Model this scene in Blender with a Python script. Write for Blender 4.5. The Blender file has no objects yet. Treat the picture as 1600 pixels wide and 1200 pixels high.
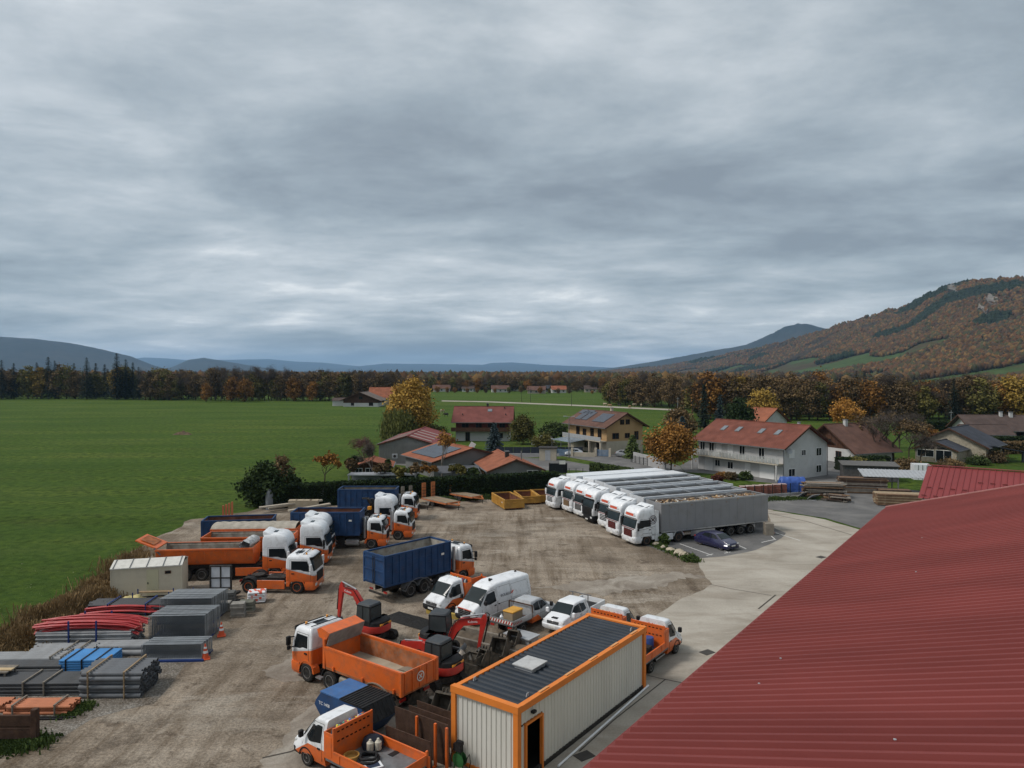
import bpy, bmesh, math, random
import numpy as np
from mathutils import Vector, Matrix, noise as mn
R = math.radians
S = bpy.context.scene
COL = S.collection
RND = random.Random(11)

# ---------------------------------------------------------------- camera
F, HCAM, PITCH = 1130.0, 17.0, math.atan(20.0 / 1130.0)
cd = bpy.data.cameras.new('camera'); cam = bpy.data.objects.new('camera', cd); COL.objects.link(cam)
cam.location = (0, 0, HCAM); cam.rotation_euler = (R(90) - PITCH, 0, 0)
cd.sensor_width = 36; cd.lens = 36 * F / 1600; cd.clip_start = 0.1; cd.clip_end = 90000
S.camera = cam

# ---------------------------------------------------------------- sky
SUN_EL, SUN_AZ = R(50), R(-104)          # azimuth from +Y towards +X
W = bpy.data.worlds.new('World'); S.world = W; W.use_nodes = True
nt = W.node_tree; nt.nodes.clear()
def wn(t, **k):
    n = nt.nodes.new(t)
    for a, b in k.items(): setattr(n, a, b)
    return n
def wl(a, b): nt.links.new(a, b)
def wmath(op, a, b=None, c=None):
    n = wn('ShaderNodeMath', operation=op)
    for i, v in enumerate((a, b, c)):
        if v is None: continue
        if hasattr(v, 'is_output'): wl(v, n.inputs[i])
        else: n.inputs[i].default_value = v
    return n.outputs[0]
tc = wn('ShaderNodeTexCoord'); sp = wn('ShaderNodeSeparateXYZ'); wl(tc.outputs['Generated'], sp.inputs[0])
zz = wmath('ADD', wmath('MAXIMUM', sp.outputs['Z'], 0.0), 0.13)
cx = wmath('DIVIDE', sp.outputs['X'], zz); cy = wmath('DIVIDE', sp.outputs['Y'], zz)
def cloud(sx, sy, ox, oy, scale, detail, rough, dist):
    cb = wn('ShaderNodeCombineXYZ')
    wl(wmath('MULTIPLY_ADD', cx, sx, ox), cb.inputs[0]); wl(wmath('MULTIPLY_ADD', cy, sy, oy), cb.inputs[1])
    n = wn('ShaderNodeTexNoise'); wl(cb.outputs[0], n.inputs['Vector'])
    n.inputs['Scale'].default_value = scale; n.inputs['Detail'].default_value = detail
    n.inputs['Roughness'].default_value = rough; n.inputs['Distortion'].default_value = dist
    return n.outputs['Fac']
c1 = cloud(.85, .95, 21.9, 2.3, .50, 9, .55, .15)
c2 = cloud(.9, 1.1, 7.4, 2.2, 1.5, 10, .60, .25)
c3 = cloud(1.0, 1.0, 15.5, 9.1, .16, 4, .5, .2)
c4 = cloud(.9, 1.1, 2.7, 9.1, 4.6, 10, .62, .2)
mixv = wmath('ADD', wmath('ADD', wmath('MULTIPLY', c1, .50), wmath('MULTIPLY', c2, .32)), wmath('MULTIPLY_ADD', c4, .07, wmath('MULTIPLY', c3, .22)))
rp = wn('ShaderNodeValToRGB'); wl(mixv, rp.inputs[0])
e = rp.color_ramp.elements
e[0].position = .44; e[0].color = (0.149, 0.172, 0.192, 1)
e[1].position = .68; e[1].color = (0.624, 0.628, 0.620, 1)
for p, c in ((.51, (0.214, 0.246, 0.268, 1)), (.56, (0.280, 0.310, 0.330, 1)), (.615, (0.375, 0.400, 0.416, 1))):
    q = e.new(p); q.color = c
sk = wn('ShaderNodeTexSky', sky_type='NISHITA', sun_disc=False)
sk.sun_elevation = SUN_EL; sk.sun_rotation = SUN_AZ; sk.altitude = 450; sk.dust_density = 2.0
skm = wn('ShaderNodeVectorMath', operation='SCALE'); wl(sk.outputs[0], skm.inputs[0]); skm.inputs['Scale'].default_value = .09
mx = wn('ShaderNodeMix', data_type='RGBA'); mx.inputs[0].default_value = .92
wl(skm.outputs[0], mx.inputs[6]); wl(rp.outputs[0], mx.inputs[7])
bg = wn('ShaderNodeBackground'); bg.inputs[1].default_value = 1.14; wl(mx.outputs[2], bg.inputs[0])
wo = wn('ShaderNodeOutputWorld'); wl(bg.outputs[0], wo.inputs[0])

sd = bpy.data.lights.new('sun', 'SUN'); sun = bpy.data.objects.new('sun', sd); COL.objects.link(sun)
sd.energy = 1.5; sd.angle = R(14); sd.color = (1, .955, .90)
dv = Vector((math.sin(SUN_AZ) * math.cos(SUN_EL), math.cos(SUN_AZ) * math.cos(SUN_EL), math.sin(SUN_EL)))
sun.rotation_euler = dv.to_track_quat('Z', 'Y').to_euler()
S.cycles.volume_bounces = 2
S.view_settings.view_transform = 'Standard'; S.view_settings.look = 'None'
S.view_settings.exposure = 0.62; S.view_settings.gamma = 1; S.view_settings.use_curve_mapping = False

# ---------------------------------------------------------------- helpers
def G(px, py, z=0.0):
    """ground point (height z) that stands at a place of the photograph"""
    a, b = (px - 800) / F, (600 - py) / F
    d = Vector((a, math.cos(PITCH) + b * math.sin(PITCH), b * math.cos(PITCH) - math.sin(PITCH)))
    t = (z - HCAM) / d.z
    return Vector((d.x * t, d.y * t, z))
def D(px, py, Y):
    a, b = (px - 800) / F, (600 - py) / F
    d = Vector((a, math.cos(PITCH) + b * math.sin(PITCH), b * math.cos(PITCH) - math.sin(PITCH)))
    return Vector((0, 0, HCAM)) + d * (Y / d.y)
UX, VX = Vector((.597, .803, 0)), Vector((.803, -.597, 0))     # the two building axes of the site
ANG_U, ANG_V = math.atan2(.803, .597), math.atan2(-.597, .803)

MAT = {}
def mat(name, col, rough=.6, metal=0.0, var=.12, scale=2.0, bump=0.0, bscale=None, dirt=0.0, dcol=(.13, .105, .08),
        spec=None, stretch=None, coat=0.0, detail=5):
    """plain procedural paint / stuff: base colour, blotchy variation, dirt and fine relief"""
    if name in MAT: return MAT[name]
    m = bpy.data.materials.new(name); m.use_nodes = True; MAT[name] = m
    t = m.node_tree; b = t.nodes['Principled BSDF']
    b.inputs['Roughness'].default_value = rough; b.inputs['Metallic'].default_value = metal
    b.inputs['Specular IOR Level'].default_value = spec if spec is not None else (.5 if rough < .46 else .16); b.inputs['Coat Weight'].default_value = coat
    tcn = t.nodes.new('ShaderNodeTexCoord'); vec = tcn.outputs['Object']
    if stretch:
        mp = t.nodes.new('ShaderNodeMapping'); mp.inputs['Scale'].default_value = stretch
        t.links.new(vec, mp.inputs[0]); vec = mp.outputs[0]
    n = t.nodes.new('ShaderNodeTexNoise'); n.inputs['Scale'].default_value = scale; n.inputs['Detail'].default_value = detail
    t.links.new(vec, n.inputs['Vector'])
    r = t.nodes.new('ShaderNodeValToRGB'); t.links.new(n.outputs['Fac'], r.inputs[0])
    r.color_ramp.elements[0].position = .3; r.color_ramp.elements[1].position = .7
    r.color_ramp.elements[0].color = tuple(max(0, c * (1 - var)) for c in col[:3]) + (1,)
    r.color_ramp.elements[1].color = tuple(min(1, c * (1 + var)) for c in col[:3]) + (1,)
    out = r.outputs[0]
    if dirt > 0:
        n2 = t.nodes.new('ShaderNodeTexNoise'); n2.inputs['Scale'].default_value = scale * 1.7; n2.inputs['Detail'].default_value = 8
        n2.inputs['Roughness'].default_value = .68; t.links.new(vec, n2.inputs['Vector'])
        r2 = t.nodes.new('ShaderNodeValToRGB'); t.links.new(n2.outputs['Fac'], r2.inputs[0])
        r2.color_ramp.elements[0].position = .48; r2.color_ramp.elements[1].position = .78
        r2.color_ramp.elements[1].color = (dirt, dirt, dirt, 1)
        x = t.nodes.new('ShaderNodeMix'); x.data_type = 'RGBA'; t.links.new(r2.outputs[0], x.inputs[0])
        t.links.new(out, x.inputs[6]); x.inputs[7].default_value = (*dcol, 1); out = x.outputs[2]
    t.links.new(out, b.inputs['Base Color'])
    if bump > 0:
        nb = t.nodes.new('ShaderNodeTexNoise'); nb.inputs['Scale'].default_value = bscale or scale * 6; nb.inputs['Detail'].default_value = 6
        t.links.new(vec, nb.inputs['Vector'])
        bp = t.nodes.new('ShaderNodeBump'); bp.inputs['Strength'].default_value = bump; bp.inputs['Distance'].default_value = .05
        t.links.new(nb.outputs['Fac'], bp.inputs['Height']); t.links.new(bp.outputs[0], b.inputs['Normal'])
    return m
def livery(name, upper, lower, planes, rough=.38, dirt=.5, stripe=None):
    """two-colour vehicle paint: 'lower' where z < a + b*x for every (a, b) of planes"""
    if name in MAT: return MAT[name]
    m = mat(name, upper, rough, 0, .04, 1.3, dirt=dirt, coat=.2)
    t = m.node_tree; b = t.nodes['Principled BSDF']
    mixn = [n for n in t.nodes if n.type == 'MIX'][0]; ramp = mixn.inputs[6].links[0].from_node
    tcn = [n for n in t.nodes if n.type == 'TEX_COORD'][0]
    s = t.nodes.new('ShaderNodeSeparateXYZ'); t.links.new(tcn.outputs['Object'], s.inputs[0])
    def mth(op, a, c, d=None):
        n = t.nodes.new('ShaderNodeMath'); n.operation = op
        for i, v in enumerate((a, c, d)):
            if v is None: continue
            if hasattr(v, 'is_output'): t.links.new(v, n.inputs[i])
            else: n.inputs[i].default_value = v
        return n.outputs[0]
    def mask(off):
        k = None
        for a, bb in planes:
            q = mth('LESS_THAN', s.outputs['Z'], mth('MULTIPLY_ADD', s.outputs['X'], bb, a + off))
            k = q if k is None else mth('MULTIPLY', k, q)
        return k
    def over(fac, under, col):
        x = t.nodes.new('ShaderNodeMix'); x.data_type = 'RGBA'; t.links.new(fac, x.inputs[0])
        t.links.new(under, x.inputs[6]); x.inputs[7].default_value = (*col, 1); return x.outputs[2]
    c = ramp.outputs[0]
    if stripe: c = over(mask(.09), c, stripe)
    c = over(mask(0), c, lower)
    t.links.new(c, mixn.inputs[6])
    return m
def glassy(name, col, rough=.08):
    if name in MAT: return MAT[name]
    m = mat(name, col, rough, 0, .25, .8, spec=.22)
    return m

class MB:
    def __init__(s): s.v, s.f, s.mi, s.cur = [], [], [], 0
    def add(s, vs, fs):
        o = len(s.v); s.v += [tuple(p) for p in vs]
        for f in fs: s.f.append(tuple(i + o for i in f)); s.mi.append(s.cur)
        return s
    def box(s, x0, x1, y0, y1, z0, z1):
        return s.add([(x, y, z) for x in (x0, x1) for y in (y0, y1) for z in (z0, z1)],
                     [(0, 1, 3, 2), (4, 6, 7, 5), (0, 4, 5, 1), (2, 3, 7, 6), (0, 2, 6, 4), (1, 5, 7, 3)])
    def cbox(s, c, d, rz=0.0):
        ca, sa = math.cos(rz), math.sin(rz); vs = []
        for x in (-d[0] / 2, d[0] / 2):
            for y in (-d[1] / 2, d[1] / 2):
                for z in (-d[2] / 2, d[2] / 2): vs.append((c[0] + x * ca - y * sa, c[1] + x * sa + y * ca, c[2] + z))
        return s.add(vs, [(0, 1, 3, 2), (4, 6, 7, 5), (0, 4, 5, 1), (2, 3, 7, 6), (0, 2, 6, 4), (1, 5, 7, 3)])
    def beam(s, p0, p1, w, h=None, up=(0, 0, 1)):
        h = h or w; p0, p1 = Vector(p0), Vector(p1); d = (p1 - p0).normalized()
        a = d.cross(Vector(up))
        if a.length < 1e-4: a = d.cross(Vector((1, 0, 0)))
        a.normalize(); b = a.cross(d); vs = []
        for p in (p0, p1):
            for i, j in ((-1, -1), (1, -1), (1, 1), (-1, 1)): vs.append(p + a * (w / 2 * i) + b * (h / 2 * j))
        return s.add(vs, [(3, 2, 1, 0), (4, 5, 6, 7), (0, 1, 5, 4), (1, 2, 6, 5), (2, 3, 7, 6), (3, 0, 4, 7)])
    def cyl(s, p0, p1, r0, r1=None, n=10, cap=True):
        r1 = r0 if r1 is None else r1; p0, p1 = Vector(p0), Vector(p1); d = (p1 - p0).normalized()
        a = d.cross(Vector((0, 0, 1)))
        if a.length < 1e-3: a = Vector((1, 0, 0))
        a.normalize(); b = d.cross(a); vs = []
        for p, r in ((p0, r0), (p1, r1)):
            for i in range(n):
                t = 2 * math.pi * i / n; vs.append(p + a * (r * math.cos(t)) + b * (r * math.sin(t)))
        fs = [(i, (i + 1) % n, n + (i + 1) % n, n + i) for i in range(n)]
        if cap: fs += [tuple(range(n - 1, -1, -1)), tuple(range(n, 2 * n))]
        return s.add(vs, fs)
    def pipe(s, p0, p1, r, t=.012, n=10):
        """open-ended hollow tube"""
        p0, p1 = Vector(p0), Vector(p1); d = (p1 - p0).normalized()
        a = d.cross(Vector((0, 0, 1))).normalized() if abs(d.z) < .99 else Vector((1, 0, 0)); b = d.cross(a); vs = []
        for p, q in ((p0, r), (p1, r), (p1, r - t), (p0, r - t)):
            for i in range(n):
                w = 2 * math.pi * i / n; vs.append(p + a * (q * math.cos(w)) + b * (q * math.sin(w)))
        fs = []
        for k in range(4):
            for i in range(n): fs.append((k * n + i, k * n + (i + 1) % n, ((k + 1) % 4) * n + (i + 1) % n, ((k + 1) % 4) * n + i))
        return s.add(vs, fs)
    def tube(s, path, r, n=6, r1=None):
        r1 = r if r1 is None else r1; P = [Vector(p) for p in path]; vs = []; m = len(P)
        for k, p in enumerate(P):
            d = (P[min(k + 1, m - 1)] - P[max(k - 1, 0)]).normalized()
            a = d.cross(Vector((0, 0, 1)))
            if a.length < 1e-2: a = d.cross(Vector((0, 1, 0)))
            a.normalize(); b = d.cross(a); q = r + (r1 - r) * k / max(1, m - 1)
            for i in range(n):
                t = 2 * math.pi * i / n; vs.append(p + a * (q * math.cos(t)) + b * (q * math.sin(t)))
        fs = [(k * n + i, k * n + (i + 1) % n, (k + 1) * n + (i + 1) % n, (k + 1) * n + i) for k in range(m - 1) for i in range(n)]
        fs += [tuple(range(n - 1, -1, -1)), tuple(range((m - 1) * n, m * n))]
        return s.add(vs, fs)
    def loft(s, loops, cap0=True, cap1=True, closed=True):
        n = len(loops[0]); vs = [p for L in loops for p in L]; fs = []
        for k in range(len(loops) - 1):
            for i in range(n if closed else n - 1):
                j = (i + 1) % n; fs.append((k * n + i, k * n + j, (k + 1) * n + j, (k + 1) * n + i))
        if cap0: fs.append(tuple(range(n - 1, -1, -1)))
        if cap1: fs.append(tuple(range((len(loops) - 1) * n, len(loops) * n)))
        return s.add(vs, fs)
    def prism(s, poly, axis, a, b):
        """poly in the two other axes, extruded along axis from a to b"""
        def mk(p, q):
            return {'x': (q, p[0], p[1]), 'y': (p[0], q, p[1]), 'z': (p[0], p[1], q)}[axis]
        n = len(poly)
        return s.add([mk(p, a) for p in poly] + [mk(p, b) for p in poly],
                     [tuple(range(n - 1, -1, -1)), tuple(range(n, 2 * n))] + [(i, (i + 1) % n, n + (i + 1) % n, n + i) for i in range(n)])
    def lathe(s, prof, n=20, axis='y'):
        """prof = (radius, height) along axis"""
        vs = []
        for r, h in prof:
            for i in range(n):
                t = 2 * math.pi * i / n
                vs.append({'y': (r * math.cos(t), h, r * math.sin(t)), 'z': (r * math.cos(t), r * math.sin(t), h), 'x': (h, r * math.cos(t), r * math.sin(t))}[axis])
        m = len(prof)
        fs = [(k * n + i, k * n + (i + 1) % n, (k + 1) * n + (i + 1) % n, (k + 1) * n + i) for k in range(m - 1) for i in range(n)]
        fs += [tuple(range(n - 1, -1, -1)), tuple(range((m - 1) * n, m * n))]
        return s.add(vs, fs)
    def grid(s, fn, us, vs_):
        n = len(vs_)
        return s.add([fn(u, v) for u in us for v in vs_],
                     [(i * n + j, i * n + j + 1, (i + 1) * n + j + 1, (i + 1) * n + j) for i in range(len(us) - 1) for j in range(n - 1)])
    def slab(s, fn, us, vs_, th):
        """a grid sheet with thickness th (fn gives the outer surface, th a vector)"""
        th = Vector(th); s.grid(fn, us, vs_); return s.grid(lambda u, v: Vector(fn(u, v)) - th, us, list(vs_)[::-1])
    def mesh(s, name, mats, smooth=False, fix=True, bevel=0.0):
        me = bpy.data.meshes.new(name); me.from_pydata(s.v, [], s.f)
        if fix or bevel:
            bm = bmesh.new(); bm.from_mesh(me)
            for i, f in enumerate(bm.faces): f.material_index = s.mi[i]
            bmesh.ops.recalc_face_normals(bm, faces=bm.faces)
            if bevel: bmesh.ops.bevel(bm, geom=list(bm.edges), offset=bevel, segments=1, affect='EDGES', clamp_overlap=True)
            bm.to_mesh(me); bm.free()
        else: me.polygons.foreach_set('material_index', s.mi)
        for m in (mats if isinstance(mats, (list, tuple)) else [mats]): me.materials.append(m)
        if smooth:
            me.shade_smooth()
            me.set_sharp_from_angle(angle=R(smooth if smooth is not True else 38))
        return me
    def build(s, name, mats, parent=None, smooth=False, fix=True, bevel=0.0):
        return link(name, s.mesh(name, mats, smooth, fix, bevel), parent)
def link(name, me, parent=None, loc=None, rz=None):
    o = bpy.data.objects.new(name, me); COL.objects.link(o)
    if parent: o.parent = parent
    if loc is not None: o.location = loc
    if rz is not None: o.rotation_euler = (0, 0, rz)
    return o
def tag(o, label, cat, group=None):
    o['label'] = label; o['category'] = cat
    if group: o['group'] = group
    return o
def thing(name, label, cat, loc=(0, 0, 0), rz=0.0, group=None):
    o = bpy.data.objects.new(name, None); COL.objects.link(o); o.empty_display_size = .3
    o.location = loc; o.rotation_euler = (0, 0, rz)
    return tag(o, label, cat, group)
def struct(o): o['kind'] = 'structure'; return o
def stuff(o): o['kind'] = 'stuff'; return o
KIDS = {}
def kids(o):
    return [c for c in bpy.data.objects if c.parent == o]
def copy_tree(o, parent=None, loc=None, rz=None, ch=None):
    c = o.copy(); COL.objects.link(c); c.parent = parent
    if loc is not None: c.location = loc
    if rz is not None: c.rotation_euler = (0, 0, rz)
    for k in kids(o): copy_tree(k, c)
    return c
def put(o, label, group=None):
    o['label'] = label
    if group: o['group'] = group
    return o
def text(body, size, m, parent, loc, rot, name='lettering', ex=.004):
    cu = bpy.data.curves.new('t', 'FONT'); cu.body = body; cu.size = size; cu.extrude = ex; cu.align_x = 'CENTER'; cu.align_y = 'CENTER'
    to = bpy.data.objects.new('t', cu); COL.objects.link(to)
    dg = bpy.context.evaluated_depsgraph_get(); me = bpy.data.meshes.new_from_object(to.evaluated_get(dg))
    bpy.data.objects.remove(to); me.materials.clear(); me.materials.append(m)
    o = link(name, me, parent, loc); o.rotation_euler = rot
    return o
def lerp(a, b, t): return a + (b - a) * t
def interp(x, xs, ys): return float(np.interp(x, xs, ys))
def rrect(x0, x1, hw, rf, rr, n=4):
    """rounded rectangle loop in plan (front = +x), front radius rf, rear radius rr"""
    P = []
    for cxx, cyy, r, a0 in ((x1 - rf, hw - rf, rf, 0), (x0 + rr, hw - rr, rr, 90), (x0 + rr, -hw + rr, rr, 180), (x1 - rf, -hw + rf, rf, 270)):
        for i in range(n + 1):
            t = R(a0 + 90 * i / n); P.append((cxx + r * math.cos(t), cyy + r * math.sin(t)))
    return P
# ================================================================ ground and setting
def nodes_mat(name):
    m = bpy.data.materials.new(name); m.use_nodes = True; MAT[name] = m
    t = m.node_tree; b = t.nodes['Principled BSDF']; b.inputs['Specular IOR Level'].default_value = .06
    def N(ty, **k):
        n = t.nodes.new(ty)
        for a, v in k.items(): setattr(n, a, v)
        return n
    tcn = N('ShaderNodeTexCoord')
    def noise(scale, detail=6, rough=.55, st=(1, 1, 1), rot=0, off=0, dist=0.0):
        mp = N('ShaderNodeMapping'); mp.inputs['Scale'].default_value = st; mp.inputs['Rotation'].default_value = (0, 0, rot)
        mp.inputs['Location'].default_value = (off, off * 1.7, 0)
        t.links.new(tcn.outputs['Object'], mp.inputs[0])
        n = N('ShaderNodeTexNoise'); n.inputs['Scale'].default_value = scale; n.inputs['Detail'].default_value = detail
        n.inputs['Roughness'].default_value = rough; n.inputs['Distortion'].default_value = dist
        t.links.new(mp.outputs[0], n.inputs['Vector']); return n.outputs['Fac']
    def ramp(fac, stops):
        r = N('ShaderNodeValToRGB'); t.links.new(fac, r.inputs[0]); el = r.color_ramp.elements
        while len(el) < len(stops): el.new(.5)
        for q, (p, c) in zip(el, stops): q.position = p; q.color = (*c, 1) if len(c) == 3 else c
        return r.outputs[0]
    def step(fac, a, b_): return ramp(fac, [(a, (0, 0, 0)), (b_, (1, 1, 1))])
    def mix(fac, a, c, mode='MIX'):
        x = N('ShaderNodeMix', data_type='RGBA', blend_type=mode)
        for sock, v in ((x.inputs[0], fac), (x.inputs[6], a), (x.inputs[7], c)):
            if hasattr(v, 'is_output'): t.links.new(v, sock)
            elif isinstance(v, (int, float)): sock.default_value = v
            else: sock.default_value = (*v, 1)
        return x.outputs[2]
    def finish(col, rough=.9, bump=None, strength=.5, dist=.05):
        t.links.new(col, b.inputs['Base Color'])
        if hasattr(rough, 'is_output'): t.links.new(rough, b.inputs['Roughness'])
        else: b.inputs['Roughness'].default_value = rough
        if bump is not None:
            bp = N('ShaderNodeBump'); bp.inputs['Strength'].default_value = strength; bp.inputs['Distance'].default_value = dist
            t.links.new(bump, bp.inputs['Height']); t.links.new(bp.outputs[0], b.inputs['Normal'])
        return m
    return N, t, tcn, noise, ramp, step, mix, finish

# meadow / valley floor
N, t, tcn, noise, ramp, step, mix, finish = nodes_mat('meadow')
g1 = ramp(noise(.035, 6, .6, (.5, 1.6, 1)), [(.35, (.047, .080, .012)), (.5, (.066, .104, .018)), (.68, (.092, .122, .026))])
g2 = ramp(noise(.9, 7, .7), [(.38, (.42, .46, .36)), (.50, (1, 1, 1)), (.62, (1.5, 1.35, 1.05))])
c = mix(1.0, g1, g2, 'MULTIPLY')
c = mix(ramp(noise(.16, 7, .65, (.6, 1.3, 1), off=9), [(.52, (0, 0, 0)), (.75, (.55, .55, .55))]), c, (.075, .078, .028))
stt = noise(.12, 3, .5, (.12, 1.5, 1), rot=.06)
c = mix(ramp(stt, [(.35, (0, 0, 0)), (.6, (.55, .55, .55))]), c, (.046, .090, .016))
spx = N('ShaderNodeSeparateXYZ'); t.links.new(tcn.outputs['Object'], spx.inputs[0])
far = N('ShaderNodeMapRange'); t.links.new(spx.outputs['Y'], far.inputs[0])
far.inputs[1].default_value = 640; far.inputs[2].default_value = 760
land = ramp(noise(.0042, 5, .6, (.6, 1.6, 1)), [(.38, (.050, .080, .024)), (.47, (.060, .048, .028)), (.55, (.045, .045, .022)), (.62, (.080, .060, .030)), (.72, (.055, .10, .028))])
c = mix(far.outputs[0], c, land)
finish(c, .95, noise(1.6, 7, .75), 1.0, .35)

# packed dirt of the yard
N, t, tcn, noise, ramp, step, mix, finish = nodes_mat('yard_dirt')
base = ramp(noise(.11, 7, .6, dist=.6), [(.32, (.185, .150, .114)), (.5, (.262, .218, .170)), (.68, (.330, .282, .226))])
trk = ramp(noise(.55, 6, .62, (1.0, .13, 1), rot=.12, dist=.5), [(.36, (.62, .58, .54)), (.52, (1, 1, 1)), (.7, (1.22, 1.2, 1.18))])
c = mix(.7, base, trk, 'MULTIPLY')
trk2 = ramp(noise(.7, 5, .6, (.16, 1.0, 1), rot=.35, off=4, dist=.7), [(.4, (.74, .71, .68)), (.55, (1, 1, 1)), (.7, (1.14, 1.13, 1.12))])
c = mix(.6, c, trk2, 'MULTIPLY')
c = mix(ramp(noise(.2, 8, .7, off=21, dist=.4), [(.53, (0, 0, 0)), (.63, (.7, .7, .7))]), c, (.105, .082, .062))
c = mix(ramp(noise(.3, 7, .6, (.5, 1.3, 1), off=33), [(.62, (0, 0, 0)), (.66, (.8, .8, .8))]), c, (.36, .315, .262))
rut = ramp(noise(1.6, 7, .62, (1.0, .07, 1), rot=-.16, off=14, dist=.35), [(.40, (.70, .66, .62)), (.48, (1, 1, 1)), (.62, (1.12, 1.11, 1.1))])
c = mix(ramp(noise(.09, 4, .5, off=3), [(.42, (.15, .15, .15)), (.6, (.9, .9, .9))]), c, mix(1.0, c, rut, 'MULTIPLY'))
c = mix(ramp(noise(.75, 9, .75, off=41, dist=.3), [(.54, (0, 0, 0)), (.63, (.8, .8, .8))]), c, (.108, .083, .062))
c = mix(ramp(noise(.13, 8, .66, (.6, 1.5, 1), off=52, dist=.8), [(.54, (0, 0, 0)), (.66, (.65, .65, .65))]), c, (.345, .305, .252))
fine = noise(7, 8, .75)
c = mix(1.0, c, ramp(fine, [(.36, (.62, .61, .60)), (.5, (1, 1, 1)), (.64, (1.35, 1.34, 1.32))]), 'MULTIPLY')
finish(c, ramp(noise(.2, 8, .7, off=21, dist=.4), [(.55, (.92, .92, .92)), (.7, (.55, .55, .55))]), mix(.4, noise(1.4, 9, .7), noise(9, 6, .7)), 1.0, .16)

# concrete lane
N, t, tcn, noise, ramp, step, mix, finish = nodes_mat('concrete_lane')
base = ramp(noise(.18, 8, .62, dist=.5), [(.3, (.300, .268, .224)), (.5, (.372, .336, .284)), (.7, (.430, .394, .338))])
c = mix(.8, base, ramp(noise(.5, 7, .65, (.25, 1, 1), rot=.9, dist=.6), [(.38, (.76, .73, .70)), (.52, (1, 1, 1)), (.7, (1.08, 1.08, 1.07))]), 'MULTIPLY')
c = mix(ramp(noise(.4, 8, .7, off=12), [(.6, (0, 0, 0)), (.74, (.45, .45, .45))]), c, (.19, .16, .13))
c = mix(1.0, c, ramp(noise(9, 7, .75), [(.3, (.84, .84, .83)), (.6, (1.05, 1.05, 1.05))]), 'MULTIPLY')
finish(c, .88, noise(5, 8, .7), .4, .03)

# asphalt
N, t, tcn, noise, ramp, step, mix, finish = nodes_mat('asphalt')
base = ramp(noise(.22, 8, .62, dist=.3), [(.3, (.098, .096, .094)), (.5, (.138, .134, .130)), (.72, (.200, .192, .182))])
c = mix(1.0, base, ramp(noise(10, 7, .75), [(.3, (.78, .78, .78)), (.6, (1.12, 1.12, 1.12))]), 'MULTIPLY')
c = mix(ramp(noise(.33, 8, .7, off=5), [(.58, (0, 0, 0)), (.72, (.5, .5, .5))]), c, (.24, .215, .18))
finish(c, .85, noise(9, 8, .7), .4, .03)
MAT['dusty'] = MAT['concrete_lane']
N, t, tcn, noise, ramp, step, mix, finish = nodes_mat('dusty_concrete')
c = ramp(noise(.35, 9, .68, dist=.9), [(.38, (.19, .16, .13)), (.5, (.26, .225, .185)), (.62, (.33, .295, .25))])
c = mix(1.0, c, ramp(noise(8, 7, .75), [(.3, (.8, .8, .79)), (.6, (1.1, 1.1, 1.1))]), 'MULTIPLY')
finish(c, .9, noise(5, 8, .7), .5, .04)
# gravel
N, t, tcn, noise, ramp, step, mix, finish = nodes_mat('gravel')
c = ramp(noise(.5, 8, .7, dist=.4), [(.35, (.15, .125, .10)), (.52, (.25, .225, .195)), (.7, (.36, .345, .32))])
vor = N('ShaderNodeTexVoronoi'); vor.inputs['Scale'].default_value = 9; t.links.new(tcn.outputs['Object'], vor.inputs['Vector'])
c = mix(.75, c, ramp(vor.outputs['Distance'], [(.0, (1.35, 1.35, 1.35)), (.6, (.45, .44, .42))]), 'MULTIPLY')
finish(c, .9, vor.outputs['Distance'], .8, .05)

def sheet(name, pts, z, m, rough=.0, world=False, seg=1.2, kind=True, holes=None):
    """flat sheet from photo points (or world xy) with a slightly uneven edge"""
    P = [Vector(p) if world else G(*p).to_2d() for p in pts]
    Q = []; rn = random.Random(hash(name) % 9999 if False else len(name) * 7 + len(pts))
    for i, a in enumerate(P):
        b_ = P[(i + 1) % len(P)]; d = (b_ - a); n = max(1, int(d.length / seg)) if rough else 1
        nr = Vector((-d.y, d.x)).normalized() if d.length > 0 else Vector((0, 0))
        for k in range(n):
            q = a + d * (k / n)
            if rough: q = q + nr * (mn.noise((q.x * .35, q.y * .35, z * 90)) * rough * 1.3 + rn.uniform(-1, 1) * rough * .35)
            Q.append(q)
    bm = bmesh.new(); vs = [bm.verts.new((q.x, q.y, z)) for q in Q]
    es = [bm.edges.new((vs[i], vs[(i + 1) % len(vs)])) for i in range(len(vs))]
    bmesh.ops.triangle_fill(bm, use_beauty=True, use_dissolve=False, edges=es, normal=(0, 0, 1))
    for f in bm.faces:
        if f.normal.z < 0: f.normal_flip()
    me = bpy.data.meshes.new(name); bm.to_mesh(me); bm.free(); me.materials.append(m)
    o = link(name, me)
    return struct(o) if kind else o

gm = MB(); GX = [-26000, -3000, -600, -150, 0, 150, 600, 3000, 26000]; GY = [-300, 0, 60, 150, 400, 900, 3000, 9000, 30000]
gm.grid(lambda x, y: (x, y, 0), GX, GY)
struct(gm.build('meadow_ground', MAT['meadow']))
sheet('yard', [(-500, 1330), (-500, 1060), (-60, 1040), (60, 985), (165, 925), (205, 862), (300, 812), (385, 800), (440, 782), (520, 772), (650, 768),
               (862, 762), (1010, 758), (1130, 762), (1200, 782), (1230, 850), (1130, 905), (1060, 1010), (1030, 1330)], .010, MAT['yard_dirt'], .5)
sheet('gravel_bank', [(-300, 1190), (-300, 1045), (40, 1020), (140, 1005), (250, 1012), (300, 1035), (262, 1072), (240, 1100), (150, 1125), (100, 1150), (40, 1165), (-60, 1195)], .016, MAT['gravel'], .5)
sheet('grass_verge', [(-200, 1190), (-120, 1150), (20, 1148), (62, 1152), (50, 1168), (10, 1180)], .021, MAT['meadow'], .4)
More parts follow.
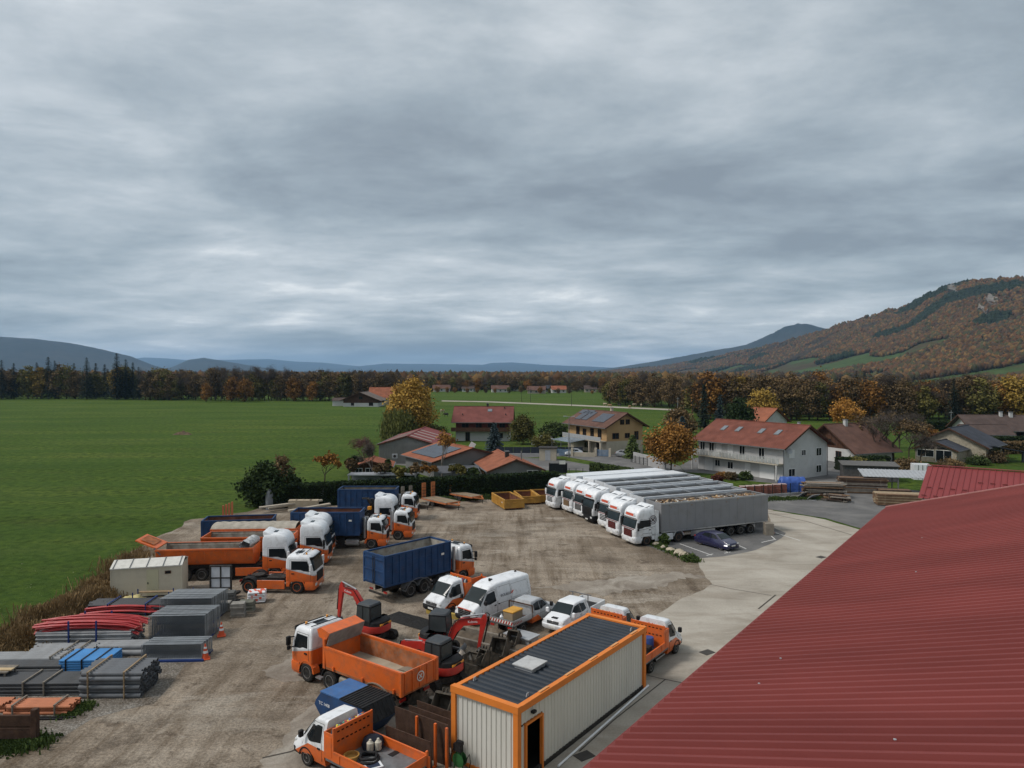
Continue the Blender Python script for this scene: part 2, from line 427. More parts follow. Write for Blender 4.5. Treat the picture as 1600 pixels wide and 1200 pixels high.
sheet('concrete_lane', [(1330, 1330), (680, 1330), (800, 1200), (905, 1100), (960, 1010), (1005, 975), (1052, 945), (1112, 913), (1096, 888), (1086, 872), (1130, 868), (1180, 858),
                        (1212, 838), (1203, 812), (1196, 796), (1290, 812), (1345, 828), (1500, 858), (1700, 900)], .022, MAT['concrete_lane'], .22, seg=.9)
sheet('concrete_pad', [(395, 1330), (385, 1215), (432, 1165), (470, 1130), (490, 1100), (540, 1085), (720, 1095), (720, 1330)], .018, MAT['dusty_concrete'], .8, seg=.4)
sheet('concrete_apron', [(405, 1048), (455, 1025), (500, 1035), (490, 1062), (440, 1060)], .018, MAT['dusty_concrete'], .6, seg=.3)
sheet('pale_track', [(880, 912), (960, 905), (1050, 893), (1098, 900), (1040, 915), (960, 926), (900, 930), (830, 918)], .015, MAT['dusty_concrete'], 1.0, seg=.35)
sheet('asphalt_parking', [(1008, 852), (1035, 862), (1085, 874), (1130, 870), (1182, 860), (1216, 845), (1228, 833), (1195, 818), (1110, 822)], .027, MAT['asphalt'], .12)
sheet('asphalt_lot', [(1192, 772), (1250, 770), (1330, 762), (1420, 765), (1600, 790), (1700, 850), (1480, 846), (1345, 826), (1290, 810), (1198, 795)], .027, MAT['asphalt'], .1)
# road past the houses and the far lane
sheet('road', [(700, 706), (800, 707), (868, 706), (950, 708), (1010, 716), (1062, 728), (1072, 742), (1000, 738), (962, 734), (930, 722), (880, 713), (800, 716), (700, 716)], .03, MAT['asphalt'], .05)
sheet('house_forecourt', [(1062, 728), (1085, 716), (1130, 712), (1300, 716), (1345, 740), (1345, 752), (1240, 758), (1130, 748), (1075, 742)], .026, MAT['asphalt'], .05)
sheet('side_road', [(560, 720), (700, 716), (860, 716), (925, 727), (960, 740), (900, 735), (860, 735), (700, 735)], .024, MAT['asphalt'], .05)
sheet('far_lane', [(690, 625.8), (760, 627), (900, 632.5), (1060, 639.5), (1060, 642), (900, 634.5), (760, 628.6), (690, 627.2)], .05, MAT['concrete_lane'], 0)
sheet('house_lawn', [(1040, 745), (1075, 738), (1130, 742), (1150, 752), (1110, 757), (1050, 756)], .034, MAT['meadow'], .1)
paint = mat('white_road_paint', (.62, .61, .58), .8, var=.25, scale=6, dirt=.6, dcol=(.2, .19, .18))
def stripe(name, a, b_, w=.12, z=.034):
    a, b_ = G(*a), G(*b_); d = (b_ - a).normalized(); n = Vector((-d.y, d.x, 0)) * w / 2; m = MB()
    m.add([a - n, b_ - n, b_ + n, a + n], [(0, 1, 2, 3)])
    o = m.build(name, paint); o.location.z = z; return struct(o)
for a, b_ in (((1062, 850), (1112, 868)), ((1088, 846), (1140, 864)), ((1128, 841), (1166, 858)), ((1190, 848), (1212, 843)), ((1205, 838), (1212, 844)), ((1212, 833), (1250, 845)), ((1104, 868.5), (1114, 866)), ((1132, 865), (1142, 862.5))):
    stripe('parking_line', a, b_)
seam = mat('dark_seam', (.07, .06, .05), .9)
def crack(name, pts, w=.07):
    m = MB(); P = [G(*p) for p in pts]
    for a, b_ in zip(P, P[1:]):
        d = (b_ - a).normalized(); n = Vector((-d.y, d.x, 0)) * w / 2
        m.add([a - n, b_ - n, b_ + n, a + n], [(0, 1, 2, 3)])
    o = m.build(name, seam); o.location.z = .029; return struct(o)
crack('concrete_joint', [(1108, 913), (1140, 920), (1205, 931)])
crack('concrete_joint', [(1012, 1056), (1038, 1062), (1068, 1068)])
crack('concrete_joint', [(905, 1175), (960, 1125), (1040, 1062)])
crack('concrete_joint', [(1185, 952), (1212, 930)], .12)
crack('concrete_joint', [(410, 1185), (455, 1175), (480, 1163)], .1)
crack('asphalt_edge', [(1200, 802), (1260, 815), (1330, 836)], .12)

# ---------------------------------------------------------------- mountains
def strip_hill(name, ridge, foot, m, ncross=24, nlong=90, jag=.02, prof=1.35, back=.35, seed=1):
    """ridge: (px,py,Y); foot: (px,Y) on the plain; lofted, roughened hillside with a back slope"""
    rg = [D(px, py, Y) for px, py, Y in ridge]; ft = [Vector(((px - 800) / F * Y, Y, -1.0)) for px, Y in foot]
    def along(L, u):
        x = u * (len(L) - 1); i = min(int(x), len(L) - 2); return L[i].lerp(L[i + 1], x - i)
    b = MB(); us = [i / nlong for i in range(nlong + 1)]; vs = [j / ncross for j in range(ncross + 1)] + [1 + back * .5, 1 + back]
    def fn(u, v):
        a, r = along(ft, u), along(rg, u)
        if v <= 1:
            p = a.lerp(r, v); p.z = a.z + (r.z - a.z) * (v ** prof)
            h = r.z * jag; k = 6.0 / max(200, (r - a).length)
            p.z += h * (mn.fractal((p.x * k, p.y * k, seed), .8, 2.1, 6)) * (.15 + v) * (1.0 if v < 1 else .35)
        else:
            p = r + (r - a) * (v - 1); p.z = r.z * (1 - (v - 1) / back * .8)
        return p
    b.grid(fn, us, vs)
    return struct(b.build(name, m, smooth=60)), fn
def hillmat(name, stops, sc):
    N, t, tcn, noise, ramp, step, mix, finish = nodes_mat(name)
    c = ramp(noise(sc, 8, .65, dist=.4), stops)
    c = mix(.8, c, ramp(noise(sc * 9, 6, .7), [(.3, (.6, .6, .6)), (.6, (1.1, 1.1, 1.1))]), 'MULTIPLY')
    return finish(c, .95)
hm1 = hillmat('hill_floor', [(.35, (.045, .036, .018)), (.48, (.066, .050, .024)), (.52, (.052, .080, .026)), (.65, (.062, .092, .030))], .004)
hm2 = hillmat('far_forest', [(.35, (.022, .026, .020)), (.55, (.038, .036, .028)), (.7, (.05, .045, .03))], .0012)
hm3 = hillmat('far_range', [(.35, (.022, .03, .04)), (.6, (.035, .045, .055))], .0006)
near_hill, near_fn = strip_hill('wooded_hill',
    [(1900, 395, 1750), (1700, 418, 1950), (1600, 439, 2100), (1545, 444, 2230), (1510, 446, 2300), (1478, 448, 2380), (1452, 462, 2430), (1425, 480, 2520), (1385, 489, 2640), (1345, 501, 2800),
     (1300, 514, 3000), (1255, 528, 3300), (1185, 545, 3700), (1110, 560, 4200), (1040, 573, 4700), (960, 579.5, 5200)],
    [(2300, 560), (1900, 640), (1760, 720), (1640, 800), (1560, 880), (1500, 960), (1440, 1060), (1380, 1180), (1320, 1350), (1270, 1550), (1220, 1850), (1170, 2200), (1110, 2700), (1050, 3300), (990, 4100), (930, 5000)],
    hm1, 40, 140, .055, 1.55, .4, 3)
strip_hill('blue_ridge', [(1400, 520, 6600), (1330, 516, 6800), (1290, 513, 7000), (1268, 508, 7100), (1246, 505.5, 7200), (1225, 511, 7300), (1205, 522, 7500), (1165, 539, 7900), (1120, 547, 8300), (1070, 556, 8800), (1020, 565, 9300), (970, 573, 9900), (915, 580, 10500)],
    [(1500, 4700), (1400, 4900), (1330, 5100), (1270, 5400), (1220, 5700), (1170, 6200), (1110, 6900), (1050, 7700), (990, 8600), (900, 9900)], hm2, 20, 110, .05, 1.3, .3, 8)
strip_hill('left_mountain', [(-260, 505, 6400), (-120, 516, 6600), (0, 526, 6900), (50, 529, 7000), (105, 535, 7150), (160, 546, 7300), (205, 557, 7500), (240, 571, 7700), (275, 580, 7900)],
    [(-400, 5200), (-150, 5400), (0, 5700), (80, 5900), (150, 6200), (220, 6700), (300, 7300)], hm2, 20, 90, .03, 1.1, .3, 12)
strip_hill('middle_hill', [(225, 580, 9600), (268, 574, 9500), (295, 562, 9300), (318, 559, 9200), (350, 564, 9300), (395, 572, 9500), (450, 580, 9800)],
    [(200, 8300), (290, 8000), (340, 7900), (400, 8200), (470, 8900)], hm2, 16, 70, .04, 1.1, .3, 17)
strip_hill('distant_range', [(120, 572, 19500), (225, 558.5, 19000), (262, 560, 19000), (295, 563, 19000), (370, 562, 19000), (420, 561, 19000), (462, 565, 19000), (505, 566.5, 19000), (548, 571, 19000), (566, 572.5, 19000), (600, 568, 19000),
    (640, 568.5, 19000), (700, 569, 19000), (755, 570, 19000), (768, 567, 19000), (800, 566, 19000), (850, 570, 19000), (930, 573, 19200), (1000, 577, 19500)],
    [(100, 15000), (300, 15000), (600, 15000), (1000, 15500)], hm3, 14, 160, .02, .9, .3, 23)
# ---------------------------------------------------------------- trees
def leafmat(name, dark, light, hue=.0):
    m = bpy.data.materials.new(name); m.use_nodes = True; MAT[name] = m; t = m.node_tree; b = t.nodes['Principled BSDF']
    b.inputs['Roughness'].default_value = .8; b.inputs['Specular IOR Level'].default_value = .15
    at = t.nodes.new('ShaderNodeAttribute'); at.attribute_name = 'tint'
    oi = t.nodes.new('ShaderNodeObjectInfo')
    ad = t.nodes.new('ShaderNodeMath'); ad.operation = 'MULTIPLY_ADD'; t.links.new(oi.outputs['Random'], ad.inputs[0]); ad.inputs[1].default_value = .36
    t.links.new(at.outputs['Fac'], ad.inputs[2])
    r = t.nodes.new('ShaderNodeValToRGB'); t.links.new(ad.outputs[0], r.inputs[0])
    r.color_ramp.elements[0].position = .12; r.color_ramp.elements[1].position = 1.15
    r.color_ramp.elements[0].color = (*dark, 1); r.color_ramp.elements[1].color = (*light, 1)
    t.links.new(r.outputs[0], b.inputs['Base Color']); return m
LEAF = {'orange': leafmat('leaves_orange', (.105, .050, .016), (.34, .165, .038)), 'yellow': leafmat('leaves_yellow', (.14, .095, .022), (.42, .27, .055)),
        'brown': leafmat('leaves_brown', (.075, .052, .028), (.215, .140, .064)), 'olive': leafmat('leaves_olive', (.052, .054, .017), (.185, .155, .042)),
        'green': leafmat('leaves_green', (.030, .048, .015), (.095, .125, .036)), 'conifer': leafmat('needles_dark', (.006, .012, .009), (.024, .036, .024)),
        'blue': leafmat('needles_blue', (.016, .028, .030), (.055, .078, .080)), 'red': leafmat('leaves_red', (.05, .018, .012), (.13, .04, .025)),
        'twig': leafmat('twigs', (.045, .036, .030), (.115, .090, .075)), 'straw': leafmat('dry_straw', (.13, .085, .040), (.34, .23, .11)),
        'hedge': leafmat('hedge_leaves', (.010, .020, .007), (.040, .062, .018)), 'weed': leafmat('weed_leaves', (.03, .05, .012), (.09, .13, .035))}
bark = mat('bark', (.055, .043, .033), .95, var=.3, scale=3, bump=.5)
bark_pale = mat('bark_pale', (.16, .14, .12), .95, var=.3, scale=3)
def quads_mesh(name, C, A, B, tint, m):
    """many small quads: centres C, half axes A and B, one tint each"""
    n = len(C); V = np.empty((n, 4, 3), np.float32)
    V[:, 0] = C - A - B; V[:, 1] = C + A - B * .6; V[:, 2] = C + A * .7 + B; V[:, 3] = C - A * .8 + B * .9
    me = bpy.data.meshes.new(name); me.vertices.add(n * 4); me.vertices.foreach_set('co', V.ravel())
    me.loops.add(n * 4); me.loops.foreach_set('vertex_index', np.arange(n * 4, dtype=np.int32))
    me.polygons.add(n); me.polygons.foreach_set('loop_start', np.arange(0, n * 4, 4, dtype=np.int32)); me.polygons.foreach_set('loop_total', np.full(n, 4, np.int32))
    me.update(); me.validate()
    at = me.attributes.new('tint', 'FLOAT', 'FACE'); at.data.foreach_set('value', np.asarray(tint, np.float32))
    me.materials.append(m); return me
def rand_axes(rg, n, size, flat=.0):
    a = rg.normal(size=(n, 3)); a[:, 2] *= (1 - flat); a /= np.linalg.norm(a, axis=1)[:, None]
    b = rg.normal(size=(n, 3)); b -= a * (a * b).sum(1)[:, None]; b /= np.linalg.norm(b, axis=1)[:, None]
    s = size * rg.uniform(.55, 1.35, (n, 1)); return a * s, b * s * .75
def broadleaf(seed, h, w, m, nclump=60, per=55, leaf=.30, low=.03, lobes=0.0, dense=1.0, trunk=True, weep=0.0, top=.8):
    rg = np.random.default_rng(seed); cz = h * (low + 1) / 2; rz = h * (1 - low) / 2
    K = []
    while len(K) < nclump:
        p = rg.uniform(-1, 1, 3); d = np.linalg.norm(p)
        if d > 1 or d < .35: continue
        taper = 1.0 - max(0, p[2]) * (1 - top)
        K.append((p[0] * w / 2 * .86 * taper, p[1] * w / 2 * .86 * taper, cz + p[2] * rz * .9))
    K = np.array(K); ks = rg.uniform(.6, 1.25, nclump); kt = rg.uniform(0, .6, nclump)
    idx = np.repeat(np.arange(nclump), per); n = len(idx)
    off = rg.normal(size=(n, 3)) * (ks[idx] * w * .085)[:, None]; off[:, 2] *= .75
    if weep: off[:, 2] -= np.abs(rg.normal(size=n)) * weep
    C = K[idx] + off; C[:, 2] = np.maximum(C[:, 2], h * low * .6)
    A, B = rand_axes(rg, n, leaf, .3)
    if weep: B = np.tile(np.array([0, 0, 1.0]), (n, 1)) * leaf * 2.2
    tint = kt[idx] + rg.uniform(-.12, .22, n)
    crown = quads_mesh('crown', C, A, B, tint, m)
    tm = MB(); r0 = h * .022
    tm.tube([(0, 0, -.2), (r0 * .5, 0, h * .2), (-r0, r0, h * .5), (0, 0, h * .82)], r0, 6, r0 * .2)
    for k in range(0, nclump, 3):
        q = K[k]; z0 = h * rg.uniform(.22, .6); z0 = min(z0, q[2] * .8)
        tm.tube([(0, 0, z0), (q[0] * .5, q[1] * .5, lerp(z0, q[2], .62)), tuple(q)], r0 * .36, 4, r0 * .06)
    return tm.mesh('trunk', bark), crown
def conifer(seed, h, w, m):
    rg = np.random.default_rng(seed); C, A, B, T = [], [], [], []; z = h * .06
    while z < h * .985:
        rad = w / 2 * (1 - z / h) ** .72 + .12; nb = int(7 + 7 * rad / (w / 2)); ph = rg.uniform(0, 6.28)
        for k in range(nb):
            a = ph + k * 6.283 / nb + rg.uniform(-.25, .25); L = rad * rg.uniform(.72, 1.12); d = np.array([math.cos(a), math.sin(a), 0]); tt = rg.uniform(0, .6)
            s = np.array([-d[1], d[0], 0]); ns = max(2, int(L / .42))
            for j in range(ns):
                f = (j + .5) / ns; c = d * L * f; c = np.array([c[0], c[1], z - .34 * L * f ** 1.4 + .10 * L * f])
                C.append(c + rg.normal(size=3) * .05); A.append(d * .30 + np.array([0, 0, -.10])); B.append(s * (.34 * (1.15 - f)) + np.array([0, 0, rg.uniform(-.12, .12)])); T.append(tt + f * .25)
        z += h * .026 * rg.uniform(.8, 1.2)
    crown = quads_mesh('crown', np.array(C), np.array(A), np.array(B), T, m)
    tm = MB().tube([(0, 0, -.2), (0, 0, h * .5), (0, 0, h * .98)], h * .016, 6, .02); return tm.mesh('trunk', bark), crown
def bare(seed, h, w, m, leaves=0, lm=None, depth=5, spread=.5):
    rg = random.Random(seed); tm = MB(); tips = []
    def grow(p, d, L, r, k):
        q = p + d * L; mid = p.lerp(q, .5) + Vector((rg.uniform(-1, 1), rg.uniform(-1, 1), 0)) * L * .06
        tm.tube([p, mid, q], r, 4 if k > 1 else 3, r * .62)
        if k == 0: tips.append(q); return
        for i in range(rg.choice((2, 3, 3))):
            a = Vector((rg.gauss(0, 1), rg.gauss(0, 1), rg.gauss(.25, .5))).normalized()
            grow(p.lerp(q, rg.uniform(.6, 1)), (d * (1 - spread) + a * spread + Vector((0, 0, .14))).normalized(), L * rg.uniform(.62, .85), r * .55, k - 1)
    grow(Vector((0, 0, -.1)), Vector((0, 0, 1)), h * .28, h * .017, depth)
    zmax = max(t_.z for t_ in tips); wmax = max(max(abs(t_.x), abs(t_.y)) for t_ in tips)
    tm.v = [(x * w / 2 / wmax, y * w / 2 / wmax, z * h / zmax) for x, y, z in tm.v]
    me = tm.mesh('trunk', m, fix=False); cr = None
    g = np.random.default_rng(seed); base = np.array([(q.x * w / 2 / wmax, q.y * w / 2 / wmax, q.z * h / zmax) for q in tips])
    idx = g.integers(0, len(base), max(leaves, len(base) * 6)); n = len(idx); C = base[idx] + g.normal(size=(n, 3)) * h * .03
    if leaves: A, B = rand_axes(g, n, .16, .2)
    else:
        A, B = rand_axes(g, n, .5, 0); A *= 1.0; B *= .05
    return me, quads_mesh('crown', C, A, B, g.uniform(0, .7, n), lm or LEAF['twig'])
def tree(name, label, meshes, loc, s=1.0, rz=0.0, group=None, sz=None):
    o = thing(name, label, 'tree' if 'shrub' not in name and 'bush' not in name else 'shrub', loc, rz, group)
    o.scale = (s, s, sz or s)
    link('trunk', meshes[0], o); link('crown', meshes[1], o); return o
PROTO = {}
for i in range(3):
    PROTO['orange', i] = broadleaf(10 + i, 18, 13 - i, LEAF['orange'], 70, 60, .34)
    PROTO['brown', i] = broadleaf(20 + i, 19, 12 + i * .6, LEAF['brown'], 74, 60, .32)
    PROTO['olive', i] = broadleaf(30 + i, 17, 12 - i * .5, LEAF['olive'], 66, 60, .34)
    PROTO['conifer', i] = conifer(40 + i, 22, 9.0 + i * .8, LEAF['conifer'])
    PROTO['bare', i] = bare(50 + i, 18, 9 + i, bark, depth=6, spread=.42)
PROTO['yellow', 0] = broadleaf(60, 16, 12, LEAF['yellow'], 66, 60, .32)
PROTO['yellow', 1] = broadleaf(61, 16, 10, LEAF['yellow'], 60, 60, .32)
PROTO['red', 0] = broadleaf(62, 14, 10, LEAF['red'], 55, 55, .3)
NAT = {'orange': 18, 'brown': 19, 'olive': 17, 'conifer': 22, 'bare': 18, 'yellow': 16, 'red': 14}
WORD = {'orange': 'rust orange autumn tree', 'brown': 'brown autumn tree', 'olive': 'olive green broadleaf tree', 'conifer': 'dark conifer', 'bare': 'bare leafless tree', 'yellow': 'yellow autumn tree', 'red': 'reddish autumn tree'}
NM = {'orange': 'autumn_tree', 'brown': 'autumn_tree', 'olive': 'broadleaf_tree', 'conifer': 'conifer', 'bare': 'bare_tree', 'yellow': 'autumn_tree', 'red': 'autumn_tree'}
def wood(kind, px, base, top, where, group):
    p = G(px, base); h = (base - top) / F * p.y; ks = [k for k in PROTO if k[0] == kind]
    s = h / NAT[kind]; w = s * RND.uniform(.9, 1.15)
    o = tree(NM[kind], WORD[kind] + ' ' + where, PROTO[RND.choice(ks)], (p.x, p.y, 0), w, RND.uniform(0, 6.28), group, s)
    return o
def belt(x0, x1, base, top, step, kinds, where, group, jit=5, rows=2, dep=2.2):
    for r in range(rows):
        x = x0 + r * step * .5
        while x < x1:
            f = (x - x0) / (x1 - x0); b_ = lerp(base[0], base[1], f); t_ = lerp(top[0], top[1], f)
            k = RND.choice(kinds); tt = t_ + RND.uniform(-jit, jit) + (jit * .8 if k in ('orange', 'yellow', 'olive') else 0)
            wood(k, x + RND.uniform(-.3, .3) * step, b_ - r * dep, tt, where, group); x += step * RND.uniform(.8, 1.25)
WL, WM, WC, WR = ('in the dark wood at the far left edge of the meadow', 'in the tree belt beyond the long meadow', 'in the tree line behind the far row of houses', 'in the wood behind the houses on the right')
for px, tp in ((-30, 566), (3, 562), (22, 566), (58, 566), (76, 556), (86, 562), (116, 566), (136, 558), (150, 566), (164, 568), (183, 551), (197, 560), (208, 565), (217, 572)): wood('conifer', px, 623.5 + RND.uniform(-1, 1), tp, WL, 'trees of the dark wood on the left')
for k, px, tp in (('olive', -50, 574), ('brown', -10, 574), ('brown', 18, 575), ('olive', 44, 571), ('yellow', 64, 569), ('brown', 92, 567), ('olive', 104, 568), ('brown', 118, 575), ('olive', 150, 580), ('yellow', 186, 568), ('olive', 196, 572)):
    wood(k, px, 623.5, tp, WL, 'trees of the dark wood on the left')
belt(-60, 225, (620, 620), (578, 578), 11, ['brown', 'olive', 'conifer'], WL, 'trees of the dark wood on the left', 4, 1)
belt(226, 612, (625, 627), (578, 582), 10.5, ['brown', 'bare', 'brown', 'olive', 'bare', 'brown'], WM, 'trees of the belt beyond the meadow', 6, 2)
for k, px, b_, tp in (('olive', 243, 624, 573), ('olive', 258, 624, 575), ('conifer', 277, 622, 577), ('conifer', 299, 623, 578), ('orange', 322, 628, 596), ('orange', 266, 624, 603), ('orange', 362, 628, 586), ('orange', 383, 628, 589), ('orange', 459, 627, 588), ('orange', 488, 627, 594), ('orange', 532, 626, 590), ('brown', 545, 626, 588), ('bare', 345, 627, 571), ('bare', 372, 626, 570), ('bare', 395, 626, 571), ('bare', 420, 626, 570), ('bare', 448, 626, 573), ('brown', 500, 626, 576), ('bare', 515, 626, 577)):
    wood(k, px, b_, tp, WM, 'trees of the belt beyond the meadow')
belt(600, 985, (611, 613), (589, 588), 11, ['brown', 'olive', 'bare', 'brown', 'brown', 'orange'], WC, 'trees behind the far houses', 4, 2, 1.2)
for px, tp in ((686, 580), (694, 583), (704, 588), (713, 587), (722, 590), (900, 590), (800, 588)): wood('conifer', px, 611, tp, WC, 'trees behind the far houses')
belt(955, 1100, (632, 641), (586, 588), 11, ['brown', 'brown', 'bare', 'orange', 'olive'], WR, 'trees of the wood on the right', 6, 2, 3)
belt(1085, 1640, (655, 660), (590, 590), 15, ['brown', 'brown', 'bare', 'orange', 'olive', 'brown', 'bare'], WR, 'trees of the wood on the right', 9, 3, 5)
for k, px, b_, tp in (('orange', 1110, 655, 572), ('brown', 1135, 655, 582), ('orange', 1278, 650, 576), ('yellow', 1150, 655, 585), ('conifer', 1234, 645, 581), ('conifer', 1338, 648, 579), ('conifer', 1350, 648, 577), ('conifer', 1384, 650, 585), ('conifer', 1490, 660, 590), ('olive', 1330, 655, 598), ('orange', 1445, 655, 588), ('olive', 1530, 660, 590), ('yellow', 1590, 660, 585), ('orange', 1360, 658, 594)):
    wood(k, px, b_, tp, WR, 'trees of the wood on the right')

belt(640, 960, (613.5, 616), (601, 604), 15, ['brown', 'olive', 'orange', 'bare'], 'standing among the far row of houses', 'trees among the far houses', 3, 1)
belt(560, 640, (618, 618), (603, 603), 13, ['brown', 'orange', 'red'], 'beside the lonely farm in the meadow', 'trees around the farm', 3, 1)
# far woods on the valley floor and on the hill: uncountable, one object each
def blob_wood(name, pts, hs, cols, seed):
    rg = np.random.default_rng(seed); n = len(pts)
    ico = bmesh.new(); bmesh.ops.create_icosphere(ico, subdivisions=1, radius=1); iv = np.array([v.co[:] for v in ico.verts]); fi = np.array([[v.index for v in f.verts] for f in ico.faces]); ico.free()
    nv = len(iv); V = iv[None] * rg.uniform(.62, 1.3, (n, nv, 1)); V = V * np.stack([hs * .46, hs * .46, hs * .62], 1)[:, None]; V[:, :, 2] += (hs * .5)[:, None]; V += pts[:, None]
    Fa = (fi[None] + (np.arange(n) * nv)[:, None, None]).reshape(-1, 3)
    me = bpy.data.meshes.new(name); me.vertices.add(n * nv); me.vertices.foreach_set('co', V.astype(np.float32).ravel())
    m = len(Fa); me.loops.add(m * 3); me.loops.foreach_set('vertex_index', Fa.astype(np.int32).ravel())
    me.polygons.add(m); me.polygons.foreach_set('loop_start', np.arange(0, m * 3, 3, dtype=np.int32)); me.polygons.foreach_set('loop_total', np.full(m, 3, np.int32)); me.update()
    at = me.attributes.new('leafcol', 'FLOAT_COLOR', 'FACE'); cc = np.ones((n, 4), np.float32); cc[:, :3] = cols
    fc = np.repeat(cc, len(fi), 0); fc[:, :3] *= rg.uniform(.75, 1.25, (m, 1)); at.data.foreach_set('color', fc.ravel())
    if 'far_leaves' not in MAT:
        mm = bpy.data.materials.new('far_leaves'); mm.use_nodes = True; MAT['far_leaves'] = mm
        a = mm.node_tree.nodes.new('ShaderNodeAttribute'); a.attribute_name = 'leafcol'; b = mm.node_tree.nodes['Principled BSDF']
        b.inputs['Roughness'].default_value = .9; b.inputs['Specular IOR Level'].default_value = .1
        mm.node_tree.links.new(a.outputs['Color'], b.inputs['Base Color'])
    me.materials.append(MAT['far_leaves']); return stuff(link(name, me))
rg = np.random.default_rng(5); P, Hs, Cs = [], [], []
PALE = np.array([(.115, .055, .022), (.092, .048, .022), (.066, .044, .025), (.145, .085, .030), (.060, .056, .025), (.052, .040, .027)])
while len(P) < 40000:
    u = rg.uniform(0, 1) ** .8; v = rg.uniform(0.0, 1.0); p = near_fn(u, v); q = mn.fractal((p.x * .0022, p.y * .0022, 4.0), .9, 2.1, 4)
    open_ = mn.noise((p.x * .0032, p.y * .0032, 9.0))
    if v < .46 and open_ > .0: continue                       # pastures on the lower slope
    if .62 < v < .66 and .17 < u < .185: continue
    k = 5 if q > .45 else int(rg.integers(0, 5)); col = PALE[k] * rg.uniform(.75, 1.2)
    h = rg.uniform(6, 13)
    if mn.noise((p.x * .004, p.y * .004, 31.0)) > .28: col = np.array((.018, .026, .014)) * rg.uniform(.8, 1.3); h *= 1.15
    P.append(p); Hs.append(h); Cs.append(col)
blob_wood('hillside_forest', np.array([tuple(p) for p in P]), np.array(Hs), np.array(Cs), 6)
stuff_o = bpy.data.objects['hillside_forest']; tag(stuff_o, 'brown and orange autumn forest covering the hill on the right', 'forest')
P, Hs, Cs = [], [], []
while len(P) < 9000:
    Y = 660 + (rg.uniform(0, 1) ** 1.6) * 4200; X = rg.uniform(-.78, .80) * Y
    if mn.noise((X * .003, Y * .0022, 2.0)) < -.12: continue
    if X > 0 and Y > 700 + 0 and X / Y > .55: continue
    col = PALE[int(rg.integers(1, 6))] * rg.uniform(.7, 1.1); P.append((X, Y, 0)); Hs.append(rg.uniform(8, 15)); Cs.append(col)
blob_wood('valley_woods', np.array(P), np.array(Hs), np.array(Cs), 7); tag(bpy.data.objects['valley_woods'], 'brown woods spread over the far valley floor', 'forest')
# pale cliffs on the hill
rock = mat('limestone', (.15, .135, .115), .95, var=.45, scale=.05, bump=.5)
for u, v, sx, sy, lab in ((.205, .80, 17, 70, 'pale grey limestone scar high on the wooded hill'), (.235, .70, 12, 45, 'pale limestone scar lower on the wooded hill'), (.305, .95, 24, 60, 'grey cliff band below the hill summit')):
    p = near_fn(u, v); m = MB(); rgn = random.Random(int(u * 1000))
    loops = []
    for k in range(7):
        f = k / 6; w = math.sin(f * math.pi * .9 + .15); q = near_fn(u + (f - .5) * .012, v + (f - .5) * .10)
        loops.append([(q.x + math.cos(a) * sx * w * rgn.uniform(.7, 1.2), q.y + math.sin(a) * sx * w * .5 * rgn.uniform(.7, 1.2), q.z + 9 + math.sin(a * 2 + k) * 4 + rgn.uniform(-3, 3)) for a in [i * 6.283 / 8 for i in range(8)]])
    m.loft(loops); tag(m.build('cliff', rock, smooth=30), lab, 'cliff')
# haze: the air of the valley
hz = MB().box(-27000, 27000, -1200, 30500, -3, 640).build('haze', bpy.data.materials.new('haze_air'))
hm = hz.data.materials[0]; hm.use_nodes = True; ht = hm.node_tree; ht.nodes.clear()
ho = ht.nodes.new('ShaderNodeOutputMaterial'); hv = ht.nodes.new('ShaderNodeVolumePrincipled')
hv.inputs['Color'].default_value = (.42, .68, 1, 1); hv.inputs['Density'].default_value = 5.0e-5; hv.inputs['Anisotropy'].default_value = .2
ht.links.new(hv.outputs[0], ho.inputs['Volume']); stuff(hz); tag(hz, 'thin blue haze filling the valley air', 'haze')
# ================================================================ vehicle materials
ORG, WHT = (.66, .125, .018), (.74, .75, .76)
M_org = mat('orange_paint', ORG, .42, var=.10, scale=1.5, dirt=.55)
M_orgin = mat('orange_worn_steel', (.34, .115, .045), .75, var=.35, scale=2.2, dirt=.9, dcol=(.20, .165, .125))
M_wht = mat('white_paint', WHT, .32, var=.04, scale=1.0, dirt=.22, coat=.2)
M_blk = mat('black_plastic', (.016, .016, .017), .55, var=.25, scale=3, dirt=.35, dcol=(.07, .06, .05))
M_chs = mat('chassis_grime', (.035, .032, .030), .8, var=.4, scale=4, dirt=.7, dcol=(.12, .10, .08))
M_tyre = mat('tyre_rubber', (.022, .021, .020), .85, var=.3, scale=5, dirt=.8, dcol=(.10, .085, .07), bump=.3)
M_rim = mat('grey_rim', (.22, .21, .20), .5, .5, var=.3, scale=5, dirt=.7)
M_rimo = mat('orange_rim', (.50, .10, .02), .6, var=.2, scale=5, dirt=.6)
M_rimr = mat('bronze_rim', (.20, .10, .06), .45, .5, var=.3, scale=5, dirt=.4)
M_gls = glassy('dark_glass', (.012, .015, .017)); M_glg = glassy('windscreen_glass', (.018, .026, .028), .14)
M_alu = mat('aluminium', (.42, .43, .44), .38, .7, var=.15, scale=3, dirt=.4)
M_gry = mat('grey_steel', (.17, .175, .18), .55, .3, var=.2, scale=3, dirt=.5)
M_red = mat('red_paint', (.45, .026, .018), .4, var=.12, scale=2, dirt=.35)
M_lamp = mat('lamp_glass', (.55, .55, .53), .12, var=.2, scale=9); M_tail = mat('red_lamp', (.35, .02, .015), .25)
M_amber = mat('amber_lamp', (.75, .30, .03), .3); M_plate = mat('number_plate', (.68, .67, .62), .5)
M_blu = mat('container_blue', (.021, .054, .132), .55, var=.25, scale=1.3, dirt=.40, dcol=(.07, .055, .045))
M_bin = mat('container_inside', (.21, .19, .16), .85, var=.35, scale=1.4, dirt=.9, dcol=(.15, .07, .035))
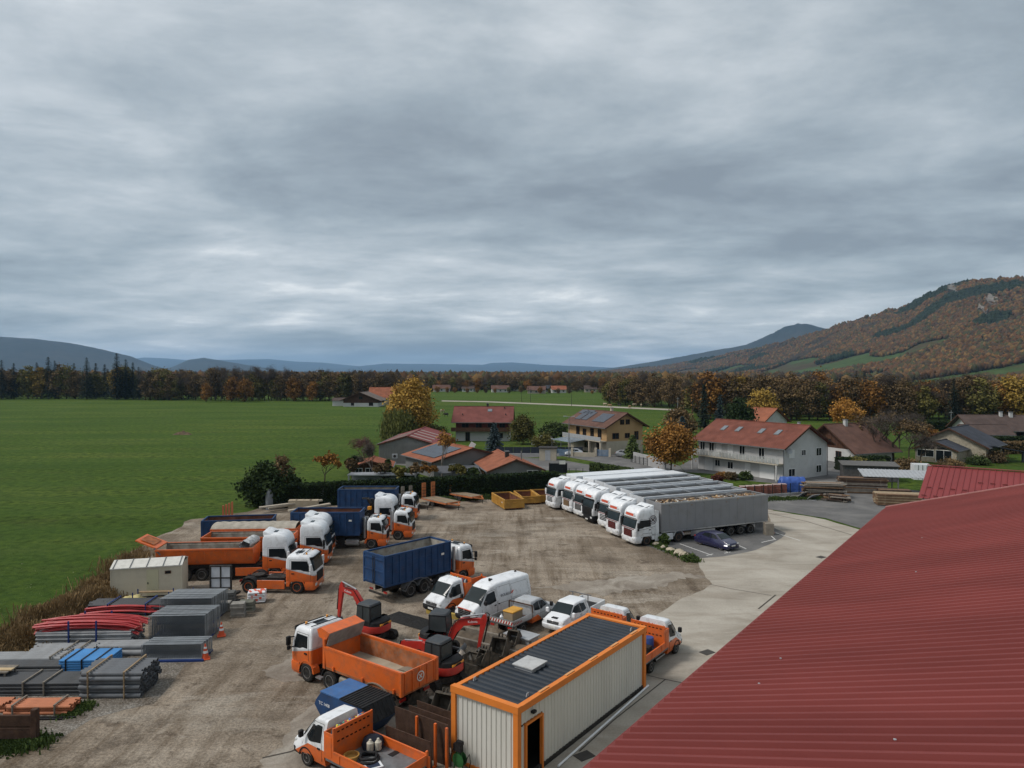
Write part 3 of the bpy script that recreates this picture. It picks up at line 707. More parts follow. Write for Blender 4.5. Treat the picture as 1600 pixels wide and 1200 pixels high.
M_rust = mat('rusty_steel', (.062, .036, .026), .9, var=.4, scale=2, dirt=.55, dcol=(.13, .075, .042), bump=.3)
M_rustin = mat('rust_red_inside', (.16, .065, .040), .9, var=.4, scale=1.5, dirt=.7)
M_sign = mat('red_sign', (.62, .10, .05), .4, var=.2, scale=6); M_maroon = mat('maroon_trim', (.16, .025, .022), .4)
M_dark = mat('dark_interior', (.012, .011, .010), .9)
L_truck = livery('truck_livery', WHT, ORG, [(1.72, -.24)], stripe=(.50, .51, .52))
L_van = livery('van_livery', WHT, ORG, [(1.06, .02), (.98, -.62)], stripe=None)
L_mast = livery('master_livery', WHT, (.60, .12, .04), [(.48, 0)])
L_pick = livery('pickup_livery', (.40, .41, .42), ORG, [(1.02, .10), (-.30, -.80)])

MESHC = {}
def wheel(root, x, y, r, w, rim=None, twin=False):
    k = ('t', r, w)
    if k not in MESHC:
        m = MB().lathe([(r * .60, -w / 2 + .02), (r * .66, -w / 2), (r * .90, -w / 2), (r * .985, -w * .40), (r, -w * .30), (r, w * .30), (r * .985, w * .40), (r * .90, w / 2), (r * .66, w / 2), (r * .60, w / 2 - .02)], 24)
        for i in range(24):
            a = i * 2 * math.pi / 24; c_, s_ = math.cos(a), math.sin(a)
            m.beam((c_ * r, -w * .38, s_ * r), (c_ * r, w * .38, s_ * r), .018 * r * 2, .012, (c_, 0, s_))
        MESHC[k] = m.mesh('wheel', M_tyre, smooth=40, fix=False)
    rk = ('r', r, w, (rim or M_rim).name)
    if rk not in MESHC:
        m = MB().lathe([(r * .62, w * .30), (r * .62, w * .47), (r * .56, w * .49), (r * .50, w * .22), (r * .28, w * .16), (r * .24, w * .36), (r * .10, w * .42), (.002, w * .42)], 20)
        for i in range(8):
            a = i * math.pi / 4; m.cyl((math.cos(a) * r * .38, w * .16, math.sin(a) * r * .38), (math.cos(a) * r * .38, w * .24, math.sin(a) * r * .38), r * .045, n=6)
        MESHC[rk] = m.mesh('rim', rim or M_rim, smooth=40, fix=False)
    o = link('wheel', MESHC[k], root, (x, y, r)); q = link('rim', MESHC[rk], o)
    if y < 0: o.rotation_euler = (0, 0, math.pi)
    if twin: wheel(root, x, y - math.copysign(w * 1.08, y), r, w, rim)
    return o
def arch(root, x, y, r, w, m, a0=0, a1=180, th=.05, name='mudguard', z=None):
    z = r if z is None else z; b = MB(); n = 12; A = [R(a0 + (a1 - a0) * i / n) for i in range(n + 1)]
    lo = [(x + math.cos(a) * (r + th), z + math.sin(a) * (r + th)) for a in A] + [(x + math.cos(a) * r, z + math.sin(a) * r) for a in reversed(A)]
    k = len(A)
    vs = [(p[0], y - w / 2, p[1]) for p in lo] + [(p[0], y + w / 2, p[1]) for p in lo]; N_ = len(lo); fs = []
    for i in range(N_): fs.append((i, (i + 1) % N_, N_ + (i + 1) % N_, N_ + i))
    for i in range(k - 1):
        fs.append((i, i + 1, N_ - 2 - i, N_ - 1 - i)); fs.append((N_ + i, N_ + i + 1, 2 * N_ - 2 - i, 2 * N_ - 1 - i))
    b.add(vs, fs); return b.build(name, m, root, smooth=40)

CAB = {'high': [(.92, 1.38, 1.20), (1.05, 1.41, 1.235), (1.40, 1.42, 1.245), (1.74, 1.38, 1.245), (2.20, 1.28, 1.235), (2.66, 1.16, 1.22), (2.80, 1.18, 1.22), (3.10, 1.12, 1.205), (3.38, .97, 1.185), (3.58, .72, 1.14), (3.68, .40, 1.05)],
       'low': [(.92, 1.38, 1.18), (1.05, 1.41, 1.215), (1.40, 1.41, 1.225), (1.70, 1.37, 1.225), (2.20, 1.27, 1.21), (2.62, 1.15, 1.19), (2.76, 1.08, 1.17), (2.88, .92, 1.11), (2.93, .72, 1.02)]}
def truck_cab(root, kind, paint_, xr=-.95, grille=None, gr_m=None, visor=None, trim=None, mir=None, sign=False, hatch=True, bump_m=None, win=(-.42, .98)):
    rg_ = CAB[kind]; zs = [a[0] for a in rg_]; xf = lambda z: interp(z, zs, [a[1] for a in rg_]); hw = lambda z: interp(z, zs, [a[2] for a in rg_])
    top = zs[-1]; b = MB(); L = []
    for z, x1, h in rg_:
        q = 0 if z < top - .35 else (z - (top - .35)) * .5
        L.append([(x, y, z) for x, y in rrect(xr + q, x1, h, .26, .10, 4)])
    b.loft(L); body = b.build('cab', paint_, root, smooth=42)
    # windscreen, wrapped round the front corners
    z1, z2 = 1.76, 2.60; w = MB()
    def fr(y, z, o):
        h = hw(z); r = .26; a = abs(y) - (h - r); return (xf(z) - (0 if a < 0 else r - math.sqrt(max(0, r * r - a * a))) + o, y, z)
    ys = [-1.17, -1.12, -1.0, -.9, -.5, 0, .5, .9, 1.0, 1.12, 1.17]
    w.slab(lambda z, y: fr(y * .985, z, .014), [z1, 2.0, 2.3, z2], ys, (.03, 0, 0)); w.build('windscreen', M_glg, root, smooth=True)
    v = MB(); v.slab(lambda z, y: fr(y * 1.0, z, .03 + (z - 2.58) * .9), [2.60, 2.70, 2.80], ys, (.03, 0, -.01)); v.build('sun_visor', visor or M_blk, root, smooth=True)
    for s in (-1, 1):
        sw = MB(); P = [(win[0], 1.86), (win[0], 2.52), (.80, 2.52), (win[1], 2.10), (win[1] + .04, 1.72), (.55, 1.76), (.30, 1.86)]
        sw.add([(x, s * (hw(z) + .010), z) for x, z in P] + [(x, s * (hw(z) - .02), z) for x, z in P], [tuple(range(7)), tuple(range(13, 6, -1))] + [(i, (i + 1) % 7, 7 + (i + 1) % 7, 7 + i) for i in range(7)])
        sw.build('side_window', M_gls, root)
        d = MB(); P = [(win[0] - .10, .98), (win[0] - .10, 2.62), (.78, 2.62), (1.08, 2.0), (1.08, .98)]
        for (xa, za), (xb, zb) in zip(P, P[1:]):
            n = 5
            for i in range(n):
                p = (lerp(xa, xb, i / n), lerp(za, zb, i / n)); q = (lerp(xa, xb, (i + 1) / n), lerp(za, zb, (i + 1) / n))
                d.beam((p[0], s * (hw(p[1]) + .001), p[1]), (q[0], s * (hw(q[1]) + .001), q[1]), .014, .014)
        dd = d.build('door', M_blk, root)
        MB().box(win[0] + .02, win[0] + .24, s * 1.24 - .02, s * 1.24 + .03, 1.52, 1.60).build('door_handle', M_blk, dd)
        mm = MB(); mm.box(1.10, 1.26, s * 1.50 - .13, s * 1.50 + .13, 1.86, 2.36).box(1.12, 1.24, s * 1.48 - .11, s * 1.48 + .11, 1.60, 1.82)
        mi = mm.build('mirror', mir or M_blk, root, bevel=.03)
        MB().beam((1.05, s * 1.18, 2.28), (1.18, s * 1.48, 2.30), .05).beam((1.05, s * 1.2, 1.74), (1.18, s * 1.48, 1.72), .05).build('mirror_arm', M_blk, mi)
        MB().box(.55, 1.02, s * 1.10, s * 1.215, .40, .92).build('step_well', trim or M_blk, root)
        MB().cbox((1.44 - .0, s * .95, .72), (.06, .36, .20)).build('headlight', M_lamp, root, bevel=.02)
        arch(root, 0, s * 1.03, .60, .42, paint_ if bump_m is None else bump_m, 4, 176, .06, 'wheel_arch', .54)
        MB().box(xr + .02, -.58, s * .98, s * 1.20, .55, .94).build('side_skirt', paint_, root, bevel=.03)
    bp = MB(); bp.loft([[(x, y, z) for x, y in rrect(.62, x1, h, .22, .04, 4)] for z, x1, h in ((.30, 1.36, 1.16), (.42, 1.44, 1.22), (.80, 1.45, 1.235), (.93, 1.42, 1.22))])
    bp.build('bumper', bump_m or paint_, root, smooth=42)
    MB().cbox((1.455, 0, .46), (.03, .52, .11)).build('number_plate', M_plate, root)
    gk = gr_m or M_blk
    if grille == 'slots':
        for i in range(4): MB().cbox((1.425, 0, 1.02 + i * .16), (.035, 1.35, .085)).build('grille_slot', M_blk, root)
    else:
        g = MB().cbox((1.40, 0, 1.22), (.07, 1.45, .72)); gg = g.build('grille', M_blk, root, bevel=.02)
        for i in range(6): MB().cbox((1.435, 0, .93 + i * .115), (.05, 1.38, .05)).build('grille_slat', gk, gg)
    if sign:
        zc = 3.02; MB().cbox((1.40, 0, 1.685), (.06, 2.0, .07)).build('front_stripe', M_maroon, root)
        sg = MB().box(xf(zc) - .10, xf(zc) + .07, -.72, .72, 2.86, 3.20).build('roof_sign', M_wht, root, bevel=.02)
        MB().cbox((xf(zc) + .072, 0, 3.01), (.012, 1.3, .25)).build('sign_face', M_sign, sg)
        for s in (-1, 1): MB().cbox((xf(2.95) + .02, s * .82, 2.97), (.1, .16, .12)).build('spot_lamp', M_lamp, root, bevel=.02)
    if hatch:
        zt = top; MB().box(xr + .45, xr + 1.0, -.38, .38, zt - .01, zt + .03).build('roof_hatch', M_gls, root, bevel=.01)
    if kind == 'high':
        w2 = MB(); w2.loft([[(x, y, z) for x, y in rrect(x0, x1, h, .2, .06, 4)] for z, x0, x1, h in ((3.56, xr + .05, .0, 1.10), (3.74, xr + .03, -.30, 1.08), (3.86, xr + .01, -.62, 1.04))]); w2.build('roof_deflector', paint_, root, smooth=42)
    else:
        for s in (-1, 1): MB().cyl((.62, s * .72, 2.93), (.62, s * .72, 3.06), .07, n=10).build('beacon', M_amber, root, smooth=True)
        MB().beam((.45, -.95, 3.0), (.45, .95, 3.0), .04).beam((-.1, -.95, 3.0), (-.1, .95, 3.0), .04).build('roof_bar', M_blk, root)
    MB().box(-.10, .95, -.5, .5, .55, .95).build('engine', M_chs, root)
    return body
def chassis(root, x0, x1, z=.98, hw_=.42):
    m = MB()
    for s in (-1, 1): m.box(x1, x0, s * hw_ - .04, s * hw_ + .04, z - .28, z)
    x = x0 - .6
    while x > x1: m.box(x - .06, x + .06, -hw_, hw_, z - .22, z - .05); x -= 1.1
    return m.build('chassis', M_chs, root)
def axle_wheels(root, xs, r=.52, w=.30, tr=1.05, twin=True, rim=None):
    for x in xs:
        MB().cyl((x, -tr, r), (x, tr, r), .09, n=8).build('axle', M_chs, root)
        for s in (-1, 1): wheel(root, x, s * tr, r, w, rim, twin)
def tank(root, x0, x1, y, z=.62, r=.30, m=None):
    b = MB(); b.loft([[(x, y + yy, z + zz_) for yy, zz_ in [(math.copysign(abs(math.cos(t)) ** .6, math.cos(t)) * r, math.copysign(abs(math.sin(t)) ** .6, math.sin(t)) * r) for t in [k * 2 * math.pi / 16 for k in range(16)]]] for x in (x0, x0 + .03, x1 - .03, x1)])
    return b.build('fuel_tank', m or M_alu, root, smooth=40)

def tractor(label, loc, rz, kind='high', paint_=None, grille=None, gr_m=None, rim=None, mir=None, sign=False, skirts=None, visor=None, group=None, deflect=True, trim=None, bump_m=None, xr=-.95):
    root = thing('tractor_unit', label, 'truck', loc, rz, group); paint_ = paint_ or L_truck
    truck_cab(root, kind, paint_, xr, grille, gr_m, visor, trim, mir, sign, bump_m=bump_m)
    chassis(root, .6, -4.5); axle_wheels(root, [0], .52, .32, 1.04, False, rim); axle_wheels(root, [-3.75], .52, .28, 1.10, True, rim)
    for s in (-1, 1):
        arch(root, -3.75, s * .95, .58, .60, skirts if skirts and trim is None else M_blk, 8, 172)
        tank(root, -2.9, -1.2, s * .88)
        if skirts: MB().box(-3.10, -.95, s * 1.16, s * 1.21, .36, 1.02).build('side_skirt', skirts, root, bevel=.02)
        if deflect and kind == 'high': MB().prism([(xr - .45, 1.05), (xr, 1.05), (xr, 3.45), (xr - .38, 3.35)], 'y', s * 1.20 - .02, s * 1.20 + .02).build('side_deflector', paint_, root)
        MB().cbox((-4.52, s * .8, .85), (.06, .40, .14)).build('tail_lamp', M_tail, root)
    MB().lathe([(.48, 1.06), (.50, 1.12), (.50, 1.17), (.1, 1.19)], 18, 'z').build('fifth_wheel', M_chs, root).location.x = -3.45
    dk = MB().box(-2.6, -1.2, -.55, .55, 1.0, 1.05); dk.tube([(-1.25, .3, 1.3), (-1.6, .32, 1.15), (-2.1, .1, 1.2), (-2.6, .0, 1.3)], .03).tube([(-1.2, -.3, 1.6), (-1.5, -.25, 1.2), (-2.2, -.1, 1.15)], .03); dk.build('catwalk', M_chs, root)
    MB().cyl((-1.2, .82, 1.0), (-1.2, .82, 1.8), .12, n=10).build('exhaust', M_gry, root, smooth=True)
    return root
def box_trailer(label, loc, rz, side_m, mode, group=None, xs=-1.65, L=13.5, top=4.0):
    root = thing('semi_trailer', label, 'trailer', loc, rz, group); x1, x0, z0, h = xs, xs - L, 1.22, 1.275
    for s in (-1, 1):
        b = MB(); b.box(x0, x1, s * h - .03, s * h + .03, z0, top - .002); b.build('side_wall', side_m, root)
        rl = MB(); rl.box(x0, x1, s * h - .11, s * h + .045, top - .10, top + .03); rl.build('top_rail', M_wht if mode != 'load' else M_alu, root)
        lr = MB(); lr.box(x0 - .01, x1 + .01, s * h - .05, s * h + .05, z0 - .10, z0 + .02); lr.build('bottom_rail', M_alu, root)
        for i in range(11): MB().cbox((lerp(x0 + .5, x1 - .5, i / 10), s * (h + .045), z0 + .03), (.05, .03, .10)).build('buckle', M_gry, root)
        sk_ = MB().box(x0 + 6.9, x1 - 3.6, s * (h - .06) - .02, s * (h - .06) + .02, .48, 1.02); sk_.build('side_guard', M_alu, root)
        MB().box(x0 + .25, x0 + 1.6, s * (h - .08) - .02, s * (h - .08) + .02, .55, 1.05).build('tool_box', M_gry, root)
        MB().cyl((x1 - 2.7, s * .7, .25), (x1 - 2.7, s * .7, 1.1), .07, n=8).build('landing_leg', M_red if mode == 'load' else M_gry, root)
        MB().cbox((x0 - .05, s * .95, .95), (.05, .35, .13)).build('tail_lamp', M_tail, root)
    fw = MB().box(x1 - .03, x1 + .05, -h, h, z0 - .05, top - .003); fw.build('front_wall', side_m if mode != 'box' else M_wht, root)
    for s in (-1, 1): MB().box(x0 - .05, x0 + .02, s * .01 if s > 0 else -h, h if s > 0 else -.01, z0 - .05, top - .003).build('rear_door', side_m, root)
    MB().box(x0, x1, -h + .04, h - .04, z0 - .06, z0 + .06).build('floor', M_gry, root)
    for s in (-1, 1): MB().box(x0 + .1, x1 - 2.0, s * .5 - .06, s * .5 + .06, .85, z0 - .06).build('frame_rail', M_chs, root)
    axle_wheels(root, [x1 - 8.7, x1 - 10.0, x1 - 11.3], .50, .36, 1.03, False)
    if mode == 'box':
        MB().box(x0, x1, -h + .06, h - .06, top - .03, top + .012).build('roof', M_wht, root)
    else:
        n = 4
        for i in range(n + 1):
            x = lerp(x0 + .05, x1 - .05, i / n); MB().box(x - .03, x + .03, -h, h, top - .10, top - .01).build('cross_bar', M_alu, root)
        if mode == 'mesh': MB().box(x0 + .1, x1 - .1, -h + .04, h - .04, top - .24, top - .22).build('mesh_cover', mat('dark_mesh', (.045, .046, .048), .8, var=.2, scale=8), root)
        if mode == 'load':
            rr = random.Random(5); mats = [mat('wood_waste', (.40, .27, .15), .9, var=.4, scale=4), mat('plaster_waste', (.50, .46, .40), .9, var=.2, scale=4), mat('board_waste', (.22, .14, .085), .9, var=.3, scale=4), mat('dark_waste', (.07, .05, .04), .9)]
            lb = MB(); lb.grid(lambda x, y: (x, y, top - .42 + .22 * mn.noise((x, y, 3))), [lerp(x0 + .1, x1 - .1, i / 50) for i in range(51)], [lerp(-h + .05, h - .05, i / 10) for i in range(11)])
            for i in range(620):
                lb.cur = rr.choice((0, 0, 1, 2, 2, 3)); p = Vector((rr.uniform(x0 + .3, x1 - .3), rr.uniform(-h + .2, h - .2), top - rr.uniform(.16, .42)))
                dr = Vector((rr.gauss(0, 1), rr.gauss(0, 1), rr.gauss(0, .25))).normalized() * rr.uniform(.12, .45)
                lb.beam(p - dr, p + dr, rr.uniform(.05, .26), rr.uniform(.02, .06))
            stuff(lb.build('wood_waste_load', mats, root))
    return root
def tipper_trailer(label, loc, rz, tail='shut', cover=None, group=None, L=7.6, xs=-1.75):
    root = thing('tipper_trailer', label, 'trailer', loc, rz, group); x1, x0 = xs, xs - L
    prof = [(-1.26, 2.62), (-1.26, 2.48), (-1.20, 2.44), (-1.12, 1.75), (-.85, 1.28), (-.5, 1.15), (.5, 1.15), (.85, 1.28), (1.12, 1.75), (1.20, 2.44), (1.26, 2.48), (1.26, 2.62)]
    inn = [(y * .955, z + (.06 if z < 2.3 else 0)) for y, z in prof]
    b = MB(); loop = prof + inn[::-1]; n = len(prof)
    vs = [(x, y, z) for x in (x0, x1) for y, z in loop]; m_ = len(loop); fs = []; 
    for i in range(m_): fs.append((i, (i + 1) % m_, m_ + (i + 1) % m_, m_ + i))
    b.add(vs, fs)
    for k, (a0) in enumerate((0, m_)):
        for i in range(n - 1): b.add([vs[a0 + i], vs[a0 + i + 1], vs[a0 + m_ - 2 - i], vs[a0 + m_ - 1 - i]], [(0, 1, 2, 3)])
    b.mi = [0] * len(b.mi)
    for i in range(n, m_ - 1): b.mi[i] = 1
    b.build('tipper_body', [M_org, M_bin], root, smooth=30)
    MB().prism([(y, z) for y, z in prof], 'x', x1 - .03, x1 + .06).build('front_wall', M_org, root)
    for s in (-1, 1):
        MB().beam((x0, s * 1.27, 2.58), (x1, s * 1.27, 2.58), .10, .12).build('rim', M_org, root)
        for i in range(5): MB().beam((lerp(x0 + .6, x1 - .6, i / 4), s * 1.215, 2.46), (lerp(x0 + .6, x1 - .6, i / 4), s * 1.125, 1.75), .08, .05).build('rib', M_org, root)
        MB().box(x0 + .3, x1 - .6, s * .45 - .05, s * .45 + .05, .85, 1.14).build('frame_rail', M_chs, root)
        MB().cyl((x1 - 1.7, s * .7, .2), (x1 - 1.7, s * .7, 1.0), .07, n=8).build('landing_leg', M_chs, root)
    axle_wheels(root, [x0 + 1.0, x0 + 2.3, x0 + 3.6], .50, .36, 1.03, False)
    if tail == 'up':
        t_ = MB(); c0 = Vector((x0 + .05, 0, 2.75)); t_.prism([(x0 + .1, 2.72), (x0 - 1.55, 3.42), (x0 - 1.58, 3.34), (x0 + .06, 2.62)], 'y', -1.15, 1.15)
        tt = t_.build('tailgate', M_org, root)
        MB().prism([(x0 - .25, 2.925), (x0 - 1.3, 3.37), (x0 - 1.3, 3.385), (x0 - .25, 2.94)], 'y', -.8, .8).build('tailgate_panel', M_orgin, tt)
        for s in (-1, 1): MB().beam((x0 + .4, s * 1.2, 2.2), (x0 - .1, s * 1.2, 2.75), .10).build('tailgate_arm', M_gry, root)
    else: MB().prism(prof, 'x', x0 - .06, x0 + .02).build('tailgate', M_org, root)
    if cover == 'tarp':
        tp = mat('beige_tarp', (.36, .325, .27), .85, var=.15, scale=2, dirt=.5, bump=.4)
        c_ = MB(); c_.grid(lambda x, a: (x, -1.30 * math.cos(a), 2.58 + (.42 + .03 * math.sin(x * 7)) * math.sin(a)), [lerp(x0, x1, i / 60) for i in range(61)], [math.pi * k / 10 for k in range(11)])
        c_.build('tarpaulin', tp, root, smooth=50)
        for i in range(9): MB().beam((lerp(x0 + .3, x1 - .3, i / 8), -1.31, 2.62), (lerp(x0 + .3, x1 - .3, i / 8), -1.30, 2.3), .04, .012).build('strap', M_blk, root)
    if cover == 'roll':
        tp = mat('grey_film', (.42, .43, .43), .5, var=.35, scale=5, bump=.6); rr = random.Random(3)
        c_ = MB(); c_.grid(lambda v, a: (x1 - .5 + math.cos(a) * (.42 + .12 * mn.noise((v * 2, a * 1.4, 1))) + v * .1, v, 2.85 + math.sin(a) * (.34 + .14 * mn.noise((v * 3, a * 2, 5)))), [lerp(-1.2, 1.2, i / 18) for i in range(19)], [6.283 * k / 14 for k in range(15)])
        c_.build('rolled_cover', tp, root, smooth=70)
    return root
def hook_truck(label, loc, rz, xs=-.40, crane=False, group=None, wb=(-4.0, -5.35), Lc=-7.4):
    root = thing('hooklift_truck', label, 'truck', loc, rz, group)
    truck_cab(root, 'low', L_truck, xs, win=(-.05, .98), hatch=True)
    chassis(root, .6, Lc); axle_wheels(root, [0], .52, .32, 1.04, False); axle_wheels(root, wb, .52, .28, 1.10, True)
    for s in (-1, 1):
        arch(root, (wb[0] + wb[1]) / 2, s * .98, 1.28, .62, M_gry, 22, 158, .05, 'mudguard', .05)
        for x in wb: arch(root, x, s * .98, .60, .58, M_gry, 15, 165)
        tank(root, -2.4, -1.2, s * .88); MB().box(-3.2, -2.5, s * 1.1 - .2, s * 1.1 + .05, .45, .95).build('tool_box', M_blk, root)
        MB().beam((-1.3, s * 1.2, .55), (-3.3, s * 1.2, .55), .05, .12).beam((-1.3, s * 1.2, .82), (-3.3, s * 1.2, .82), .05, .10).build('side_guard', M_alu, root)
        MB().box(-7.4, -1.0, s * .40 - .07, s * .40 + .07, .99, 1.16).build('hook_rail', M_chs, root)
        MB().cbox((Lc - .04, s * .85, .75), (.06, .4, .14)).build('tail_lamp', M_tail, root)
    MB().box(Lc - .08, Lc + .02, -1.15, 1.15, .45, .58).build('rear_bumper', M_chs, root)
    MB().box(-.95, -.6, -.20, .20, 1.0, 2.75).box(-1.1, -.6, -.12, .12, 2.6, 2.85).build('hook_arm', M_gry, root)
    MB().cyl((xs - .25, -.85, 1.0), (xs - .25, -.85, 2.95), .13, n=10).build('exhaust_stack', M_alu, root, smooth=True)
    if crane:
        MB().box(-1.15, -.5, -.35, .35, 1.0, 2.3).cyl((-.8, 0, 2.2), (-.8, 0, 2.7), .25, n=10).beam((-.8, 0, 2.6), (-.9, -1.0, 3.3), .25).beam((-.9, -1.0, 3.3), (-.9, .7, 3.0), .22).build('loader_crane', M_blk, root)
        MB().box(-1.0, -.55, .1, .6, 2.5, 2.75).build('crane_valve', M_amber, root)
    return root
def roro(label, loc, rz, inside=None, H=2.35, L=6.5, z0=0.0, group=None, name='roll_off_container', m=None, nr=10, ends=True):
    m = m or M_blu; root = thing(name, label, 'container', loc, rz, group); w = 1.22; ins = inside or M_bin; t_ = .05
    for s in (-1, 1):
        MB().box(0, L, s * w - t_ / 2, s * w + t_ / 2, .20, H - .05).build('side_wall', [m], root)
        MB().box(t_, L - t_, s * (w - .03) - .004, s * (w - .03) + .004, .22, H - .06).build('inner_lining', ins, root)
        MB().beam((-.03, s * w, H), (L + .03, s * w, H), .13, .12).build('top_rim', m, root)
        MB().box(0, L, s * w - .06, s * w + .07, .16, .30).build('bottom_rail', m, root)
        for i in range(nr + 1):
            x = lerp(.06, L - .06, i / nr); MB().box(x - .045, x + .045, s * (w + .02), s * (w + .095), .28, H - .06).build('rib', m, root)
        for k in range(3 if H > 2 else 0): MB().box(.1, L - .1, s * (w + .022), s * (w + .04), .75 + k * .5, .79 + k * .5).build('side_crease', m, root)
        MB().box(.4, L - .2, s * .45 - .05, s * .45 + .05, .02, .16).build('skid', M_chs, root)
        dr = MB().box(-.06, .0, (.01 if s > 0 else -w), (w if s > 0 else -.01), .22, H - .05).build('rear_door', m, root)
        for k in range(3): MB().box(-.11, -.05, (.05 if s > 0 else -w + .05), (w - .05 if s > 0 else -.05), .14 * H + k * .36 * H, .14 * H + k * .36 * H + .10).build('door_bar', m, dr)
        MB().cyl((-.12, s * .10, .25), (-.12, s * .10, H - .1), .025, n=6).build('lock_rod', M_chs, dr)
        MB().box(-.10, .10, s * w - .05, s * w + .10, .16, H).build('corner_post', m, root)
    MB().box(L - .05, L, -w, w, .2, H - .05).build('front_wall', m, root); MB().box(L - .062, L - .055, -w + .05, w - .05, .22, H - .08).build('inner_lining', ins, root)
    MB().box(.004, .012, -w + .05, w - .05, .22, H - .08).build('inner_lining', ins, root)
    for x in (-.02, L): MB().beam((x, -w, H), (x, w, H), .12, .12).build('top_rim', m, root)
    MB().box(0, L, -w, w, .16, .24).build('floor', ins, root)
    zh = min(1.35, H * .75); MB().cyl((L + .12, -.2, zh), (L + .12, .2, zh), .04, n=8).beam((L, -.2, zh), (L + .14, -.2, zh), .05).beam((L, .2, zh), (L + .14, .2, zh), .05).build('lifting_hook_bar', m, root)
    MB().cbox((L - .9, -w - .10, H * .68), (.28, .012, .16)).build('number_label', M_plate, root)
    return root

# ---------------------------------------------------------------- light vehicles
class Body:
    def __init__(s, st): s.st = st; s.x = [a[0] for a in st][::-1]
    def ip(s, x, k): return interp(x, s.x, [a[k] for a in s.st][::-1])
    def loop(s, x):
        zb, zt, hb, hm_, ht, r = [s.ip(x, k) for k in range(1, 7)]; h = zt - zb; r = min(r, h * .4)
        P = [(hb, zb), (hm_, zb + .18 * h), (hm_, zb + .5 * h)]
        for i in range(5):
            t = R(90 * i / 4); P.append((ht - r + r * math.cos(t), zt - r + r * math.sin(t)))
        P += [(ht * .5, zt + .012)]; P = P + [(-y, z) for y, z in reversed(P)]
        return [(x, y, z) for y, z in P]
    def top(s, x, y):
        zt, ht, r = s.ip(x, 2), s.ip(x, 5), s.ip(x, 6); a = abs(y) - (ht - r); return zt - (0 if a < 0 else r - math.sqrt(max(0, r * r - a * a)))
    def side(s, x, z):
        zb, zt, hb, hm_, ht, r = [s.ip(x, k) for k in range(1, 7)]; h = zt - zb; zl = zb + .5 * h
        return hm_ if z < zl else lerp(hm_, ht, min(1, (z - zl) / max(.01, zt - r - zl)))
    def build(s, name, m, root, sub=3):
        L = []; X = [a[0] for a in s.st]
        for a, b_ in zip(X, X[1:]): L += [s.loop(lerp(a, b_, i / sub)) for i in range(sub)]
        L.append(s.loop(X[-1])); return MB().loft(L).build(name, m, root, smooth=35)
    def glass(s, name, xa, xb, wa, wb, m, root, off=.014):
        b = MB(); U = [lerp(xa, xb, i / 6) for i in range(7)]
        b.slab(lambda x, k: (x + (.012 if xa > xb else -.012), k * lerp(wa, wb, (x - xa) / (xb - xa)), s.top(x, k * lerp(wa, wb, (x - xa) / (xb - xa)) * .97) + off), U, [-1, -.9, -.5, 0, .5, .9, 1], (0, 0, .02)); return b.build(name, m, root, smooth=True)
    def pane(s, name, P, sg, m, root, off=.010):
        z0, z1 = min(p[1] for p in P), max(p[1] for p in P); b = MB(); n = len(P)
        def row(z):
            X = []
            for (xa, za), (xb, zb) in zip(P, P[1:] + P[:1]):
                if za != zb and min(za, zb) - 1e-6 <= z <= max(za, zb) + 1e-6: X.append(lerp(xa, xb, (z - za) / (zb - za)))
            return (min(X), max(X)) if X else (P[0][0], P[0][0])
        def fn(z, k): a, c = row(z); x = lerp(a, c, k); return (x, sg * (s.side(x, z) + off + .006), z)
        b.slab(fn, [lerp(z0, z1, .01 + .98 * i / 7) for i in range(8)], [i / 7 for i in range(8)], (0, sg * .03, 0))
        return b.build(name, m, root)
    def seam(s, P, sg, root, name='door', w=.012):
        d = MB()
        for (xa, za), (xb, zb) in zip(P, P[1:]):
            for i in range(4):
                p = (lerp(xa, xb, i / 4), lerp(za, zb, i / 4)); q = (lerp(xa, xb, (i + 1) / 4), lerp(za, zb, (i + 1) / 4))
                d.beam((p[0], sg * s.side(*p), p[1]), (q[0], sg * s.side(*q), q[1]), w, w)
        return d.build(name, M_blk, root)
def mirror(root, x, y, z, m=None, s=1):
    mm = MB().box(x - .09, x + .07, y - .11, y + .11, z - .13, z + .17); o = mm.build('mirror', m or M_blk, root, bevel=.03); return o
def front_face(b, root, xg, zg, wg, hg, zl, wl_, trim=True, logo=True):
    g = MB().cbox((xg, 0, zg), (.06, wg, hg)).build('grille', M_blk, root, bevel=.015)
    for i in range(3): MB().cbox((xg + .025, 0, zg - hg * .3 + i * hg * .3), (.03, wg * .9, .02)).build('grille_bar', M_alu, g)
    if logo: MB().cbox((xg + .03, 0, zg + hg * .35), (.03, .13, .13)).build('badge', M_alu, g, bevel=.02)
    for s in (-1, 1):
        MB().cbox((xg - .10, s * wl_, zl), (.16, .30, .17)).build('headlight', M_lamp, root, bevel=.03)
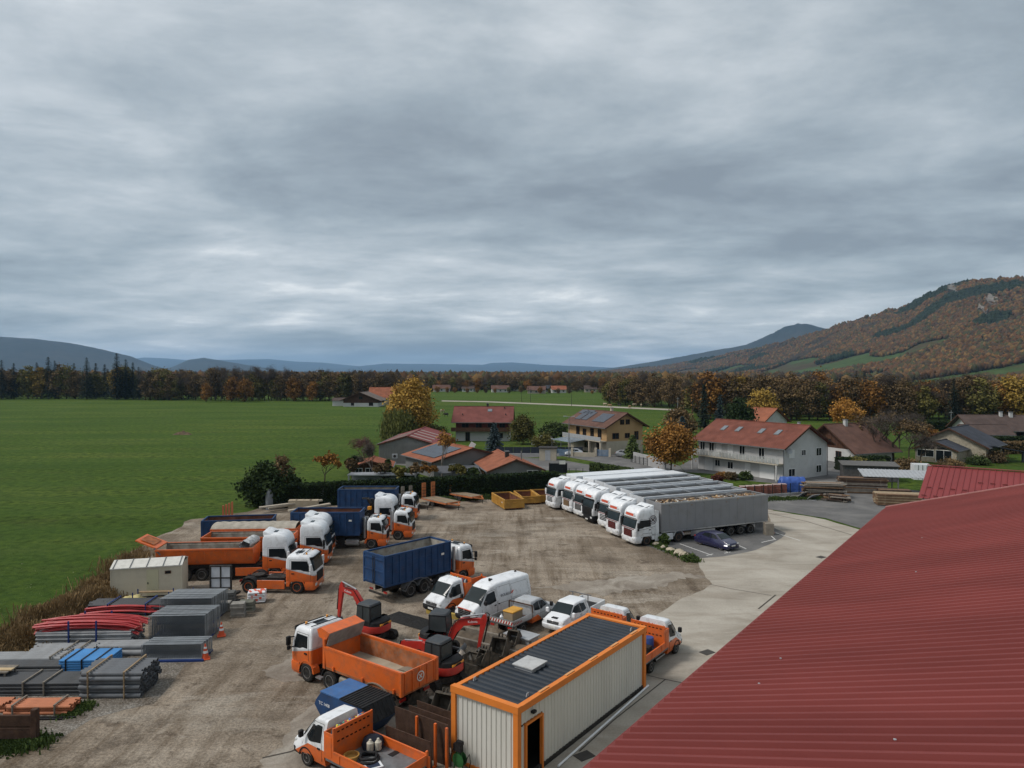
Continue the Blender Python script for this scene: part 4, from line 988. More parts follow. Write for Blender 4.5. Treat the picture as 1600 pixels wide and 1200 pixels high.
def daily(label, loc, rz, tray='open', group=None, name='flatbed_truck', load=None, lw=None):
    """cab-chassis light truck with orange body"""
    root = thing(name, label, 'truck', loc, rz, group)
    b = Body([(1.00, .42, .72, .78, .84, .70, .10), (.94, .38, .98, .86, .93, .80, .12), (.62, .36, 1.16, .92, .99, .82, .14), (.42, .36, 1.26, .92, .99, .80, .14), (-.30, .36, 2.05, .92, 1.0, .76, .12), (-.50, .36, 2.20, .92, 1.0, .80, .14), (-1.22, .36, 2.24, .92, 1.0, .82, .14)])
    b.build('cab', L_van, root); b.glass('windscreen', .36, -.26, .84, .72, M_glg, root)
    for s in (-1, 1):
        b.pane('side_window', [(.10, 1.30), (-.32, 1.94), (-.95, 1.96), (-1.0, 1.24), (-.2, 1.20)], s, M_gls, root)
        d = b.seam([(.28, .55), (.26, 1.28), (-.36, 2.02), (-1.03, 2.04), (-1.06, .55)], s, root); MB().box(-.95, -.78, s * 1.0 - .01, s * 1.0 + .03, 1.0, 1.07).build('door_handle', M_blk, d)
        mirror(root, .18, s * 1.12, 1.42); arch(root, 0, s * .90, .42, .22, M_blk, 5, 175, .06, 'wheel_arch', .36)
    front_face(b, root, .97, .80, 1.1, .22, .84, .72)
    MB().loft([[(x, y, z) for x, y in rrect(.55, x1, h, .25, .04, 4)] for z, x1, h in ((.30, .98, .86), (.40, 1.05, .95), (.62, 1.06, .97), (.70, 1.01, .94))]).build('bumper', M_blk, root, smooth=40)
    MB().cbox((1.065, 0, .50), (.02, .5, .11)).build('number_plate', M_plate, root)
    chassis(root, .4, -5.0, .72, .38); axle_wheels(root, [0], .36, .22, .88, False); axle_wheels(root, [-3.45], .36, .20, .92, True)
    x0, x1, w, z0 = -5.15, -1.40, 1.08, .86
    for s in (-1, 1): arch(root, -3.45, s * .86, .42, .44, M_blk, 10, 170); MB().beam((-1.6, s * .95, .5), (-2.9, s * .95, .5), .04, .08).build('side_guard', M_alu, root)
    MB().box(x0, x1, -w, w, z0 - .10, z0).build('tray_floor', M_gry, root)
    for s in (-1, 1):
        MB().box(x0 + .02, x1 - .50, s * w - .02, s * w + .02, z0 + .002, z0 + .40).build('dropside', M_org, root)
        MB().box(x0 + .02, x1 - .50, s * w - .035, s * w + .035, z0 + .36, z0 + .42).build('dropside_rail', M_org, root)
        for i in range(3): MB().cbox((lerp(x0 + .3, x1 - .9, i / 2), s * (w + .03), z0 + .2), (.06, .03, .34)).build('latch', M_org, root)
        MB().cbox((x0 - .06, s * .8, .70), (.05, .36, .12)).build('tail_lamp', M_tail, root)
        MB().box(x0 - .03, x0 + .05, s * w - .05, s * w + .05, z0 - .08, z0 + .55).build('corner_post', M_org, root)
    MB().box(x0 - .02, x0 + .02, -w + .06, w - .06, z0 + .002, z0 + .40).build('tailgate', M_org, root)
    # locker and headboard behind the cab
    MB().box(x1 - .50, x1 - .46, -w, w, z0, 2.15).build('headboard', M_org, root)
    lk = MB().box(x1 - .455, x1 + .10, -w, -w + .04, z0, 1.95).box(x1 - .455, x1 + .10, w - .04, w, z0, 1.95).box(x1 + .06, x1 + .10, -w + .04, w - .04, z0, 1.95).box(x1 - .455, x1 + .06, -w + .04, w - .04, 1.40, 1.44).build('locker', M_org, root)
    for s in (-1, 1): MB().box(x1 - .38, x1 + .03, s * (w + .006) - .006, s * (w + .006) + .006, z0 + .1, 1.8).build('locker_door', M_org, lk)
    for k in range(8): MB().cbox((x1 - .51, -w + .25 + k * .235, 1.62), (.02, .12, .05)).build('headboard_slot', M_dark, root)
    for k in range(8): MB().cbox((x1 - .51, -w + .25 + k * .235, 2.02), (.02, .12, .05)).build('headboard_slot', M_dark, root)
    for s in (-1, 1): MB().beam((x1 - .48, s * (w - .03), z0), (x1 - .48, s * (w - .03), 2.22), .07).build('headboard_post', M_org, root)
    MB().beam((x1 - .48, -w, 2.17), (x1 - .48, w, 2.17), .07).build('headboard_rail', M_org, root)
    rr = random.Random(load or 1); cols = [(.7, .6, .1), (.1, .3, .22), (.6, .6, .6), (.05, .06, .08), (.12, .2, .45), (.5, .12, .1)]
    for i in range(16):
        cc = rr.choice(cols); mm = mat('gear_%d' % cols.index(cc), cc, .6, var=.3, scale=5, dirt=.3)
        y = lerp(-w + .15, w - .15, (i + .5) / 16); zt_ = 1.46
        g = MB().loft([[(x1 - .22 + a * .16 * q, y + b2 * .09 * q, zt_ + hh) for a, b2 in ((1, 0), (.7, .7), (0, 1), (-.7, .7), (-1, 0), (-.7, -.7), (0, -1), (.7, -.7))] for q, hh in ((.9, 0), (1.1, .18), (.8, rr.uniform(.3, .62)), (.3, rr.uniform(.62, .7)))])
        tag(g.build('tool_bag', mm, None, smooth=50), 'gear bundle behind the cab of the ' + (lw or 'orange truck'), 'gear', 'gear in lockers of the ' + (lw or 'orange truck')); g_ = bpy.data.objects[-1] if False else None
        COL.objects[-1].matrix_world = Matrix.Translation(loc) @ Matrix.Rotation(rz, 4, 'Z')
    return root
def van(label, loc, rz):
    root = thing('panel_van', label, 'van', loc, rz)
    b = Body([(1.02, .42, .80, .80, .86, .74, .12), (.95, .36, 1.06, .92, .98, .82, .14), (.62, .34, 1.22, .96, 1.03, .84, .16), (.42, .34, 1.34, .96, 1.03, .84, .16), (-.38, .34, 2.10, .96, 1.035, .80, .14), (-.70, .34, 2.34, .96, 1.035, .80, .18), (-1.3, .34, 2.48, .96, 1.035, .82, .20), (-4.35, .34, 2.48, .96, 1.035, .82, .20), (-4.55, .36, 2.44, .95, 1.02, .80, .20)])
    b.build('body', L_mast, root); b.glass('windscreen', .36, -.44, .88, .74, M_glg, root)
    for s in (-1, 1):
        b.pane('side_window', [(.10, 1.36), (-.38, 1.96), (-.98, 2.02), (-1.02, 1.28), (-.3, 1.24)], s, M_gls, root)
        d = b.seam([(.28, .5), (.28, 1.32), (-.40, 2.05), (-1.08, 2.10), (-1.12, .5)], s, root); MB().box(-1.02, -.84, s * 1.03 - .01, s * 1.03 + .03, 1.05, 1.12).build('door_handle', M_blk, d)
        d2 = b.seam([(-1.18, .5), (-1.18, 2.2), (-2.5, 2.2), (-2.5, .5)], s, root, 'sliding_door'); MB().box(-1.36, -1.22, s * 1.03 - .01, s * 1.03 + .03, 1.08, 1.15).build('door_handle', M_blk, d2)
        b.seam([(-1.2, 1.12), (-4.4, 1.16)], s, root, 'side_moulding', .02); b.seam([(-2.6, 1.25), (-2.6, 2.15), (-4.3, 2.15), (-4.3, 1.25), (-2.6, 1.25)], s, root, 'pressed_panel', .010)
        mirror(root, .14, s * 1.18, 1.46); arch(root, 0, s * .94, .40, .20, M_blk, 5, 175, .05, 'wheel_arch', .35); arch(root, -3.6, s * .94, .40, .20, M_blk, 5, 175, .05, 'wheel_arch', .35)
        MB().cbox((-4.56, s * .93, 1.3), (.06, .10, .55)).build('tail_lamp', M_tail, root)
    front_face(b, root, 1.0, .82, 1.2, .40, .95, .76); MB().cbox((1.02, 0, 1.06), (.05, 1.3, .045)).build('bonnet_edge', M_sign, root)
    MB().loft([[(x, y, z) for x, y in rrect(.5, x1, h, .28, .04, 4)] for z, x1, h in ((.28, 1.02, .90), (.40, 1.09, .98), (.58, 1.09, 1.0), (.64, 1.04, .97))]).build('bumper', M_blk, root, smooth=40)
    MB().cbox((1.10, 0, .48), (.02, .5, .11)).build('number_plate', M_plate, root)
    axle_wheels(root, [0, -3.6], .35, .22, .88, False)
    for x, y in ((-1.3, .1), (-1.55, .0), (-1.5, -.12), (-4.2, -.2)): MB().lathe([(.09, 0), (.08, .07), (.03, .09)], 10, 'z').build('roof_vent', M_blk, root).location = (x, y, 2.49)
    text('BOUILLE', .26, mat('dark_lettering', (.07, .07, .09), .6), root, (-1.95, 1.045, 1.62), (R(90 - 4), 0, R(180)))
    MB().prism([(-2.55, 1.55), (-2.75, 1.74), (-2.62, 1.76), (-2.45, 1.60)], 'y', 1.040, 1.046).build('logo_mark', M_sign, root)
    return root
def pickup(label, loc, rz, style, name='pickup_truck'):
    root = thing(name, label, 'pickup', loc, rz); P = L_pick if style == 'tray' else M_wht
    b = Body([(.92, .48, .82, .74, .80, .68, .10), (.84, .42, 1.00, .82, .88, .74, .12), (.40, .42, 1.10, .86, .91, .78, .12), (.05, .42, 1.16, .86, .92, .78, .12), (-.62, .42, 1.70, .86, .92, .66, .10), (-.9, .42, 1.78, .86, .92, .68, .12), (-1.9 if style == 'tray' else -2.1, .42, 1.76, .86, .92, .68, .12), (-2.05 if style == 'tray' else -2.45, .42, 1.40 if style == 'tray' else 1.2, .86, .92, .70, .10)])
    b.build('body', P, root); b.glass('windscreen', .0, -.60, .76, .62, M_glg, root)
    for s in (-1, 1):
        b.pane('side_window', [(-.12, 1.18), (-.62, 1.62), (-1.12, 1.66), (-1.14, 1.14)], s, M_gls, root); b.pane('side_window', [(-1.22, 1.14), (-1.20, 1.66), (-1.74, 1.62), (-1.84, 1.16)], s, M_gls, root)
        for xx in ((.0, -1.18), (-1.18, -1.95)): d = b.seam([(xx[0], .55), (xx[0], 1.12), (xx[0], .9), (xx[1], .9), (xx[1], 1.66), (xx[1], .55)], s, root); MB().box(xx[1] + .05, xx[1] + .20, s * .92 - .01, s * .92 + .03, 1.0, 1.05).build('door_handle', M_alu, d)
        mirror(root, .0, s * 1.02, 1.22, P if style != 'tray' else M_blk); arch(root, 0, s * .84, .40, .20, P if style != 'tray' else M_gry, 5, 175, .05, 'wheel_arch', .37)
    front_face(b, root, .90, .82, .9, .20, .86, .64)
    MB().loft([[(x, y, z) for x, y in rrect(.5, x1, h, .25, .04, 4)] for z, x1, h in ((.36, .92, .80), (.46, .99, .88), (.66, .99, .89), (.70, .94, .86))]).build('bumper', P if style != 'tray' else M_gry, root, smooth=40)
    MB().cbox((1.0, 0, .56), (.02, .5, .11)).build('number_plate', M_plate, root)
    chassis(root, .3, -4.1, .68, .36); axle_wheels(root, [0, -3.1], .37, .25, .78, False)
    x0, x1, w, z0 = -4.25, -2.15, .95, .84
    if style == 'tray':
        MB().box(x0, x1, -w, w, z0 - .06, z0).build('tray_floor', M_gry, root)
        for s in (-1, 1):
            MB().box(x0, x1, s * w - .02, s * w + .02, z0 + .002, z0 + .33).build('dropside', M_alu, root); arch(root, -3.1, s * .80, .42, .30, M_blk, 10, 170)
            hz_ = MB()
            for k in range(6): hz_.prism([(x0 + .05 + k * .16, z0 + .08), (x0 + .13 + k * .16, z0 + .08), (x0 + .09 + k * .16 - .08, z0 + .24), (x0 + .01 + k * .16 - .0, z0 + .24)], 'y', s * (w + .022), s * (w + .028))
            hz_.build('hazard_stripe', M_tail, root)
            MB().cbox((x0 - .04, s * .7, .68), (.05, .3, .12)).build('tail_lamp', M_tail, root)
        tg = MB().box(x0 - .02, x0 + .02, -w, w, z0 + .002, z0 + .33).build('tailgate', M_alu, root); MB().box(x0 - .026, x0 - .021, -w + .05, w - .05, z0 + .06, z0 + .26).build('reflective_board', M_plate, tg)
        for k in range(9): MB().prism([(-w + .10 + k * .21, z0 + .06), (-w + .20 + k * .21, z0 + .06), (-w + .12 + k * .21, z0 + .26), (-w + .02 + k * .21 + .0, z0 + .26)], 'x', x0 - .032, x0 - .027).build('hazard_stripe', M_tail, tg)
        MB().beam((x1, -w, 1.62), (x1, w, 1.62), .07).beam((x1, -w, z0), (x1, -w, 1.62), .06).beam((x1, w, z0), (x1, w, 1.62), .06).build('headboard', M_rust, root)
    else:
        MB().box(x0 + .02, -2.4, -w + .05, w - .05, .78, .84).build('bed_floor', M_blk, root)
        for s in (-1, 1): MB().box(x0, -2.3, s * .90 - .03, s * .90 + .03, .55, 1.16).build('bed_side', P, root); arch(root, -3.1, s * .86, .42, .16, P, 5, 175, .05, 'wheel_arch', .37); MB().beam((-2.5, s * .6, 1.22), (-2.5, s * .6, 1.9), .05).build('ladder_rack', M_gry, root)
        MB().box(x0 - .03, x0 + .02, -.9, .9, .55, 1.16).build('tailgate', P, root); MB().beam((-2.5, -.85, 1.88), (-2.5, .85, 1.88), .05).build('rack_bar', M_gry, root)
        MB().box(-.55 + .9, -.15 + .9, -.22, .22, 1.03, 1.085).build('bonnet_scoop', M_blk, root)
    return root
def car(label, loc, rz, m, L=4.25, H=1.46, name='parked_car'):
    root = thing(name, label, 'car', loc, rz); k = L / 4.25; f = H / 1.46
    S_ = [(.82, .30, .62, .70, .76, .62, .10), (.76, .22, .74, .80, .86, .70, .12), (.30, .22, .92, .84, .89, .74, .12), (.0, .22, .99, .85, .90, .74, .12), (-.72, .22, 1.38, .85, .90, .60, .12), (-1.1, .22, 1.46, .85, .90, .60, .14), (-2.2, .22, 1.43, .85, .90, .60, .14), (-2.9, .22, 1.22, .85, .89, .60, .14), (-3.25, .24, .98, .84, .88, .68, .12), (-3.42, .34, .86, .76, .82, .66, .10)]
    b = Body([(x * k, zb, zt * f, hb, hm_, ht, r) for x, zb, zt, hb, hm_, ht, r in S_]); b.build('body', m, root)
    b.glass('windscreen', -.06 * k, -.74 * k, .70, .58, M_glg, root); b.glass('rear_window', -2.4 * k, -3.0 * k, .54, .58, M_gls, root)
    for s in (-1, 1):
        b.pane('side_window', [(-.42 * k, .98 * f), (-.86 * k, 1.30 * f), (-1.35 * k, 1.36 * f), (-1.36 * k, .98 * f)], s, M_gls, root, .012); b.pane('side_window', [(-1.44 * k, .98 * f), (-1.43 * k, 1.36 * f), (-2.15 * k, 1.33 * f), (-2.45 * k, 1.02 * f)], s, M_gls, root, .012)
        for xx in ((-.25, -1.40), (-1.40, -2.45)): d = b.seam([(xx[0] * k, .35), (xx[0] * k, .9), (xx[0] * k, .35), (xx[1] * k, .35), (xx[1] * k, .92)], s, root); MB().box(xx[1] * k + .05, xx[1] * k + .2, s * .90 - .01, s * .90 + .02, .82, .86).build('door_handle', m, d)
        mirror(root, -.35 * k, s * .98, 1.0 * f, m).scale = (.8, .8, .6)
        MB().cbox((.72 * k, s * .62, .66), (.20, .28, .12)).build('headlight', M_lamp, root, bevel=.03); MB().cbox((-3.38 * k, s * .64, .80), (.12, .28, .13)).build('tail_lamp', M_tail, root, bevel=.02)
        arch(root, 0, s * .80, .35, .18, M_blk, 5, 175, .03, 'wheel_arch', .31); arch(root, -2.6 * k, s * .80, .35, .18, M_blk, 5, 175, .03, 'wheel_arch', .31)
    MB().cbox((.80 * k, 0, .45), (.06, .9, .18)).build('grille', M_blk, root, bevel=.02); MB().cbox((.84 * k, 0, .52), (.02, .5, .11)).build('number_plate', M_plate, root)
    axle_wheels(root, [0, -2.6 * k], .31, .20, .76, False)
    return root
# ---------------------------------------------------------------- excavator
def bucket_mesh(w=.55, s=1.0):
    A = [(0, .50), (.12, .52), (.46, .30), (.50, .02), (.36, -.20), (.10, -.28), (-.28, -.22)]
    b = MB(); pr = [(x * s, z * s) for x, z in A]; inn = [(x * .90 - .01, z * .90) for x, z in pr]
    n = len(pr); loop = pr + inn[::-1]; m_ = len(loop)
    vs = [(x, y, z) for y in (-w / 2, w / 2) for x, z in loop]; b.add(vs, [(i, (i + 1) % m_, m_ + (i + 1) % m_, m_ + i) for i in range(m_)])
    for y in (-w / 2, w / 2): b.prism(pr, 'y', y - .015, y + .015)
    for k in range(4):
        y = lerp(-w / 2 + .05, w / 2 - .05, k / 3); b.prism([(-.26 * s, -.24 * s), (-.26 * s, -.16 * s), (-.44 * s, -.20 * s)], 'y', y - .04, y + .04)
    for y in (-.1, .1): b.prism([(0, .48 * s), (.2 * s, .44 * s), (.12 * s, .66 * s), (.0, .64 * s)], 'y', y - .02, y + .02)
    return b
def excavator(label, loc, rz, house=0.0, reach='fold', lab=True):
    root = thing('mini_excavator', label, 'excavator', loc, rz)
    for s in (-1, 1):
        lp = [(1.15 * math.cos(t) ** 1 * 1.0 if False else (0.92 * (1 if math.cos(t) > 0 else -1) + .27 * math.cos(t)), .29 + .28 * math.sin(t)) for t in [i * 2 * math.pi / 20 for i in range(20)]]
        tr = MB().prism(lp, 'y', s * .78 - .17, s * .78 + .17).build('track', M_tyre, root)
        pad = MB()
        for i in range(22):
            x = lerp(-1.0, 1.0, i / 21); pad.box(x - .02, x + .02, s * .78 - .18, s * .78 + .18, .565, .59)
        pad.build('track_pads', M_chs, tr)
        for x in (-.92, .92): MB().cyl((x, s * .78 - .19, .29), (x, s * .78 + .19, .29), .17, n=14).build('sprocket', M_chs, tr)
    MB().box(-.7, .7, -.62, .62, .25, .55).cyl((0, 0, .5), (0, 0, .72), .42, n=16).build('undercarriage', M_chs, root)
    bl = MB(); bl.grid(lambda y, t: (1.50 + .10 * math.sin(t * 3.14), y, .03 + t * .42), [-1.0, 1.0], [i / 5 for i in range(6)]); bl.box(1.46, 1.50, -1.0, 1.0, .03, .45); bl.beam((.6, -.4, .4), (1.5, -.4, .25), .12).beam((.6, .4, .4), (1.5, .4, .25), .12); bl.build('dozer_blade', M_gry, root)
    H_ = math.cos(house), math.sin(house)
    hs = bpy.data.objects.new('upper_house', MB().loft([[(x, y, z) for x, y in rrect(x0, x1, h, .2, .78, 6)] for z, x0, x1, h in ((.72, -.95, .80, .88), (.80, -1.02, .84, .92), (1.12, -1.02, .84, .92), (1.17, -1.0, .83, .91))]).mesh('upper_house', M_red, 40)); COL.objects.link(hs); hs.parent = root; hs.rotation_euler = (0, 0, house)
    MB().loft([[(x, y, z) for x, y in rrect(x0, x1, h, .1, .70, 6)] for z, x0, x1, h in ((1.172, -.98, -.25, .88), (1.40, -.94, -.28, .85), (1.50, -.80, -.32, .76))]).build('engine_hood', M_blk, hs, smooth=40)
    MB().box(-.2, .80, -.88, -.25, 1.171, 1.30).build('side_cover', M_blk, hs, bevel=.03)
    y0, y1, x0, x1 = -.22, .86, -.42, .74
    MB().loft([[(x, y + .32, z) for x, y in rrect(a, b_, h, .16, .12, 3)] for z, a, b_, h in ((2.34, x0 + .02, x1 - .08, .52), (2.42, x0, x1 - .05, .55), (2.50, x0 + .05, x1 - .12, .50))]).build('cab_roof', mat('dark_grey_roof', (.050, .056, .062), .5, dirt=.3), hs, smooth=40)
    for x, y in ((x0 + .04, y0 + .05), (x0 + .04, y1 - .05), (x1, y0 + .05), (x1, y1 - .05), (.2, y1 - .03)): MB().beam((x, y, 1.17), (x if x < .5 else x - .12, y, 2.38), .07).build('cab_post', M_blk, hs)
    for nm, a in (('cab_glass', [(x1 + .01, y0 + .08, 1.25), (x1 + .01, y1 - .08, 1.25), (x1 - .11, y1 - .08, 2.32), (x1 - .11, y0 + .08, 2.32)]), ('cab_glass', [(x0 + .08, y1 - .02, 1.45), (x1 - .03, y1 - .02, 1.45), (x1 - .12, y1 - .02, 2.32), (x0 + .08, y1 - .02, 2.32)]), ('cab_glass', [(x0 + .08, y0 + .02, 1.45), (x1 - .03, y0 + .02, 1.45), (x1 - .12, y0 + .02, 2.32), (x0 + .08, y0 + .02, 2.32)]), ('cab_glass', [(x0 + .02, y0 + .08, 1.55), (x0 + .02, y1 - .08, 1.55), (x0 + .02, y1 - .08, 2.3), (x0 + .02, y0 + .08, 2.3)])):
        A = [Vector(p) for p in a]; nn = (A[1] - A[0]).cross(A[2] - A[0]).normalized() * .012; b = MB(); b.add([p - nn for p in A] + [p + nn for p in A], [(3, 2, 1, 0), (4, 5, 6, 7)] + [(i, (i + 1) % 4, 4 + (i + 1) % 4, 4 + i) for i in range(4)])
        b.build(nm, glassy('cab_glass_grey', (.05, .058, .06), .12), hs)
    MB().box(x0 + .02, x1 - .05, y1 - .05, y1 + .015, 1.17, 1.47).build('cab_door_panel', M_blk, hs); MB().box(-.1, .35, .1, .6, 1.2, 1.7).box(-.15, -.02, .1, .6, 1.65, 2.1).build('seat', M_dark, hs)
    MB().box(-.96, -.90, -.5, .5, 1.20, 1.3).build('rear_lamp', M_amber, hs)
    if reach == 'fold': P = [(.95, 1.05), (1.30, 1.95), (1.85, 2.62), (2.95, 2.75)]; T = (3.0, 2.88); B_ = (3.28, .85)
    elif reach == 'low': P = [(.95, 1.0), (1.25, 1.40), (1.8, 1.62), (3.0, 1.42)]; T = (3.05, 1.52); B_ = (3.35, .82)
    else: P = [(.95, 1.0), (1.25, 1.7), (1.75, 2.2), (3.05, 2.35)]; T = (3.08, 2.48); B_ = (2.75, .75)
    yb = -.28; lo = []
    Q = []
    for i in range(len(P) - 1):
        for k in range(4): Q.append((lerp(P[i][0], P[i + 1][0], k / 4), lerp(P[i][1], P[i + 1][1], k / 4)))
    Q.append(P[-1])
    for i, (x, z) in enumerate(Q):
        a = Q[max(0, i - 1)]; c_ = Q[min(len(Q) - 1, i + 1)]; d = Vector((c_[0] - a[0], c_[1] - a[1])).normalized(); nx, nz = -d.y, d.x; hgt = .13 + .11 * math.sin(math.pi * (i + .6) / (len(Q) + .4))
        lo.append([(x + nx * hgt, yb - .10, z + nz * hgt), (x + nx * hgt, yb + .10, z + nz * hgt), (x - nx * hgt, yb + .10, z - nz * hgt), (x - nx * hgt, yb - .10, z - nz * hgt)])
    bo = MB().loft(lo).build('boom', M_red, hs)
    MB().box(.74, 1.05, yb - .2, yb + .2, .78, 1.25).build('swing_post', M_blk, hs, bevel=.03)
    st = MB(); d = Vector((B_[0] - T[0], B_[1] - T[1])).normalized(); n2 = Vector((-d.y, d.x))
    def sp_(t, o): p = Vector(T).lerp(Vector(B_), t) + n2 * o; return p
    lo = []
    for t_, h1 in ((-.16, .06), (0, .17), (.15, .17), (.5, .12), (1, .08)):
        a, c_ = sp_(t_, h1), sp_(t_, -h1); lo.append([(a.x, yb - .09, a.y), (a.x, yb + .09, a.y), (c_.x, yb + .09, c_.y), (c_.x, yb - .09, c_.y)])
    MB().loft(lo).build('stick', M_red, hs)
    MB().cyl((1.02, yb + .0, .86), (1.75, yb, 1.5 if reach == 'low' else 2.02), .055, n=8).build('boom_cylinder', M_blk, hs); MB().cyl((1.75, yb, {'fold': 2.9, 'low': 1.85}.get(reach, 2.5)), (sp_(-.14, 0).x, yb, sp_(-.14, 0).y + .05), .05, n=8).build('arm_cylinder', M_alu, hs)
    q0, q1 = sp_(.1, .26 if reach == 'fold' else .26), sp_(.78, .22); MB().cyl((q0.x, yb, q0.y), (q1.x, yb, q1.y), .045, n=8).build('bucket_cylinder', M_blk, hs)
    if reach != 'low': MB().tube([(.95, yb + .14, 1.3), (1.3, yb + .14, 2.2), (1.9, yb + .14, 2.9 if reach == 'fold' else 2.45), (2.7, yb + .14, 2.95 if reach == 'fold' else 2.6)], .025).tube([(.95, yb - .14, 1.3), (1.3, yb - .14, 2.25), (1.9, yb - .14, 2.88 if reach == 'fold' else 2.43), (2.7, yb - .14, 2.93 if reach == 'fold' else 2.58)], .025).build('hydraulic_hose', M_blk, hs)
    bk = bucket_mesh(.6, .9).build('bucket', M_gry, hs); bk.location = (B_[0] + .0, yb, B_[1] - .52)
    if lab:
        for s in (-1, 1):
            xm, zm = (P[2][0] + P[3][0]) / 2, (P[2][1] + P[3][1]) / 2; an = math.atan2(P[3][1] - P[2][1], P[3][0] - P[2][0])
            e_ = text('Kubota', .20, M_wht, hs, (xm, yb + s * .106, zm), (0, 0, 0)); e_.matrix_local = Matrix.Translation((xm, yb + s * .106, zm)) @ Matrix.Rotation(-an, 4, 'Y') @ (Matrix.Rotation(R(90), 4, 'X') if s < 0 else Matrix.Rotation(R(180), 4, 'Z') @ Matrix.Rotation(R(90), 4, 'X'))
            if s > 0: e_.matrix_local = Matrix.Translation((xm, yb + s * .106, zm)) @ Matrix.Rotation(-an, 4, 'Y') @ Matrix.Rotation(R(180), 4, 'Z') @ Matrix.Rotation(R(90), 4, 'X')
    return root
# ================================================================ vehicles in their places
SD = R(203.95); sdir = Vector((math.cos(SD), math.sin(SD), 0)); sn = Vector((-.406, .914, 0))
S1c = Vector((12.65, 71.2, 0))
OFF = [(0, 0), (-1.1, 3.5), (-1.55, 7.0), (-2.95, 10.3), (-3.7, 13.2), (-4.85, 15.9), (-6.7, 18.4)]
M_curt = mat('grey_curtain', (.235, .235, .240), .5, var=.05, scale=.5, dirt=.3, bump=.05); M_lgry = mat('light_grey_panel', (.50, .51, .52), .5, var=.08, scale=1, dirt=.35)
LW = livery('white_truck_paint', WHT, (.70, .71, .72), [(.6, 0)])
SEM = [('nearest white articulated truck with red grille and round emblem beside the blue car', 'red', M_maroon, 'grey curtain sided trailer heaped with wood waste beside the blue car', M_curt, 'load'),
       ('second white articulated truck with dark red grille, next to the one with the round emblem', 'red', M_maroon, 'open top trailer right behind the one heaped with wood waste', M_lgry, 'mesh'),
       ('white articulated truck with black grille slots, third from the parking bays', 'slots', None, 'open top trailer with mesh cover, third from the parking bays', M_lgry, 'mesh'),
       ('articulated truck with black front and white roof in the middle of the row', None, M_blk, 'open top trailer with mesh cover in the middle of the truck row', M_lgry, 'mesh'),
       ('white articulated truck mostly hidden behind the black fronted one', 'red', M_alu, 'open top trailer beside the long white box trailers', M_lgry, 'mesh'),
       ('white articulated truck with tan grille, second from the yellow skips', 'tan', mat('tan_grille', (.30, .19, .10), .5), 'long white box trailer with dark roof edge, second from the hedge', M_wht, 'box'),
       ('farthest white articulated truck with black grille slots, next to the yellow skips', 'slots', None, 'long white box trailer nearest the hedge', M_wht, 'box')]
for i, (lab, gr, gm_, tl, tm_, mode) in enumerate(SEM):
    p = S1c + Vector((*OFF[i], 0)); dark = i == 3
    t_ = tractor(lab, p, SD, 'high', LW, gr, gm_, M_rimr if i < 2 else M_rim, M_wht if i in (5, 6) else M_blk, True, LW, M_wht if not dark else M_blk, 'white articulated trucks parked side by side', bump_m=M_blk if dark else None)
    TR = box_trailer(tl, p, SD, tm_, mode, 'trailers of the articulated trucks')
    if mode == 'load':
        for k in range(12):
            for s in (-1, 1): MB().box(-2.6 - k * 1.06, -2.575 - k * 1.06, s * 1.31 - .006, s * 1.31 + .006, 1.25, 3.88).build('curtain_seam', M_curt, TR)
    if dark: MB().cbox((1.43, 0, 1.36), (.06, 2.1, .98)).build('dark_nose', M_blk, t_, bevel=.03)
    if i == 0:
        e_ = MB()
        for r0, r1 in ((.40, .46), (.27, .31)):
            n = 28; e_.add([(math.cos(k * 6.2832 / n) * r, 0, math.sin(k * 6.2832 / n) * r) for r in (r0, r1) for k in range(n)], [(k, (k + 1) % n, n + (k + 1) % n, n + k) for k in range(n)])
        e_.beam((-.18, 0, -.18), (.18, 0, .18), .008, .09).beam((-.18, 0, .18), (.18, 0, -.18), .008, .09)
        o = e_.build('round_emblem', mat('emblem_black', (.05, .03, .035), .5), t_); o.location = (-.93 + .28, 1.262, 2.85 - .35); o.scale = (.95, 1, .95)
        for P_ in ([(1.35, 1.42), (.9, 1.62), (.2, 1.66), (-.9, 1.86)], [(.62, 1.05), (.55, 1.22), (-.5, 1.24), (-.62, 1.06), (-.92, 1.0)]):
            MB().tube([(x, 1.248, z) for x, z in P_], .014, 4).build('body_stripe', M_blk, t_)
    if True:
        for s in (-1, 1): MB().tube([(1.0, s * .95, 3.12), (.6, s * .98, 3.46), (.1, s * .92, 3.66), (-.5, s * .95, 3.80)], .03, 4).build('roof_stripe', M_blk, t_)

def at(px, py, side, hd, tr=1.15):
    """centre of the front axle when its wheel on one side (+1 left) stands at a photo point"""
    g = G(px, py); return g - Vector((-math.sin(hd), math.cos(hd), 0)) * (side * tr)
# left row, facing right
hA = R(-3); tA = tractor('orange and white tractor unit without trailer, nearest of the left row', at(464, 928, -1, hA), hA, 'low', L_truck, None, M_blk, M_rimo, M_wht, False, M_org, group='orange and white trucks', trim=M_blk, xr=-.85)
hB = R(5); pB = at(429, 905, -1, hB)
tractor('tall orange and white tractor unit with flame print behind the bare tractor', pB, hB, 'high', L_truck, None, M_blk, M_rim, M_wht, False, M_org, group='orange and white trucks', deflect=False, trim=M_blk)
tB = tipper_trailer('orange tipper trailer with raised tailgate and open load space', pB, hB, 'up', 'roll')
for o in kids(bpy.data.objects['tractor_unit.008']) if False else []: pass
hC = R(3); pC1 = G(510, 885) + Vector((-1.4, 1.2, 0)); pC2 = pC1 + Vector((-.55, 3.3, 0))
tractor('tall orange and white tractor unit in front of its covered twin', pC1, hC, 'high', L_truck, None, M_blk, M_rim, M_blk, False, M_org, group='orange and white trucks', deflect=False, trim=M_blk)
tipper_trailer('orange tipper trailer with open brown load space, second of the left row', pC1, hC, 'shut', None)
